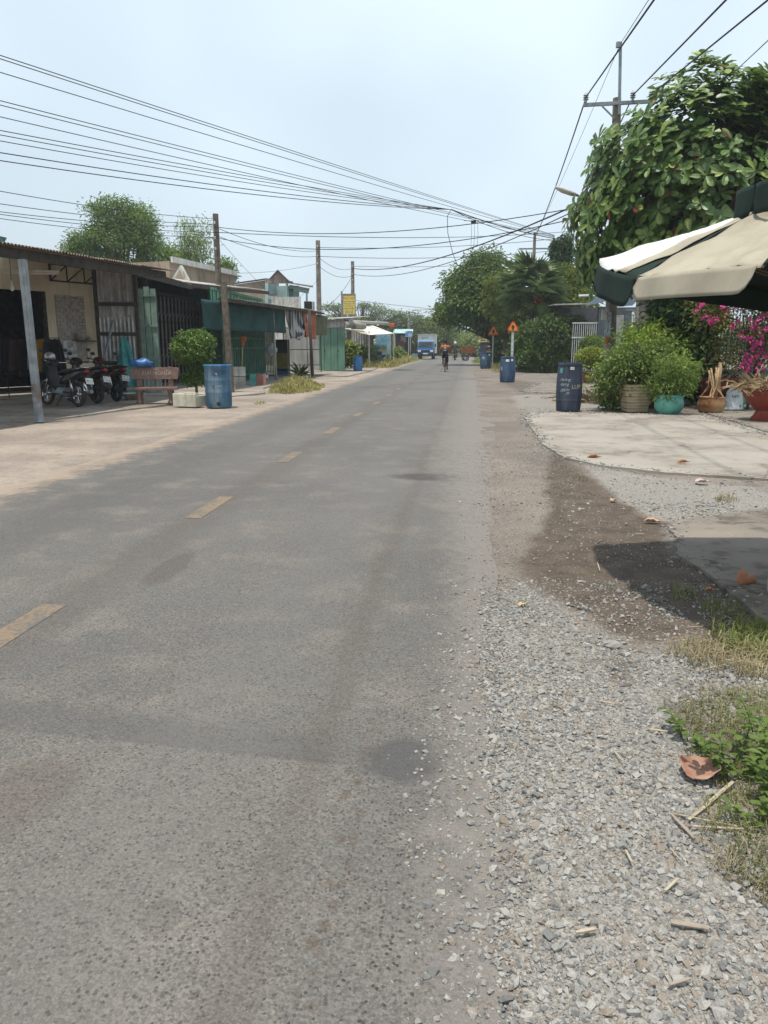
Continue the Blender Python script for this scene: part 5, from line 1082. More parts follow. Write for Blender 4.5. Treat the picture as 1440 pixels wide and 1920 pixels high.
# small kiosk near the truck
k2 = thing('lottery_kiosk', 'small open kiosk with red panel and pale roof beside the truck', 'kiosk', at(757, 674, 84).xy.to_3d())
x0, x1 = at(741, 640, 84).x - k2.location.x, at(770, 640, 84).x - k2.location.x
zt2 = at(750, 623, 84).z
MB().corr((x0 - .2, -.7, zt2 - .1), (x1 + .2, -.7, zt2 - .1), (x0 - .2, 1.4, zt2 + .35), (x1 + .2, 1.4, zt2 + .35), 0.2, 0.03).build('roof', LTURQ, k2, smooth=True)
for x in (x0, x1): MB().tube([(x, -.6, 0), (x, -.6, zt2 - .1)], 0.04, 6).build('post', PVC, k2)
MB().box(((x0 + x1) / 2, 1.0, 1.4), (x1 - x0, .1, 2.6)).build('back_wall', DARKIN, k2)
MB().box((x0 + .6, -.3, 0.95), (0.5, .1, 1.9)).build('red_panel', pm('dark_red_panel', C(120, 50, 48, .5), rough=0.6), k2); MB().box((x0 + .85, .2, 2.1), (0.55, .06, .7)).build('notice', pm('pinkish_notice', C(176, 160, 158, .5)), k2); MB().box((x0 + 1.2, -.2, .8), (0.35, .2, 1.5)).build('cabinet', STEEL_DK, k2)
ps = thing('round_sign', 'blue and white sign on a pole at the kiosk corner', 'sign', at(766, 674, 83).xy.to_3d()); zz = at(766, 626, 83).z
MB().box((0, 0, zz), (.75, .05, .6)).build('panel', pm('blue_white_sign', C(170, 190, 214, .55), C(90, 130, 184, .5), scale=3, det=1), ps); MB().tube([(0, .04, 0), (0, .04, zz)], 0.04, 6).build('post', PVC, ps)
fl = thing('orange_flag', 'small orange flag on a slanting stick above the kiosk', 'flag', at(738, 640, 80)); fz_ = at(737, 612, 80).z - fl.location.z
MB().tube([(0, 0, -2), (0.1, 0, fz_ + .4)], 0.015, 5).build('stick', WOOD_DK, fl); MB().grid(lambda a, b_: (0.1 - .8 * a, 0.05 * math.sin(a * 7), fz_ + .35 - .1 * a - b_ * .55 * (1 - a * .7)), 8, 5).build('cloth', pm('orange_flag_cloth', C(206, 110, 66, .5), rough=0.9), fl, smooth=True, solid=0.01)
# white low rail fence with plants behind
fn_ = thing('rail_fence', 'low white pipe rail in front of the leafy plants by the stall', 'fence', at(680, 690, 55).xy.to_3d())
q0, q1 = at(650, 677, 51), at(702, 677.5, 58); q0.z = q1.z = 0.42
MB().tube([q0, q1], 0.03, 6).build('rail', PVC, fn_, w=True)
for t_ in (0, .25, .5, .75, 1): q = q0.lerp(q1, t_); MB().tube([(q.x, q.y, 0), (q.x, q.y, .44)], 0.03, 6).build('post', PVC, fn_, w=True)

# ================================================================== UTILITY POLES ON THE LEFT
POLE = pm('concrete_pole', C(160, 150, 138, .5), C(128, 118, 108, .5), scale=3, rough=0.9, stain=C(96, 88, 82, .5), stain_amt=0.4, streak=True)
def pole(label, top, r=0.12, dark=False, lean=0.0):
    b_ = Vector((top.x, top.y, 0)); t = thing('utility_pole', label, 'pole', b_, group='utility poles on the left side of the road')
    MB().tube([(lean, 0, -0.2), (0, 0, top.z)], [r * 1.35, r], 12).build('shaft', WOOD_GR if dark else POLE, t, smooth=40)
    for k, z in enumerate((0.35, 0.9, 1.3)):
        mb = MB().tube([(0, -r - .08, top.z - z), (0, r + .08, top.z - z)], 0.015, 5); mb.lathe([(0.02, -.05), (.04, -.03), (.02, 0), (.04, .03), (.02, .05)], 8, c=(0, -r - .08, top.z - z)); mb.build('insulator', PAPER, t, smooth=40)
    return t
PA = at(404, 401, 31); PB = at(596, 451, 47); PC = at(661, 490, 58); PD = at(767, 584, 88)
pole('dark utility pole rising behind the gated shop', PA, 0.11, True); pole('pale concrete pole rising behind the green kiosk', PB, 0.13); pole('slim concrete pole behind the yellow sign', PC, 0.12)
t = pole('distant concrete pole with a street lamp arm near the truck', PD, 0.14)
mb = MB().tube([(0, 0, PD.z - .3), (.5, -.2, PD.z + .1), (1.6, -.6, PD.z + .15)], 0.035, 6); mb.build('lamp_arm', STEEL_GR, t); MB().loft([((1.5, -.58, PD.z + .15), (0, .1, 0), (0, 0, .04)), ((2.1, -.8, PD.z + .17), (0, .16, 0), (0, 0, .06)), ((2.35, -.88, PD.z + .17), (0, .05, 0), (0, 0, .03))], 10).build('lamp_head', PVC, t, smooth=True)
# ================================================================== RIGHT SIDE: house, gate, pots
HW = pm('grey_blue_wall', C(140, 148, 152, .5), C(112, 120, 126, .5), scale=1, rough=0.9, stain=C(90, 94, 98, .5), stain_amt=0.35, streak=True)
BLUETILE = pm('blue_roof_tile', C(92, 112, 134, .27), C(72, 90, 112, .27), scale=6, rough=0.7)
hr = thing('blue_roofed_house', 'single-storey house with blue tiled porch roof behind the right-hand plants', 'house', at(1140, 690, 44).xy.to_3d())
def rp(u, v, Y=44.0): return at(u, v, Y)
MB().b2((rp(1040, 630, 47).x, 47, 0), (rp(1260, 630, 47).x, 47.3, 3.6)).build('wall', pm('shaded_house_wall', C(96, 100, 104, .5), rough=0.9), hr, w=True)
MB().b2((rp(1120, 630, 43).x, 43, 0), (rp(1134, 630, 43).x, 43.4, rp(1120, 575, 43).z)).build('column', HW, hr, w=True)
lq = [rp(1040, 572, 42.5), rp(1122, 570, 42.5)]; MB().slab([lq[0], lq[1], lq[1] + Vector((0, 4.4, .12)), lq[0] + Vector((0, 4.4, .12))], 0.06).build('lean_to_roof', DKZINC, hr, w=True)
MB().slab([rp(1085, 557, 44), rp(1112, 555, 44), rp(1112, 553, 46), rp(1085, 554, 46)], 0.05).build('upper_roof', pm('pale_gable', C(206, 204, 196, .4), rough=0.9), hr, w=True)
for k in range(6):                                            # blue tile courses of the porch roof
    t0 = k / 6; t1 = (k + 1) / 6 + .03
    l0, l1 = rp(1096, 574, 42).lerp(rp(1120, 556, 45.5), t0), rp(1096, 574, 42).lerp(rp(1120, 556, 45.5), t1)
    r0_, r1_ = rp(1152, 562, 42).lerp(rp(1160, 548, 45.5), t0), rp(1152, 562, 42).lerp(rp(1160, 548, 45.5), t1)
    MB().corr(l0, r0_, l1 + Vector((0, 0, .02)), r1_ + Vector((0, 0, .02)), 0.3, 0.012).build('tile_course', BLUETILE, hr, smooth=True, w=True)
    l0, l1 = rp(1152, 576, 40).lerp(rp(1176, 553, 43), t0), rp(1152, 576, 40).lerp(rp(1176, 553, 43), t1)
    r0_, r1_ = l0 + Vector((1.2, 1.6, .15)), l1 + Vector((1.2, 1.6, .15))
    MB().corr(l0, r0_, l1, r1_, 0.3, 0.012).build('tile_course', BLUETILE, hr, smooth=True, w=True)
MB().b2((rp(1158, 630, 42).x, 42.6, 0), (rp(1172, 630, 42).x, 42.9, rp(1158, 590, 42).z)).build('pale_door', pm('pale_grey_door', C(176, 180, 178, .5), rough=0.7), hr, w=True)
wr = bpy.data.objects.new('window', None); col.objects.link(wr); wr.parent = hr
for k in range(3): MB().b2((rp(1172, 630, 41).x, 41.2, rp(1172, 605 - k * 8, 41).z), (rp(1194, 630, 41).x, 41.28, rp(1172, 598 - k * 8, 41).z)).build('slat', pm('grey_green_slats', C(120, 136, 138, .5), rough=0.7), wr, w=True)
MB().b2((rp(1170, 630, 41).x, 41.1, rp(1172, 583, 41).z), (rp(1200, 630, 41).x, 41.4, rp(1172, 579, 41).z)).build('head', HW, wr, w=True)
for k in range(4): 
    q = rp(1186 + k * 4.2, 600, 39); MB().lathe([(0.05, 0), (.06, .1), (.035, .2), (.06, .55), (.03, .62), (.045, .66)], 8, c=(q.x, 39, rp(1186, 610, 39).z)).build('baluster', WHITEP, hr, w=True)
MB().b2((rp(1180, 630, 39).x, 38.9, rp(1186, 614, 39).z), (rp(1202, 630, 39).x, 39.1, rp(1186, 610, 39).z)).build('balustrade_base', WHITEP, hr, w=True)
# white fence
wf = thing('white_fence', 'white metal bar fence in front of the blue-roofed house', 'fence', at(1100, 690, 40).xy.to_3d())
x0, x1 = rp(1072, 630, 40).x, rp(1119, 630, 40).x; zt3, zb = rp(1090, 605.5, 40).z, rp(1090, 633, 40).z
WM = pm('white_metal', C(214, 216, 212, .5), C(190, 192, 188, .5), rough=0.6)
for z in (zt3, zb, 0.35): MB().b2((x0, 39.97, z - .03), (x1, 40.03, z + .03)).build('rail', WM, wf, w=True)
for k in range(12): x = x0 + (x1 - x0) * (k + .5) / 12; MB().b2((x - .015, 39.985, .2), (x + .015, 40.015, zt3)).build('bar', WM, wf, w=True)
# stone gate pillar
gpl = thing('stone_gate_pillar', 'irregular stone-clad gate pillar beside the teal gate', 'pillar', at(1210, 700, 30).xy.to_3d())
gx0, gx1 = rp(1194, 630, 30).x, rp(1229, 630, 30).x; gz = rp(1200, 563, 30).z
MB().b2((gx0 + .02, 30.02, 0), (gx1 - .02, 30.6, gz)).build('core', CEMENT, gpl, w=True)
rr = random.Random(8); z = 0.05
STN = [pm('clad_stone_%d' % i, C(*c_, .5), rough=0.9, bump=0.3) for i, c_ in enumerate(((118, 112, 108), (140, 132, 124), (104, 100, 100)))]
while z < gz - .1:
    h_ = rr.uniform(.16, .3); x = gx0
    while x < gx1 - .05:
        w_ = rr.uniform(.16, .34); x2 = min(gx1, x + w_); j = [rr.uniform(-.03, .03) for _ in range(8)]; z2 = min(z + h_, gz)
        pts = [(x + .012 + j[0], z + .012 + j[1]), (x2 - .012 + j[2], z + .012 + j[3]), (x2 - .012 + j[4], z2 - .012 + j[5]), (x + .012 + j[6], z2 - .012 + j[7])]
        MB().raw([(a, 29.97, b_) for a, b_ in pts] + [(a, 30.03, b_) for a, b_ in pts], [(0, 1, 2, 3), (7, 6, 5, 4), (0, 4, 5, 1), (1, 5, 6, 2), (2, 6, 7, 3), (3, 7, 4, 0)]).build('stone', STN[rr.randrange(3)], gpl, w=True)
        x = x2
    z += h_
MB().b2((gx0 - .08, 29.9, gz), (gx1 + .08, 30.7, gz + .1)).build('cap', CEMENT, gpl, w=True)
# teal gate and green fence behind the bougainvillea
TG = pm('teal_gate_paint', C(60, 128, 132, .5), C(44, 104, 110, .5), rough=0.5); GF = pm('green_fence_paint', C(70, 140, 122, .5), C(50, 112, 98, .5), rough=0.55)
tg = thing('teal_gate', 'teal metal gate with curled bars behind the light green shrubs', 'gate', at(1220, 720, 25).xy.to_3d())
x0, x1 = rp(1214, 630, 25).x, rp(1250, 630, 25).x
MB().b2((x0 - .05, 24.95, 0), (x0 + .05, 25.05, rp(1216, 613, 25).z)).build('post', TG, tg, w=True)
zt4 = rp(1230, 622, 25).z
mb = MB().tube([(x0, 25, zt4), (x0 + .25, 25, zt4 + .22), (x1, 25, zt4 + .25)], .025, 6); mb.build('top_rail', TG, tg, w=True, smooth=True)
for k in range(6): x = x0 + (x1 - x0) * (k + 1) / 6; MB().tube([(x, 25, .1), (x, 25, zt4 + .2)], .012, 6).build('bar', TG, tg, w=True)
for z in (.4, 1.3): MB().b2((x0, 24.98, z), (x1, 25.02, z + .04)).build('rail', TG, tg, w=True)
gf = thing('green_fence', 'green metal bar fence with scrolls behind the pink bougainvillea', 'fence', at(1400, 740, 20.5).xy.to_3d())
x0, x1 = rp(1325, 630, 20.5).x, rp(1560, 630, 20.5).x; zt5 = rp(1400, 560, 20.5).z
for k in range(36): x = x0 + (x1 - x0) * k / 35; MB().tube([(x, 20.5, .05), (x, 20.5, zt5 + (.12 if k % 2 else 0))], .011, 6).build('bar', GF, gf, w=True)
for z in (.3, 1.25, 1.45, zt5 - .05): MB().b2((x0, 20.47, z), (x1, 20.53, z + .035)).build('rail', GF, gf, w=True)
for k in range(14):
    x = x0 + (x1 - x0) * (k + .5) / 14
    MB().tube([(x + .08 * math.cos(t) * (1 - t / 8), 20.48, 1.1 + .08 * math.sin(t) * (1 - t / 8)) for t in np.linspace(0, 6, 12)], .009, 5).build('scroll', WM if k % 3 == 0 else GF, gf, w=True)
gw_ = thing('garden_wall', 'low grey garden wall behind the potted plants under the big tree', 'wall', at(1420, 740, 21.2).xy.to_3d())
MB().b2((x0 - 1.2, 21.4, 0), (x1 + 2, 21.6, .8)).build('wall_body', CEMENT, gw_, w=True)
MB().b2((x0 - 1.3, 21.36, .8), (x1 + 2, 21.64, .86)).build('coping', CONC, gw_, w=True)

# ---- pots
TERRA = pm('terracotta', C(166, 112, 84, .5), C(130, 88, 68, .5), scale=5, rough=0.85, stain=C(176, 160, 144, .5), stain_amt=0.35)
TURQ = pm('turquoise_glaze', C(112, 182, 166, .5), C(84, 150, 138, .5), scale=3, rough=0.4, stain=C(70, 120, 112, .5), stain_amt=0.4, stain_scale=3)
REDPOT = pm('red_brown_plastic', C(150, 66, 50, .5), C(122, 52, 42, .5), scale=3, rough=0.5, stain=C(170, 110, 90, .5), stain_amt=0.15)
SOIL = pm('potting_soil', C(90, 76, 64, .5), rough=1)
STRIPE = pm('cream_planter', C(206, 188, 156, .5), C(182, 164, 134, .5), scale=3, rough=0.8, stain=C(140, 122, 98, .5), stain_amt=0.25, streak=True)
p_ = G(1189, 771, 0.03)
pl_ = thing('square_planter', 'tapered cream planter with dark grooves at the edge of the concrete slab', 'planter', p_, R(6))
for k in range(9):
    z = 0.005 + k * 0.067; w_ = 0.44 + 0.2 * (z / .6); tilt = (0.012 if k % 2 else -0.012)
    MB().box((0, 0, z + .03), (w_, w_, 0.056), M=Matrix.Rotation(tilt, 3, 'Y'), taper=1.025).build('slat_band', STRIPE, pl_)
MB().box((0, 0, .29), (0.40, 0.40, .56), taper=1.3).build('inner_body', pm('planter_grooves', C(70, 58, 46, .5), rough=0.9), pl_)
t = thing('turquoise_pot', 'round turquoise glazed pot with a low leafy plant', 'pot', G(1253, 776, 0.03))
MB().lathe([(.2, 0), (.23, .02), (.3, .14), (.31, .24), (.285, .33), (.28, .36), (.315, .385), (.32, .41), (.3, .42), (.27, .38), (.26, .3), (.02, .28)], 30, wob=.004).build('shell', TURQ, t, smooth=50)
MB().lathe([(.26, .33), (.02, .36)], 16).build('soil', SOIL, t)
t = thing('red_pedestal_pot', 'large red-brown pedestal pot full of dry grass at the right edge', 'pot', G(1432, 788, 0.028))
MB().lathe([(.24, 0), (.245, .06), (.21, .09), (.17, .16), (.16, .2), (.22, .24), (.38, .4), (.45, .56), (.475, .62), (.5, .64), (.5, .67), (.46, .67), (.42, .58), (.02, .55)], 32).build('shell', REDPOT, t, smooth=45)
rng = np.random.default_rng(7)
def straw(name, mat, root, c, rx, ry, n_, h, L, w=.004):
    P = np.stack([rng.normal(0, rx * .5, n_), rng.normal(0, ry * .5, n_), rng.uniform(0, h, n_)], 1) + np.array(c)
    D = unit(np.stack([rng.normal(size=n_), rng.normal(size=n_), rng.normal(size=n_) * .35], 1))
    V, F = leaf_arrays(P, D, np.array([0, 0, 1.0]) + rng.normal(size=(n_, 3)) * .3, L * rng.uniform(.4, 1.2, n_), np.full(n_, w), droop=.2); o = link(name, npmesh(name, V, F), mat, root); return o
STRAW = pm('dry_straw', C(196, 172, 132, .5), C(150, 126, 94, .5), scale=20, rough=0.95, isl=0.3)
straw('dry_grass', STRAW, t, (0, 0, .62), .52, .52, 900, .14, .35)
t = thing('torn_pot', 'low pot wrapped in torn orange-brown sacking with dried roots', 'pot', G(1332, 772, 0.028))
mb = MB().lathe([(.24, 0), (.29, .06), (.3, .2), (.27, .3), (.28, .33), (.24, .33), (.02, .28)], 24, wob=.05, seed=5); mb.build('sacking', pm('torn_sacking', C(176, 130, 92, .5), C(136, 86, 60, .5), scale=5, rough=0.9, bump=.5, bscale=25, stain=C(190, 170, 120, .5)), t, smooth=40)
ROOT = pm('dried_root', C(186, 158, 122, .5), C(142, 116, 88, .5), scale=8, rough=0.95)
rr = random.Random(3)
for k in range(16):
    a = rr.uniform(0, 6.28); x, y = .2 * math.cos(a), .2 * math.sin(a); pts = [(0.05 * math.cos(a) + .12 * rr.uniform(-1, 1), .05 * math.sin(a), .75 + rr.uniform(-.25, .3)), (x * .6 + rr.uniform(-.1, .1), y * .6, .55), (x * 1.1, y * 1.1, .36), (x * 1.6, y * 1.6, .22 + rr.uniform(-.15, .1))]
    MB().tube(pts, [.02, .017, .012, .006], 5).build('root', ROOT, t, smooth=True)
MB().tube([(0.05, 0, .35), (.1, 0, .7), (.13, 0, .95), (.12, .02, 1.08)], [.07, .06, .045, .03], 8).build('stump', ROOT, t, smooth=True)
t = thing('brown_pot', 'big brown pot standing in shade behind the torn pot', 'pot', G(1345, 763, 0.028)); MB().lathe([(.3, 0), (.42, .3), (.47, .62), (.5, .66), (.5, .7), (.45, .7), (.42, .6), (.02, .58)], 26).build('shell', pm('dark_brown_pot', C(120, 66, 54, .5), rough=0.7), t, smooth=45); MB().lathe([(.42, .6), (.02, .64)], 14).build('soil', SOIL, t)
rr = random.Random(5)
for k in range(9): MB().tube([(rr.uniform(-.3, .3), rr.uniform(-.2, .2), .6), (rr.uniform(-.5, .6), rr.uniform(-.2, .2), .95), (rr.uniform(-.7, 1.1), rr.uniform(-.2, .2), 1.05 + rr.uniform(-.1, .35))], [.018, .013, .006], 5).build('dry_branch', WOOD_DK, t, smooth=True)
t = thing('fertiliser_bag', 'slumped white printed bag with a green stripe beside the red pot', 'bag', G(1374, 767, 0.028), R(12))
m, n, b = material('printed_bag'); g_ = n.xyz(n.coords('Generated')); nz = n.noise(n.coords(), 9, 3)
c = n.mix(C(206, 212, 212, .5), C(176, 184, 186, .5), nz); c = n.mix(c, C(60, 140, 84, .5), n.mul(n.step(g_[0], .74, .78), n.step(g_[2], .75, .6))); n.put(b.inputs['Base Color'], c); b.inputs['Roughness'].default_value = .5
def fn(a, b_):
    t_ = 2 * math.pi * a; w_ = .25 * (1 - .35 * b_ ** 3); d_ = .12 * (1 - b_ ** 2.5) + .02
    return (w_ * math.copysign(abs(math.cos(t_)) ** .7, math.cos(t_)) + .12 * b_ + .015 * math.sin(b_ * 19 + a * 9), d_ * math.sin(t_) + .1 * b_ + .01 * math.sin(a * 37), .55 * b_)
MB().grid(fn, 28, 12).build('sack_body', m, t, smooth=True); lettering('NPK', .1, INK, t, facing((-.02, -.11, .3), (0, -1, .2)), sx=1); lettering('8', .09, INK, t, facing((.1, -.13, .07), (0, -1, .1)))
t = thing('small_dark_pot', 'small dark reddish pot between the cream planter and the turquoise pot', 'pot', G(1219, 765, 0.03)); MB().lathe([(.13, 0), (.19, .26), (.2, .3), (.17, .3), (.02, .27)], 20).build('shell', pm('dark_red_pot', C(96, 56, 52, .5), rough=0.7), t, smooth=45); MB().lathe([(.16, .27), (.02, .29)], 12).build('soil', SOIL, t)
for u, v, r_, h_, lb in ((1103, 718, .26, .44, 'terracotta pot under the rounded yellow-green bush'), (1129, 718, .22, .36, 'terracotta bowl pot next to the rounded bush, under the rose shrub')):
    t = thing('terracotta_pot', lb, 'pot', G(u, v, 0.02)); MB().lathe([(r_ * .7, 0), (r_ * .95, h_ * .4), (r_, h_ * .8), (r_ * 1.12, h_ * .88), (r_ * 1.12, h_), (r_ * .95, h_), (r_ * .9, h_ * .8), (.02, h_ * .78)], 22).build('shell', TERRA, t, smooth=45); MB().lathe([(r_ * .9, h_ * .8), (.02, h_ * .85)], 12).build('soil', SOIL, t)
t = thing('red_trinket', 'small red and white litter cup lying on dry twigs by the navy barrel', 'litter', G(1123, 748, .06)); MB().lathe([(.05, 0), (.07, .12), (.06, .12), (.01, .02)], 12, ax=Matrix.Rotation(R(60), 3, 'Y')).build('cup', pm('red_cup', C(190, 60, 50, .5), rough=.4), t, smooth=40); MB().lathe([(.071, .11), (.073, .13), (.06, .13)], 12, ax=Matrix.Rotation(R(60), 3, 'Y')).build('rim', PAPER, t)

# ---- planted shrubs
LF_BRIGHT = leafmat('bright_shrub_leaf', (0.13, 0.19, 0.03), (0.25, 0.32, 0.055), (0.3, 0.3, 0.08), trans=0.35)
LF_MID = leafmat('mid_green_leaf', (0.075, 0.125, 0.03), (0.16, 0.21, 0.055), (0.2, 0.17, 0.05), trans=0.3)
LF_DARK = leafmat('dark_green_leaf', (0.025, 0.055, 0.018), (0.06, 0.105, 0.03), None, trans=0.22)
LF_YEL = leafmat('yellow_green_leaf', (0.14, 0.19, 0.03), (0.28, 0.32, 0.05), (0.32, 0.22, 0.03), trans=0.35)
def shrub(name, label, base, blobs, leaf, cat='shrub', **kw): return tree(name, label, cat, base, blobs, leaf, BARK, **kw)
q = GB(1189, 771, .55)
sbx = thing('rose_shrub', 'bushy shrub with white flowers growing from the cream planter', 'shrub', q)
Q = np.array(q); rng2 = np.random.default_rng(31)
V, F, K = crown(rng2, [(q.x - .05, q.y, 1.05, .62, .45, .45, 110), (q.x - .55, q.y + .2, .75, .35, .35, .35, 50), (q.x + .45, q.y + .2, 1.15, .45, .4, .5, 70)], per=20, cr=.26, ll=.095, lw=.026)
link('crown', npmesh('crown', V - Q, F, LF_MID), LF_MID, sbx); trunk(rng2, Q, K, 40, .025, .25).build('trunk', BARK, sbx, smooth=True, w=True)
MB().tube([(0, 0, -.1), (-.05, .02, .5), (-.06, 0, .95), (-.03, 0, 1.0)], [.06, .06, .05, .02], 8).build('cut_stem', WOOD_DK, sbx, smooth=True)
FLW = pm('white_petals', C(232, 230, 222, .55), rough=.7); FPK = pm('magenta_bracts', (0.55, 0.045, 0.24), (0.68, 0.08, 0.34), scale=20, rough=.7)
def blossom(root, c, r, mat, n_=9, seed=1, name='blossom'):
    rg = np.random.default_rng(seed); P = np.tile(np.array(c), (n_, 1)) + rg.normal(size=(n_, 3)) * r * .35; D = unit(rg.normal(size=(n_, 3)) + np.array([0, -.6, .2])); V, F = leaf_arrays(P, D, rg.normal(size=(n_, 3)), np.full(n_, r), np.full(n_, r * .45), droop=.1)
    link(name, npmesh(name, V, F), mat, root)
for k, (u, v) in enumerate(((1212, 700), (1215, 695), (1158, 676), (1160, 690), (1152, 684))): blossom(sbx, at(u, v, 18.2) - q, .06, FLW, 8, k)
# light green feathery shrubs
shrub('feathery_shrub', 'light green feathery shrub between the cream planter and the turquoise pot', (at(1215, 640, 20).x, 20, 0), [(at(1205, 640, 20).x, 20, at(1280, 640, 20).z, .5, .5, .45, 120), (at(1255, 640, 20).x, 20, at(1280, 660, 20).z, .55, .5, .5, 130), (at(1235, 640, 20).x, 19.6, at(1280, 700, 20).z, .6, .5, .5, 110)], LF_BRIGHT, seed=33, limbs=40, r0=.03, fork=.2, per=24, cr=.28, ll=.13, lw=.017, droop=.3)
q = GB(1253, 776, .4)
shrub('pot_plant', 'low leafy plant filling the turquoise pot', (q.x, q.y, .4), [(q.x, q.y, .66, .42, .34, .22, 90), (q.x + .1, q.y, .95, .4, .3, .3, 60)], LF_MID, seed=34, limbs=24, r0=.02, fork=.2, per=20, cr=.2, ll=.11, lw=.015)
q = GB(1103, 718, .4)
shrub('rounded_bush', 'clipped rounded yellow-green bush in a terracotta pot', (q.x, q.y + .05, .4), [(q.x + .02, q.y + .05, .98, .5, .45, .36, 220)], LF_YEL, cat='bush', seed=35, limbs=20, r0=.03, fork=.3, per=30, cr=.11, ll=.07, lw=.024)
q = at(1108, 690, 38); shrub('rounded_bush', 'second green bush behind the rounded bush, against the white fence', (q.x, 38, 0), [(q.x, 38, 1.45, .55, .5, .45, 150)], LF_MID, cat='bush', seed=36, limbs=16, r0=.04, per=30, cr=.14, ll=.1, lw=.03)
q = GB(1129, 718, .3); shrub('rose_bush', 'thin rose bush with small pink buds in the terracotta bowl pot', (q.x, q.y, .3), [(q.x + .25, q.y, .95, .6, .4, .5, 70), (q.x + .7, q.y, 1.0, .5, .4, .6, 60)], LF_MID, seed=37, limbs=30, r0=.02, fork=.2, per=16, cr=.2, ll=.1, lw=.03)
q = G(1150, 768, .02); shrub('creeping_plant', 'small creeping plant sprawling between the navy barrel and the cream planter', (q.x, q.y, .02), [(q.x, q.y + .1, .22, .35, .25, .18, 45), (q.x - .1, q.y + .3, .5, .2, .2, .2, 20)], LF_MID, seed=38, limbs=20, r0=.012, per=18, cr=.12, ll=.07, lw=.028)
# dark vine column under the tree
shrub('climbing_vine', 'dense dark climbing vine hanging under the big tree behind the pots', (at(1290, 640, 20.2).x, 20.2, 0), [(at(1285, 640, 20.2).x, 20.3, 2.35, .85, .5, .7, 150), (at(1275, 640, 20.2).x, 20.2, 1.35, .7, .45, .7, 130), (at(1300, 640, 20.2).x, 20.2, .75, .6, .4, .5, 80)], LF_DARK, cat='vine', seed=39, limbs=14, r0=.05, per=26, cr=.24, ll=.17, lw=.06)
# bougainvillea
LF_BOUG = leafmat('bougainvillea_leaf', (0.09, 0.11, 0.03), (0.2, 0.17, 0.05), (0.3, 0.16, 0.07), trans=.35)
q = at(1400, 760, 19); bg = thing('bougainvillea', 'bougainvillea with bright pink flowers climbing the green fence', 'shrub', (q.x, 19, 0)); Q = np.array((q.x, 19, 0)); rng2 = np.random.default_rng(41)
xb = [at(u, 640, 18.6).x for u in (1340, 1400, 1450, 1500)]
V, F, K = crown(rng2, [(xb[1], 18.7, at(1280, 535, 18.7).z, 1.0, .35, .3, 110), (xb[2], 18.7, at(1280, 560, 18.7).z, .7, .35, .45, 90), (xb[0], 18.7, at(1280, 600, 18.7).z, .45, .3, .25, 26), (xb[2], 18.7, at(1280, 620, 18.7).z, .6, .3, .5, 60), (xb[3], 18.7, 2.2, .9, .4, .9, 120), (xb[1], 18.8, at(1400, 650, 18.7).z, .8, .3, .5, 70), (xb[0], 18.9, at(1340, 560, 18.7).z, .5, .3, .4, 40)], per=20, cr=.24, ll=.075, lw=.026)
link('crown', npmesh('crown', V - Q, F, LF_BOUG), LF_BOUG, bg); trunk(rng2, Q, K, 16, .035, .3).build('trunk', BARK, bg, smooth=True, w=True)
for k, (u, v) in enumerate(((1383, 570), (1424, 556), (1357, 579), (1328, 597), (1340, 602), (1312, 576), (1431, 592), (1412, 606), (1416, 620), (1392, 628), (1425, 640), (1414, 652), (1416, 668), (1400, 672), (1398, 692), (1434, 665), (1425, 690), (1390, 553), (1376, 610), (1395, 560), (1438, 575), (1408, 640), (1402, 683), (1436, 620))):
    for j in range(4): blossom(bg, at(u + 7 * math.sin(k * 3 + j * 2.1), v + 7 * math.cos(k * 2 + j * 2.3), 18.35 + .1 * j) - Vector(Q), .06, FPK, 13, k * 5 + j, 'flower_cluster')
# supporting pole and twig pile near the barrel
t = thing('twig_pile', 'pile of dry twigs and leaves on the ground behind the navy barrel', 'twigs', G(1108, 752, .03)); t['kind'] = 'stuff'; straw('twigs', STRAW, t, (0, 0, .02), .9, .6, 500, .1, .4, .006)
# ================================================================== BIG BROAD-LEAVED TREE ON THE RIGHT
LF_BIG = None
m, n, b = material('glossy_broad_leaf'); r = n.island(); p = n.pos()
c = n.mix((0.07, 0.135, 0.036), (0.17, 0.26, 0.07), r); c = n.mix(c, (0.26, 0.33, 0.08), n.step(n.m('FRACT', n.mul(r, 31.7)), .86, .9)); c = n.mix(c, (0.16, 0.05, 0.03), n.step(n.m('FRACT', n.mul(r, 77.7)), .988, .99))
c = n.mulc(c, n.step(n.noise(p, 30, 3), .3, .7, .85, 1.15))
n.put(b.inputs['Base Color'], c); b.inputs['Roughness'].default_value = .42; b.inputs['Specular IOR Level'].default_value = .5
t_ = n.new('ShaderNodeBsdfTranslucent'); n.l.new(n.mix(c, (0.22, 0.34, 0.03), .35), t_.inputs[0]); ms_ = n.new('ShaderNodeMixShader'); ms_.inputs[0].default_value = .25
n.l.new(b.outputs[0], ms_.inputs[1]); n.l.new(t_.outputs[0], ms_.inputs[2]); n.l.new(ms_.outputs[0], m.node_tree.nodes['Material Output'].inputs[0]); LF_BIG = m
rng = np.random.default_rng(77)
TB = Vector((at(1326, 640, 20.6).x, 20.6, 0))
bt = thing('almond_tree', 'large tree with glossy rosette leaves hanging over the parasol on the right', 'tree', TB)
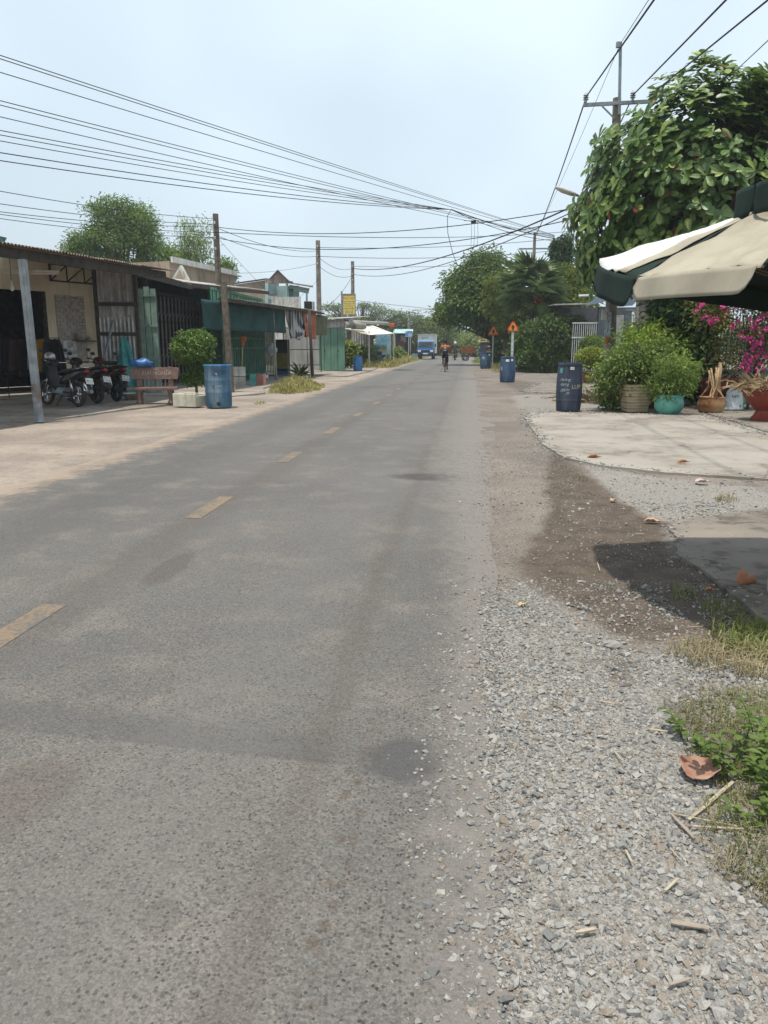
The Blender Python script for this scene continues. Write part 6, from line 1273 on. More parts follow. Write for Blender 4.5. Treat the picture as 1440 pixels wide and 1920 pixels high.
blobs = [(4.9, 17.4, 5.85, 1.35, 1.1, 1.25, 240), (3.6, 17.3, 4.95, 1.1, 1.1, 1.2, 230), (2.95, 17.2, 4.05, .72, .9, 1.0, 140), (5.2, 17.5, 4.6, 2.2, 1.3, 1.5, 330), (6.8, 17.5, 5.4, 1.8, 1.3, 1.6, 430), (5.9, 17.9, 5.3, 1.7, .8, 1.5, 260), (4.4, 17.8, 4.6, 1.5, .8, 1.3, 160), (6.1, 17.6, 6.0, .9, .9, .9, 110), (3.3, 17.2, 3.3, .9, .9, .75, 120), (4.7, 17.3, 3.15, 1.7, 1.1, .7, 160), (7.2, 17.4, 3.8, 1.6, 1.3, 1.2, 150)]
SC = 1.19; blobs = [(x * SC, y * SC, 1.5 + (z - 1.5) * SC, rx * SC, ry * SC, rz_ * SC, nn) for x, y, z, rx, ry, rz_, nn in blobs]
K = clump_points(rng, blobs, 1); ctr = np.array([5.0 * SC, 17.4 * SC, 1.5 + 3.0 * SC])
axis = unit((K - ctr) * np.array([1, 1, .7]) + np.array([0, -.4, .8]) + rng.normal(size=K.shape) * .3)
nl = 10; k = np.repeat(np.arange(len(K)), nl); a = np.tile(np.arange(nl) * 2.4, len(K)) + rng.uniform(0, .6, len(k)) + np.repeat(rng.uniform(0, 6, len(K)), nl)
e1 = unit(np.cross(axis, np.array([0.3, 0.5, 1.0]))); e2 = np.cross(axis, e1)
tilt = rng.uniform(-.05, .6, len(k))[:, None]
D = unit((e1[k] * np.cos(a)[:, None] + e2[k] * np.sin(a)[:, None]) + axis[k] * tilt)
P = K[k] + axis[k] * rng.uniform(-.05, .06, len(k))[:, None]
V, F = broad_leaf_arrays(P, D, axis[k] + rng.normal(size=(len(k), 3)) * .12, 0.32 * rng.uniform(.55, 1.2, len(k)), .069 * rng.uniform(.75, 1.2, len(k)), droop=.2, fold=.25)
link('crown', npmesh('crown', V - np.array(TB), F, LF_BIG), LF_BIG, bt)
trunk(rng, np.array(TB), K, 46, .12, .72).build('trunk', BARK, bt, smooth=True, w=True)

# ================================================================== RIGHT-HAND ROADSIDE TREES
LF_ROAD = leafmat('roadside_leaf', (0.045, 0.085, 0.02), (0.11, 0.16, 0.04), (0.2, 0.2, 0.06), trans=.3)
LF_MANGO = leafmat('mango_leaf', (0.07, 0.11, 0.02), (0.17, 0.2, 0.04), (0.26, 0.16, 0.03), trans=.3)
LF_HEDGE = leafmat('hedge_leaf', (0.03, 0.06, 0.018), (0.085, 0.125, 0.035), (0.15, 0.14, 0.05), trans=.25)
def X(u, Y): return at(u, 640, Y).x
def Zv(v, Y): return at(720, v, Y).z
Y = 58
tree('roadside_tree', 'wide green tree leaning over the right side of the road beyond the small warning sign', 'tree', (X(930, Y), Y, 0),
     [(X(895, Y), Y, Zv(540, Y), 2.3, 2.2, 1.9, 170), (X(865, Y), Y - 1, Zv(585, Y), 1.7, 1.6, 1.0, 90), (X(930, Y), Y, Zv(560, Y), 2.0, 2.0, 1.8, 130), (X(905, Y), Y, Zv(495, Y), 1.2, 1.2, .8, 60), (X(840, Y), Y - 1, Zv(590, Y), .7, .9, .5, 26), (X(935, Y), Y, Zv(600, Y), 1.6, 1.5, 1.2, 80)],
     LF_ROAD, BARK, seed=51, limbs=24, r0=.2, fork=.4, per=46, cr=.6, ll=.26, lw=.07)
Y = 50
tree('mango_tree', 'yellow-green mango tree right of the palm', 'tree', (X(1055, Y), Y, 0), [(X(1050, Y), Y, Zv(545, Y), 1.4, 1.4, 1.1, 110), (X(1035, Y), Y, Zv(580, Y), 1.3, 1.2, 1.0, 80), (X(1072, Y), Y - 1, Zv(570, Y), 1.0, 1.0, .9, 70), (X(1070, Y), Y - 1, Zv(605, Y), .7, .8, .9, 60), (X(1060, Y), Y, Zv(525, Y), .9, .9, .6, 40)], LF_MANGO, BARK, seed=52, limbs=18, r0=.14, per=40, cr=.5, ll=.3, lw=.055, droop=.4)
tree('mango_tree', 'yellow-tipped young mango tree between the roadside tree and the palm', 'tree', (X(950, Y), Y + 2, 0), [(X(948, Y), Y + 2, Zv(570, Y), 1.1, 1.1, 1.0, 60), (X(965, Y), Y + 1, Zv(590, Y), .9, .9, .8, 50), (X(940, Y), Y + 1, Zv(540, Y), .9, .9, .8, 40)], LF_MANGO, BARK, seed=53, limbs=14, r0=.1, per=36, cr=.45, ll=.28, lw=.05, droop=.4)
hb = []
for i, (u, v, ru, rv, nn) in enumerate(((965, 640, 25, 28, 80), (1000, 640, 28, 32, 110), (1035, 630, 28, 36, 120), (1065, 640, 24, 34, 100), (985, 665, 24, 22, 70), (1020, 668, 30, 20, 90), (1060, 668, 26, 22, 80), (1080, 625, 12, 30, 40), (940, 655, 14, 26, 50))):
    Yb = 46 - 1.5 * (i % 3) if u > 975 else 57 - (i % 2); hb.append((X(u, Yb), Yb, Zv(v, Yb), ru * Yb / FPX, .8, rv * Yb / FPX, nn))
tree('hedge', 'tall dense dark hedge behind the two warning signs', 'hedge', (X(1010, 46), 46.5, 0), hb, LF_HEDGE, BARK, seed=54, limbs=60, r0=.06, fork=.15, per=42, cr=.38, ll=.2, lw=.05)
# cypress-like columns
for u, v0, v1, lb, sd_ in ((1036, 462, 560, 'slim dark columnar tree nearest the palm', 55), (1052, 452, 560, 'slim dark columnar tree, tallest of the pair behind the mango tree', 56), (1086, 480, 580, 'slim dark columnar tree beside the big broad-leaved tree', 57)):
    Y = 54; z0, z1 = Zv(v1, Y), Zv(v0, Y)
    tree('columnar_tree', lb, 'tree', (X(u, Y), Y, 0), [(X(u, Y), Y, z0 + (z1 - z0) * t, .34 * (1.05 - t * .75), .34, (z1 - z0) * .16, 30) for t in (0, .2, .4, .6, .8, .93)], LF_DARK, BARK, seed=sd_, group='columnar trees', limbs=10, r0=.09, fork=.3, per=34, cr=.26, ll=.2, lw=.04, droop=.6)
# fan palm with dead skirt and orange fruit
def fan_palm(label, base, crown_z, seed=1, nf=46, R0=1.5):
    rg = np.random.default_rng(seed); base = Vector(base); t = thing('fan_palm', label, 'palm', base)
    MB().tube([(0, 0, -.1), (.05, 0, crown_z * .5), (0, 0, crown_z)], [.2, .17, .15], 10).build('trunk', BARK, t, smooth=True)
    Vs, Fs, o, st = [], [], 0, MB()
    for i in range(nf):
        el = rg.uniform(-.75, 1.25); az = rg.uniform(0, 6.283); L = R0 * rg.uniform(.5, .85); d = np.array([math.cos(az) * math.cos(el), math.sin(az) * math.cos(el), math.sin(el)])
        h = np.array([0, 0, crown_z]) + d * L + np.array([0, 0, -.15 * L]); st.tube([(0, 0, crown_z), tuple(np.array([0, 0, crown_z]) + d * L * .5 + [0, 0, .04]), tuple(h)], [.025, .018, .012], 5)
        s_ = unit(np.cross(d, [0, 0, 1.0])[None])[0]; u_ = np.cross(s_, d); n_ = 20; a = np.linspace(-1.9, 1.9, n_)
        D = d[None] * np.cos(a)[:, None] + s_[None] * np.sin(a)[:, None] + u_[None] * .12
        V, F = leaf_arrays(np.tile(h, (n_, 1)), D, np.tile(u_, (n_, 1)), R0 * .62 * rg.uniform(.8, 1.1, n_), np.full(n_, .038), fold=.4, droop=.35); Vs.append(V); Fs.append(F + o); o += len(V)
    st.build('frond_stalks', pm('palm_stalk', C(120, 126, 70, .5), rough=.7), t, smooth=True)
    link('fronds', npmesh('fronds', np.concatenate(Vs), np.concatenate(Fs)), leafmat('palm_leaf', (0.06, 0.095, 0.035), (0.12, 0.16, 0.06), None, trans=.25, rough=.4), t)
    n_ = 420; a = rg.uniform(0, 6.28, n_); P = np.stack([.28 * np.cos(a), .28 * np.sin(a), crown_z - rg.uniform(.1, 1.0, n_)], 1); D = np.stack([np.cos(a) * .35, np.sin(a) * .35, np.full(n_, -1.0)], 1)
    V, F = leaf_arrays(P, D, np.stack([np.cos(a), np.sin(a), np.zeros(n_)], 1), np.full(n_, .7) * rg.uniform(.5, 1.4, n_), np.full(n_, .03)); link('dead_skirt', npmesh('dead_skirt', V, F), pm('dead_palm', C(150, 128, 104, .5), C(110, 92, 76, .5), isl=.3, rough=.95), t)
    mb = MB()
    for i in range(60): q = rg.normal(size=3) * [.16, .1, .22]; mb.ball((.3 + q[0], -.45 + q[1], crown_z - .75 + q[2]), .05, 6, 4)
    mb.build('fruit_bunch', pm('orange_red_fruit', C(190, 62, 40, .5), rough=.5), t, smooth=True); return t
Y = 47; fan_palm('fan palm with orange-red fruit and dead skirt above the hedge', (X(993, Y), Y, 0), Zv(540, Y), 61, 54, 1.75)
# roadside weeds along the right verge
def weeds(name, label, poly, n_, h, mat, seed, w=.012, bend=.6):
    rg = np.random.default_rng(seed); q = np.array([(p_[0], p_[1]) for p_ in poly]); lo, hi = q.min(0), q.max(0); P = rg.uniform(lo, hi, (n_ * 3, 2)); P = P[poly_sd(P, poly) + .15 * wob(P, 3, seed) < 0][:n_]
    ed = np.clip(-poly_sd(P, poly) / .6, .25, 1); hh = h * ed * np.clip(.75 + .6 * wob(P, 2.4, seed + 3), .25, 1.4); kp = rg.uniform(size=len(P)) < np.clip(.75 + .7 * wob(P, 4.1, seed + 7), .15, 1); P, hh = P[kp], hh[kp]; V, F = grass_arrays(rg, np.concatenate([P, np.full((len(P), 1), .01)], 1), hh, bend, w); return tag(link(name, npmesh(name, V, F), mat), label, 'grass', kind='stuff')
GR_Y = leafmat('dry_verge_grass', (0.14, 0.15, 0.045), (0.3, 0.25, 0.1), (0.36, 0.28, 0.14), trans=.25)
GR_G = leafmat('green_verge_grass', (0.07, 0.11, 0.025), (0.17, 0.2, 0.05), (0.3, 0.25, 0.1), trans=.25)
weeds('grass', 'yellowing grass strip at the foot of the hedge on the right verge', px((925, 700), (985, 697), (1090, 700), (1090, 690), (1000, 686), (940, 684), (905, 686)), 5000, .3, GR_Y, 1)
weeds('grass', 'tall weeds beside the barrel under the roadside tree', px((884, 681), (900, 682), (935, 682), (935, 677), (886, 676)), 1500, .5, GR_G, 2)
weeds('grass', 'green and yellow grass clump at the left road edge before the wire gate', px((505, 738), (540, 741), (600, 733), (608, 722), (570, 716), (525, 717), (508, 724)), 7500, .4, GR_Y, 3, .01, .7)
weeds('grass', 'weedy grass verge along the left road edge beyond the kiosk', px((668, 692), (735, 690), (775, 679), (790, 675), (770, 671), (720, 680), (676, 684)), 6000, .55, GR_Y, 4, .025)
weeds('grass', 'small grass tuft at the edge of the left forecourt', px((478, 757), (485, 760), (500, 756), (494, 752)), 220, .16, GR_Y, 5)
# ================================================================== LEFT-HAND TREES
LF_L = leafmat('left_tree_leaf', (0.06, 0.11, 0.03), (0.15, 0.21, 0.06), None, trans=.3)
Y = 47
rgt = np.random.default_rng(171); tb_ = []
for u, v, ru, rv, nn in ((230, 445, 55, 30, 60), (180, 462, 38, 22, 36), (245, 395, 22, 26, 26), (218, 408, 20, 22, 20), (300, 470, 45, 20, 40), (225, 490, 70, 16, 60), (165, 445, 20, 14, 12), (265, 430, 30, 26, 26), (330, 480, 30, 14, 26), (290, 445, 20, 20, 14), (238, 372, 8, 10, 8), (262, 392, 8, 16, 10), (285, 405, 10, 22, 14), (150, 468, 14, 10, 10), (205, 385, 8, 10, 7)): tb_.append((X(u, Y), Y + rgt.uniform(-.8, .8), Zv(v, Y), ru * Y / FPX, 1.3, rv * Y / FPX, nn))
tree('tamarind_tree', 'rounded feathery tree rising behind the open shed', 'tree', (X(235, Y), Y, 0), tb_, LF_L, BARK, seed=71, limbs=34, r0=.2, fork=.5, per=60, cr=.42, ll=.2, lw=.036)
tree('slim_tree', 'thin sparse tree standing behind the rounded tree left of the dark pole', 'tree', (X(278, Y + 3), Y + 3, 0), [(X(278, 50), Y + 3, Zv(400, 50), .7, .7, .9, 26), (X(280, 50), Y + 3, Zv(430, 50), .8, .7, .9, 28)], LF_L, BARK, seed=72, limbs=30, r0=.1, fork=.6, per=46, cr=.5, ll=.17, lw=.03)
# bamboo: arching culms with leaf sprays
bb = thing('bamboo_clump', 'pale green bamboo plumes beside the dark utility pole', 'bamboo', (X(345, 44), 44, 0)); rg = np.random.default_rng(73); cu = MB(); PP, DD = [], []
for i in range(16):
    tip = at(rg.uniform(345, 392), rg.uniform(393, 455), 44) - bb.location; b0 = np.array([rg.uniform(-.6, .6), rg.uniform(-.4, .4), 0]); tp = np.array([tip.x, rg.uniform(-.8, .8), tip.z]); md = b0 * .4 + np.array([tp[0] * .35, tp[1] * .4, tp[2] * .72]); 
    pts = [(1 - s) ** 2 * b0 + 2 * s * (1 - s) * md + s * s * tp for s in np.linspace(0, 1, 9)]; cu.tube([tuple(q) for q in pts], list(np.linspace(.045, .008, 9)), 5)
    for j in range(170):
        s = rg.uniform(.45, 1.0); q = (1 - s) ** 2 * b0 + 2 * s * (1 - s) * md + s * s * tp; PP.append(q + rg.normal(size=3) * [.28, .28, .2]); DD.append(rg.normal(size=3) * .6 + [.2, 0, -.55])
PP, DD = np.array(PP), np.array(DD); V, F = leaf_arrays(PP, DD, np.array([0, 0, 1.0]) + rg.normal(size=PP.shape) * .4, rg.uniform(.15, .34, len(PP)), np.full(len(PP), .022)); link('leaves', npmesh('leaves', V, F), leafmat('bamboo_leaf', (0.11, 0.16, 0.06), (0.22, 0.28, 0.11), None, trans=.35), bb)
cu.build('culms', pm('bamboo_culm', C(150, 160, 100, .5), rough=.5), bb, smooth=True)
Y = 46; tree('leaning_branch_tree', 'small tree with drooping branch right of the dark utility pole', 'tree', (X(428, Y), Y, 0), [(X(425, Y), Y, Zv(500, Y), .55, .6, .5, 26), (X(432, Y), Y, Zv(520, Y), .3, .4, .4, 12), (X(412, Y), Y, Zv(498, Y), .4, .4, .25, 12)], LF_L, BARK, seed=74, limbs=20, r0=.08, per=34, cr=.35, ll=.18, lw=.045)
# sparse umbrella-shaped tree far behind the stall
Y = 96; LF_SP = leafmat('sparse_leaf', (0.07, 0.1, 0.045), (0.14, 0.17, 0.075), None, trans=.25)
tree('sparse_tree', 'wide bare-branched tree with thin flat foliage behind the yellow sign', 'tree', (X(675, Y), Y, 0), [(X(u, Y), Y, Zv(v, Y), 1.5, 1.5, .35, nn) for u, v, nn in ((625, 575, 20), (645, 590, 18), (690, 575, 20), (715, 582, 16), (700, 595, 22), (740, 588, 14), (670, 598, 18), (725, 602, 14), (760, 598, 12))], LF_SP, pm('grey_bark', C(120, 110, 104, .5), rough=.95), seed=75, limbs=90, r0=.3, fork=.35, per=30, cr=.75, ll=.24, lw=.06, flat=.35)
tree('sparse_tree', 'grey-green thin-leaved tree behind the kiosk roof', 'tree', (X(755, Y + 8), Y + 8, 0), [(X(750, 104), Y + 8, Zv(604, 104), 1.8, 1.5, .7, 30), (X(775, 104), Y + 8, Zv(600, 104), 1.4, 1.2, .8, 26), (X(745, 104), Y + 8, Zv(622, 104), 2, 1.5, .8, 50)], LF_SP, pm('grey_bark', C(120, 110, 104, .5)), seed=76, limbs=40, r0=.2, per=36, cr=.7, ll=.25, lw=.07)
Y = 108; LF_FAR = leafmat('far_tree_leaf', (0.085, 0.12, 0.035), (0.18, 0.21, 0.07), None, trans=.3)
tree('leafy_tree', 'big round light green tree behind the truck', 'tree', (X(815, Y), Y, 0), [(X(815, Y), Y, Zv(625, Y), 2.8, 2.5, 1.9, 200), (X(785, Y), Y, Zv(635, Y), 2.0, 2.0, 1.5, 100), (X(838, Y), Y, Zv(640, Y), 1.4, 1.6, 1.3, 90), (X(800, Y), Y, Zv(652, Y), 3.6, 2, 1.0, 120)], LF_FAR, BARK, seed=78, limbs=20, r0=.25, per=40, cr=.75, ll=.3, lw=.09)
for i, (u, v, Y, ru, rv, nn) in enumerate(((870, 645, 150, 3.0, 1.6, 90), (905, 640, 120, 3.0, 2.2, 120), (890, 650, 100, 2.0, 1.2, 80))):
    tree('leafy_tree', ('far green tree at the bend beyond the motorcyclist', 'far green tree above the three-wheeled cart', 'low green tree just behind the three-wheeled cart')[i], 'tree', (X(u, Y), Y, 0), [(X(u, Y), Y, Zv(v, Y), ru, 2, rv, nn)], LF_FAR, BARK, seed=80 + i, limbs=14, r0=.2, per=36, cr=.8, ll=.32, lw=.1)
# the far-off wood closing the view behind the houses
rg = np.random.default_rng(90); bl_ = []
for i in range(150):
    u = rg.uniform(-400, 1900); Y = rg.uniform(165, 230)
    if 850 < u < 875: continue
    bl_.append((X(u, Y), Y, rg.uniform(1.5, 4.0), rg.uniform(4, 7), 3, rg.uniform(2, 3.4), 16))
V, F, K = crown(rg, bl_, per=52, cr=1.7, ll=.9, lw=.36); tag(link('distant_wood', npmesh('distant_wood', V, F), LF_FAR), 'far-off band of green trees closing the view behind the houses', 'woodland', kind='stuff')
# leafy plants in front of the stall
q = at(660, 690, 49); 
for i, (u, v, Y, h_, leaf, lb) in enumerate(((651, 694, 48.5, 1.5, LF_MANGO, 'leafy yellow-green plant against the side of the green kiosk'), (672, 690, 54, 1.25, LF_MID, 'dark leafy plant behind the bright blue barrel'), (688, 688, 56, 1.2, LF_MID, 'leafy plant between the blue barrel and the signboard'), (733, 683, 66, 1.1, LF_MID, 'low leafy plant right of the signboard'), (745, 680, 72, 1.0, LF_MID, 'low bushy plant in front of the small kiosk'))):
    x = X(u, Y); shrub('leafy_plant', lb, (x, Y, 0), [(x, Y, h_ * .6, .55, .5, h_ * .45, 60)], leaf, cat='plant', seed=100 + i, limbs=16, r0=.03, fork=.2, per=24, cr=.28, ll=.26, lw=.08)
# spiky agave by the wire gate
t = thing('agave_plant', 'spiky agave plant in front of the wire gate', 'plant', G(563, 705, .045)); rg = np.random.default_rng(110); n_ = 46; a = rg.uniform(0, 6.28, n_); el = rg.uniform(.25, 1.3, n_)
V, F = leaf_arrays(np.zeros((n_, 3)), np.stack([np.cos(a) * np.cos(el), np.sin(a) * np.cos(el), np.sin(el)], 1), np.tile([0, 0, 1.0], (n_, 1)), rg.uniform(.5, .85, n_), np.full(n_, .035), droop=.2); link('leaves', npmesh('leaves', V, F), LF_DARK, t); MB().lathe([(.2, 0), (.24, .1), (.1, .16)], 12).build('base', SOIL, t)
# ================================================================== PARASOL
PC0 = Vector((2.06, 4.66, 0))
pa = thing('market_parasol', 'old beige and dark green parasol, its sunlit left panel coloured white, with hanging valance at the right edge', 'parasol', PC0)
def canvas(name, c1, c2, tr=.25):
    m, n, b = material(name); co = n.coords(); f = n.noise(co, 5, 4); w_ = n.noise(co, 220, 2)
    c = n.mix(c1, c2, n.step(f, .35, .7)); c = n.mix(c, tuple(q * .6 for q in c2), n.mul(n.step(n.noise(n.scale(co, (1, 1, .3)), 3.5, 6, .7), .56, .7), .45)); c = n.mulc(c, n.step(w_, .2, .8, .92, 1.08)); n.put(b.inputs['Base Color'], c); b.inputs['Roughness'].default_value = .9; b.inputs['Specular IOR Level'].default_value = .15
    t = n.new('ShaderNodeBsdfTranslucent'); n.l.new(c, t.inputs[0]); ms = n.new('ShaderNodeMixShader'); ms.inputs[0].default_value = tr
    n.l.new(b.outputs[0], ms.inputs[1]); n.l.new(t.outputs[0], ms.inputs[2]); n.l.new(ms.outputs[0], m.node_tree.nodes['Material Output'].inputs[0]); return m
CV_B = canvas('beige_canvas', (0.50, 0.46, 0.36), (0.42, 0.38, 0.30)); CV_LIT = canvas('painted_sunlit_canvas', (0.78, 0.78, 0.76), (0.72, 0.72, 0.70)); CV_G = canvas('dark_green_canvas', (0.028, 0.045, 0.038), (0.02, 0.034, 0.03), .08)
L_ = at(1194, 521, 4.52) - PC0; R_ = at(1430, 496, 3.68) - PC0; L2 = at(1124, 488, 5.45) - PC0; ze = .5 * (L_.z + R_.z)
cor = [L2, L_, R_]
for a in (-75, -22, 30, 78): cor.append(Vector((1.1 * math.cos(R(a)), 1.1 * math.sin(R(a)), ze)))
hubz, hubr = 2.27, .34
def hub(p): q = Vector((p.x, p.y, 0)).normalized() * hubr; return Vector((q.x, q.y, hubz))
def facet(p0, p1, mat, t0=0.0, t1=1.0, lift=0.0, sag=.05, name='panel'):
    h0, h1 = hub(p0), hub(p1)
    def fn(a, b_):
        s = t0 + (t1 - t0) * a; q = p0.lerp(p1, s); q += Vector((q.x, q.y, 0)).normalized() * .07 * math.sin(math.pi * s); q = q.lerp(h0.lerp(h1, s), b_); q.z += lift * math.sin(math.pi * a) * (1 - b_) * .8 - sag * math.sin(math.pi * s) * math.sin(math.pi * min(1, b_ * .9 + .1)) + .009 * math.sin(s * 31 + b_ * 7) * (1 - b_) + .006 * math.sin(s * 11 - b_ * 15) + .004 * math.sin(s * 67 + b_ * 31) * (1 - b_); return q
    MB().grid(fn, 28, 20).build(name, mat, pa, smooth=True, solid=.003)
def valance(p0, p1, mat, drop=.16, t0=0.03, t1=.97, out=.03, name='valance'):
    d = Vector((p1.x - p0.x, p1.y - p0.y, 0)); nn = Vector((d.y, -d.x, 0)).normalized(); nn = nn if nn.dot(Vector((p0.x, p0.y, 0))) > 0 else -nn
    def fn(a, b_):
        s = t0 + (t1 - t0) * a; q = p0.lerp(p1, s); q += Vector((q.x, q.y, 0)).normalized() * .07 * math.sin(math.pi * s); q += nn * (out * b_ + .006 * math.sin(s * 17) * b_); e = min(a, 1 - a); rnd_ = drop * (1 - .55 * max(0, 1 - e / .09) ** 2); q.z -= rnd_ * b_; return q
    MB().grid(fn, 30, 6).build(name, mat, pa, smooth=True, solid=.003)
facet(L2, L_, CV_LIT, 0, .72, .0, .0); facet(L2, L_, CV_B, .70, .86, .02, .0, 'loose_fold'); facet(L2, L_, CV_G, .84, 1.0, -.01, .03)  # white strip: sunlight on the left panel put into the canvas colour
valance(L2, L_, CV_G, .17, .0, .98, .02)
mats_ = [CV_B, CV_G, CV_B, CV_G, CV_B, CV_G]
for i in range(1, 7): facet(cor[i], cor[(i + 1) % 7], mats_[i - 1]); valance(cor[i], cor[(i + 1) % 7], mats_[i - 1], .125 if i == 1 else .15)
RIB = pm('parasol_rib', C(120, 110, 96, .5), rough=.5, metal=.3)
for p_ in cor: MB().tube([tuple(Vector((p_.x, p_.y, p_.z - .012))), tuple(hub(p_) - Vector((0, 0, .015))), (0, 0, hubz + .05)], .007, 6).build('rib', RIB, pa, smooth=True); MB().tube([tuple(p_.lerp(hub(p_), .45) - Vector((0, 0, .012))), (0, 0, 1.75)], .006, 6).build('strut', RIB, pa, smooth=True)
MB().lathe([(.025, 0), (.025, 2.5)], 12).build('pole', WM, pa, smooth=40); MB().lathe([(.16, 0.03), (.16, .09), (.05, .13), (.04, .35)], 24).build('base', CEMENT, pa, smooth=40)
for i in range(8):
    a0, a1 = R(i * 45 + 10), R(i * 45 + 55); r0_ = .5; z0 = 2.34
    q0, q1 = Vector((r0_ * math.cos(a0), r0_ * math.sin(a0), z0)), Vector((r0_ * math.cos(a1), r0_ * math.sin(a1), z0))
    MB().grid(lambda a, b_: q0.lerp(q1, a).lerp(Vector((0, 0, 2.5)), b_), 4, 4).build('vent_panel', CV_G, pa, smooth=True, solid=.003); valance(q0, q1, CV_G, .16, .02, .98, .0, 'vent_valance')

# ================================================================== RIGHT UTILITY POLE, LAMP
PRt = at(1157, 184, 22.0); PRb = at(1143, 720, 22.0); PRb.z = 0
pr = thing('utility_pole', 'tall concrete utility pole with crossarm and paper notices, half hidden by the big tree', 'pole', PRb)
tp = PRt - PRb
MB().tube([(0, 0, -.2), tp * .5, tp], [.17, .14, .105], 14).build('shaft', POLE, pr, smooth=40)
def pr_at(u, v, Y=22.0): return at(u, v, Y) - PRb
MB().bar(pr_at(1094, 197, 21.86), pr_at(1224, 190, 21.86), .08, .08).build('crossarm', STEEL_GR, pr); MB().bar(pr_at(1127, 197, 21.84), pr_at(1152, 222, 21.84), .05, .03).build('arm_brace', STEEL_GR, pr)
for u, v in ((1098, 195), (1186, 191), (1221, 189)):
    q = pr_at(u, v, 21.86); MB().lathe([(.03, 0), (.035, .05), (.075, .07), (.04, .1), (.075, .12), (.04, .15), (.07, .17), (.03, .22), (.02, .24)], 12, c=tuple(q + Vector((0, 0, .03)))).build('insulator', pm('glazed_insulator', C(176, 178, 180, .5), rough=.3), pr, smooth=40)
MB().bar(pr_at(1161, 215, 21.85), pr_at(1163.5, 80, 21.85), .07, .05).build('mast', STEEL_GR, pr); MB().box(pr_at(1160, 84, 21.8), (.12, .1, .12)).build('mast_cap', STEEL_GR, pr)
MB().box(pr_at(1133, 590, 21.75), (.12, .12, .26)).build('meter_box', PVC, pr); MB().box(pr_at(1140, 608, 21.78), (.16, .03, .62)).build('paper_notice', PRINT, pr); MB().box(pr_at(1138, 636, 21.79), (.08, .03, .3)).build('rust_streak_notice', pm('orange_notice', C(190, 130, 70, .5), rough=.8), pr)
lm = bpy.data.objects.new('street_lamp', None); col.objects.link(lm); lm.parent = pr; lm.location = pr_at(1075, 365, 21.6)
MB().tube([tuple(pr_at(1153, 400, 21.9) - pr_at(1075, 365, 21.6)), (.5, .1, -.08), (0, 0, 0)], .03, 8).build('lamp_arm', STEEL_GR, lm, smooth=True)
MB().loft([((.12, 0, -.02), (0, .05, .0), (0, 0, .03)), ((-.05, 0, .03), (0, .11, 0), (0, 0, .06)), ((-.3, -.02, .12), (0, .13, 0), (0, 0, .07)), ((-.48, -.03, .18), (0, .05, 0), (0, 0, .03))], 12).build('lamp_head', PVC, lm, smooth=True)
P2 = at(1003, 436, 48.0); p2 = thing('utility_pole', 'slim far pole standing among the palm fronds on the right', 'pole', (P2.x, P2.y, 0)); MB().tube([(0, 0, -.2), (0, 0, P2.z)], [.16, .08], 10).build('shaft', POLE, p2, smooth=40); MB().bar((-.9, 0, P2.z - .9), (.9, 0, P2.z - .9), .08).build('crossarm', STEEL_GR, p2)

# ================================================================== CABLES
CAB = pm('black_cable', (0.02, 0.02, 0.022), rough=.6)
def cable(label, p0, p1, sag, r, name='overhead_cable', group=None, ext0=0.0, ext1=0.0, n=20):
    p0, p1 = Vector(p0), Vector(p1); d = p1 - p0; p0 = p0 - d * ext0; p1 = p1 + d * ext1
    pts = []
    for i in range(n + 1):
        t = i / n; q = p0.lerp(p1, t); q.z -= sag * 4 * t * (1 - t); pts.append(q)
    o = MB().tube(pts, r, 5).build(name, CAB, smooth=True); return tag(o, label, 'cable', group)
cable('thick power line from the left insulator of the crossarm over the road edge', at(1098, 183, 21.86), at(1226, 0, 13.6), .0, .017, 'power_line', 'power lines on the right pole', 0, .8)
cable('thick power line from the middle insulator of the crossarm towards the top edge', at(1186, 179, 21.86), at(1361, 0, 13.6), .0, .017, 'power_line', 'power lines on the right pole', 0, .8)
cable('thick power line from the right insulator of the crossarm towards the top right corner', at(1221, 177, 21.86), at(1442, -2, 13.6), .0, .017, 'power_line', 'power lines on the right pole', 0, .8)
cable('thin earth wire from the mast top to the top edge', at(1162, 84, 21.85), at(1216, 0, 15), .0, .007, 'earth_wire', None, 0, .8)
cable('thin wire above the big tree at the right edge', at(1380, 132, 23), at(1442, 74, 19), .0, .012, 'overhead_cable', None, .6, .8)
cable('thick power line falling from the left insulator to the palm', at(1098, 186, 21.86), at(1003, 445, 48), .25, .02, 'power_line', 'power lines on the right pole', 0, 0)
cable('thin earth wire falling from the mast top behind the street lamp', at(1162, 84, 21.85), at(1006, 436, 48), .2, .007, 'earth_wire')
cable('power line between the big tree and the palm', at(1180, 195, 22.2), at(1030, 470, 48), .4, .016, 'power_line', 'power lines on the right pole')
J = at(846, 393, 33)
for i, v in enumerate((100, 104, 127, 178, 184, 204)):
    cable('thin black cable, %s of six in the fan of wires crossing the upper left sky' % ('topmost', 'second', 'third', 'fourth', 'fifth', 'lowest')[i], at(0, v, 14 + .3 * i), at(1040, 441 + i * .8, 45), .04 + .03 * i, .0085, 'overhead_cable', 'fan of cables over the left shops', .35, 0, 26)
for i, v in enumerate((237, 242, 250, 269, 281)):
    cable('thin black cable, %s of five ending at the knot above the road' % ('topmost', 'second', 'middle', 'fourth', 'lowest')[i], at(0, v, 15 + .4 * i), J, .1 + .05 * i, .0085 if i < 3 else .011, 'overhead_cable', 'lower fan of cables over the left shops', .3, 0, 24)
cable('thick twisted cable from the knot above the road to the right-hand trees', J, at(1045, 448, 45), .12, .022)
cable('second cable from the knot above the road to the far right pole', J, at(1060, 452, 45), .3, .014)
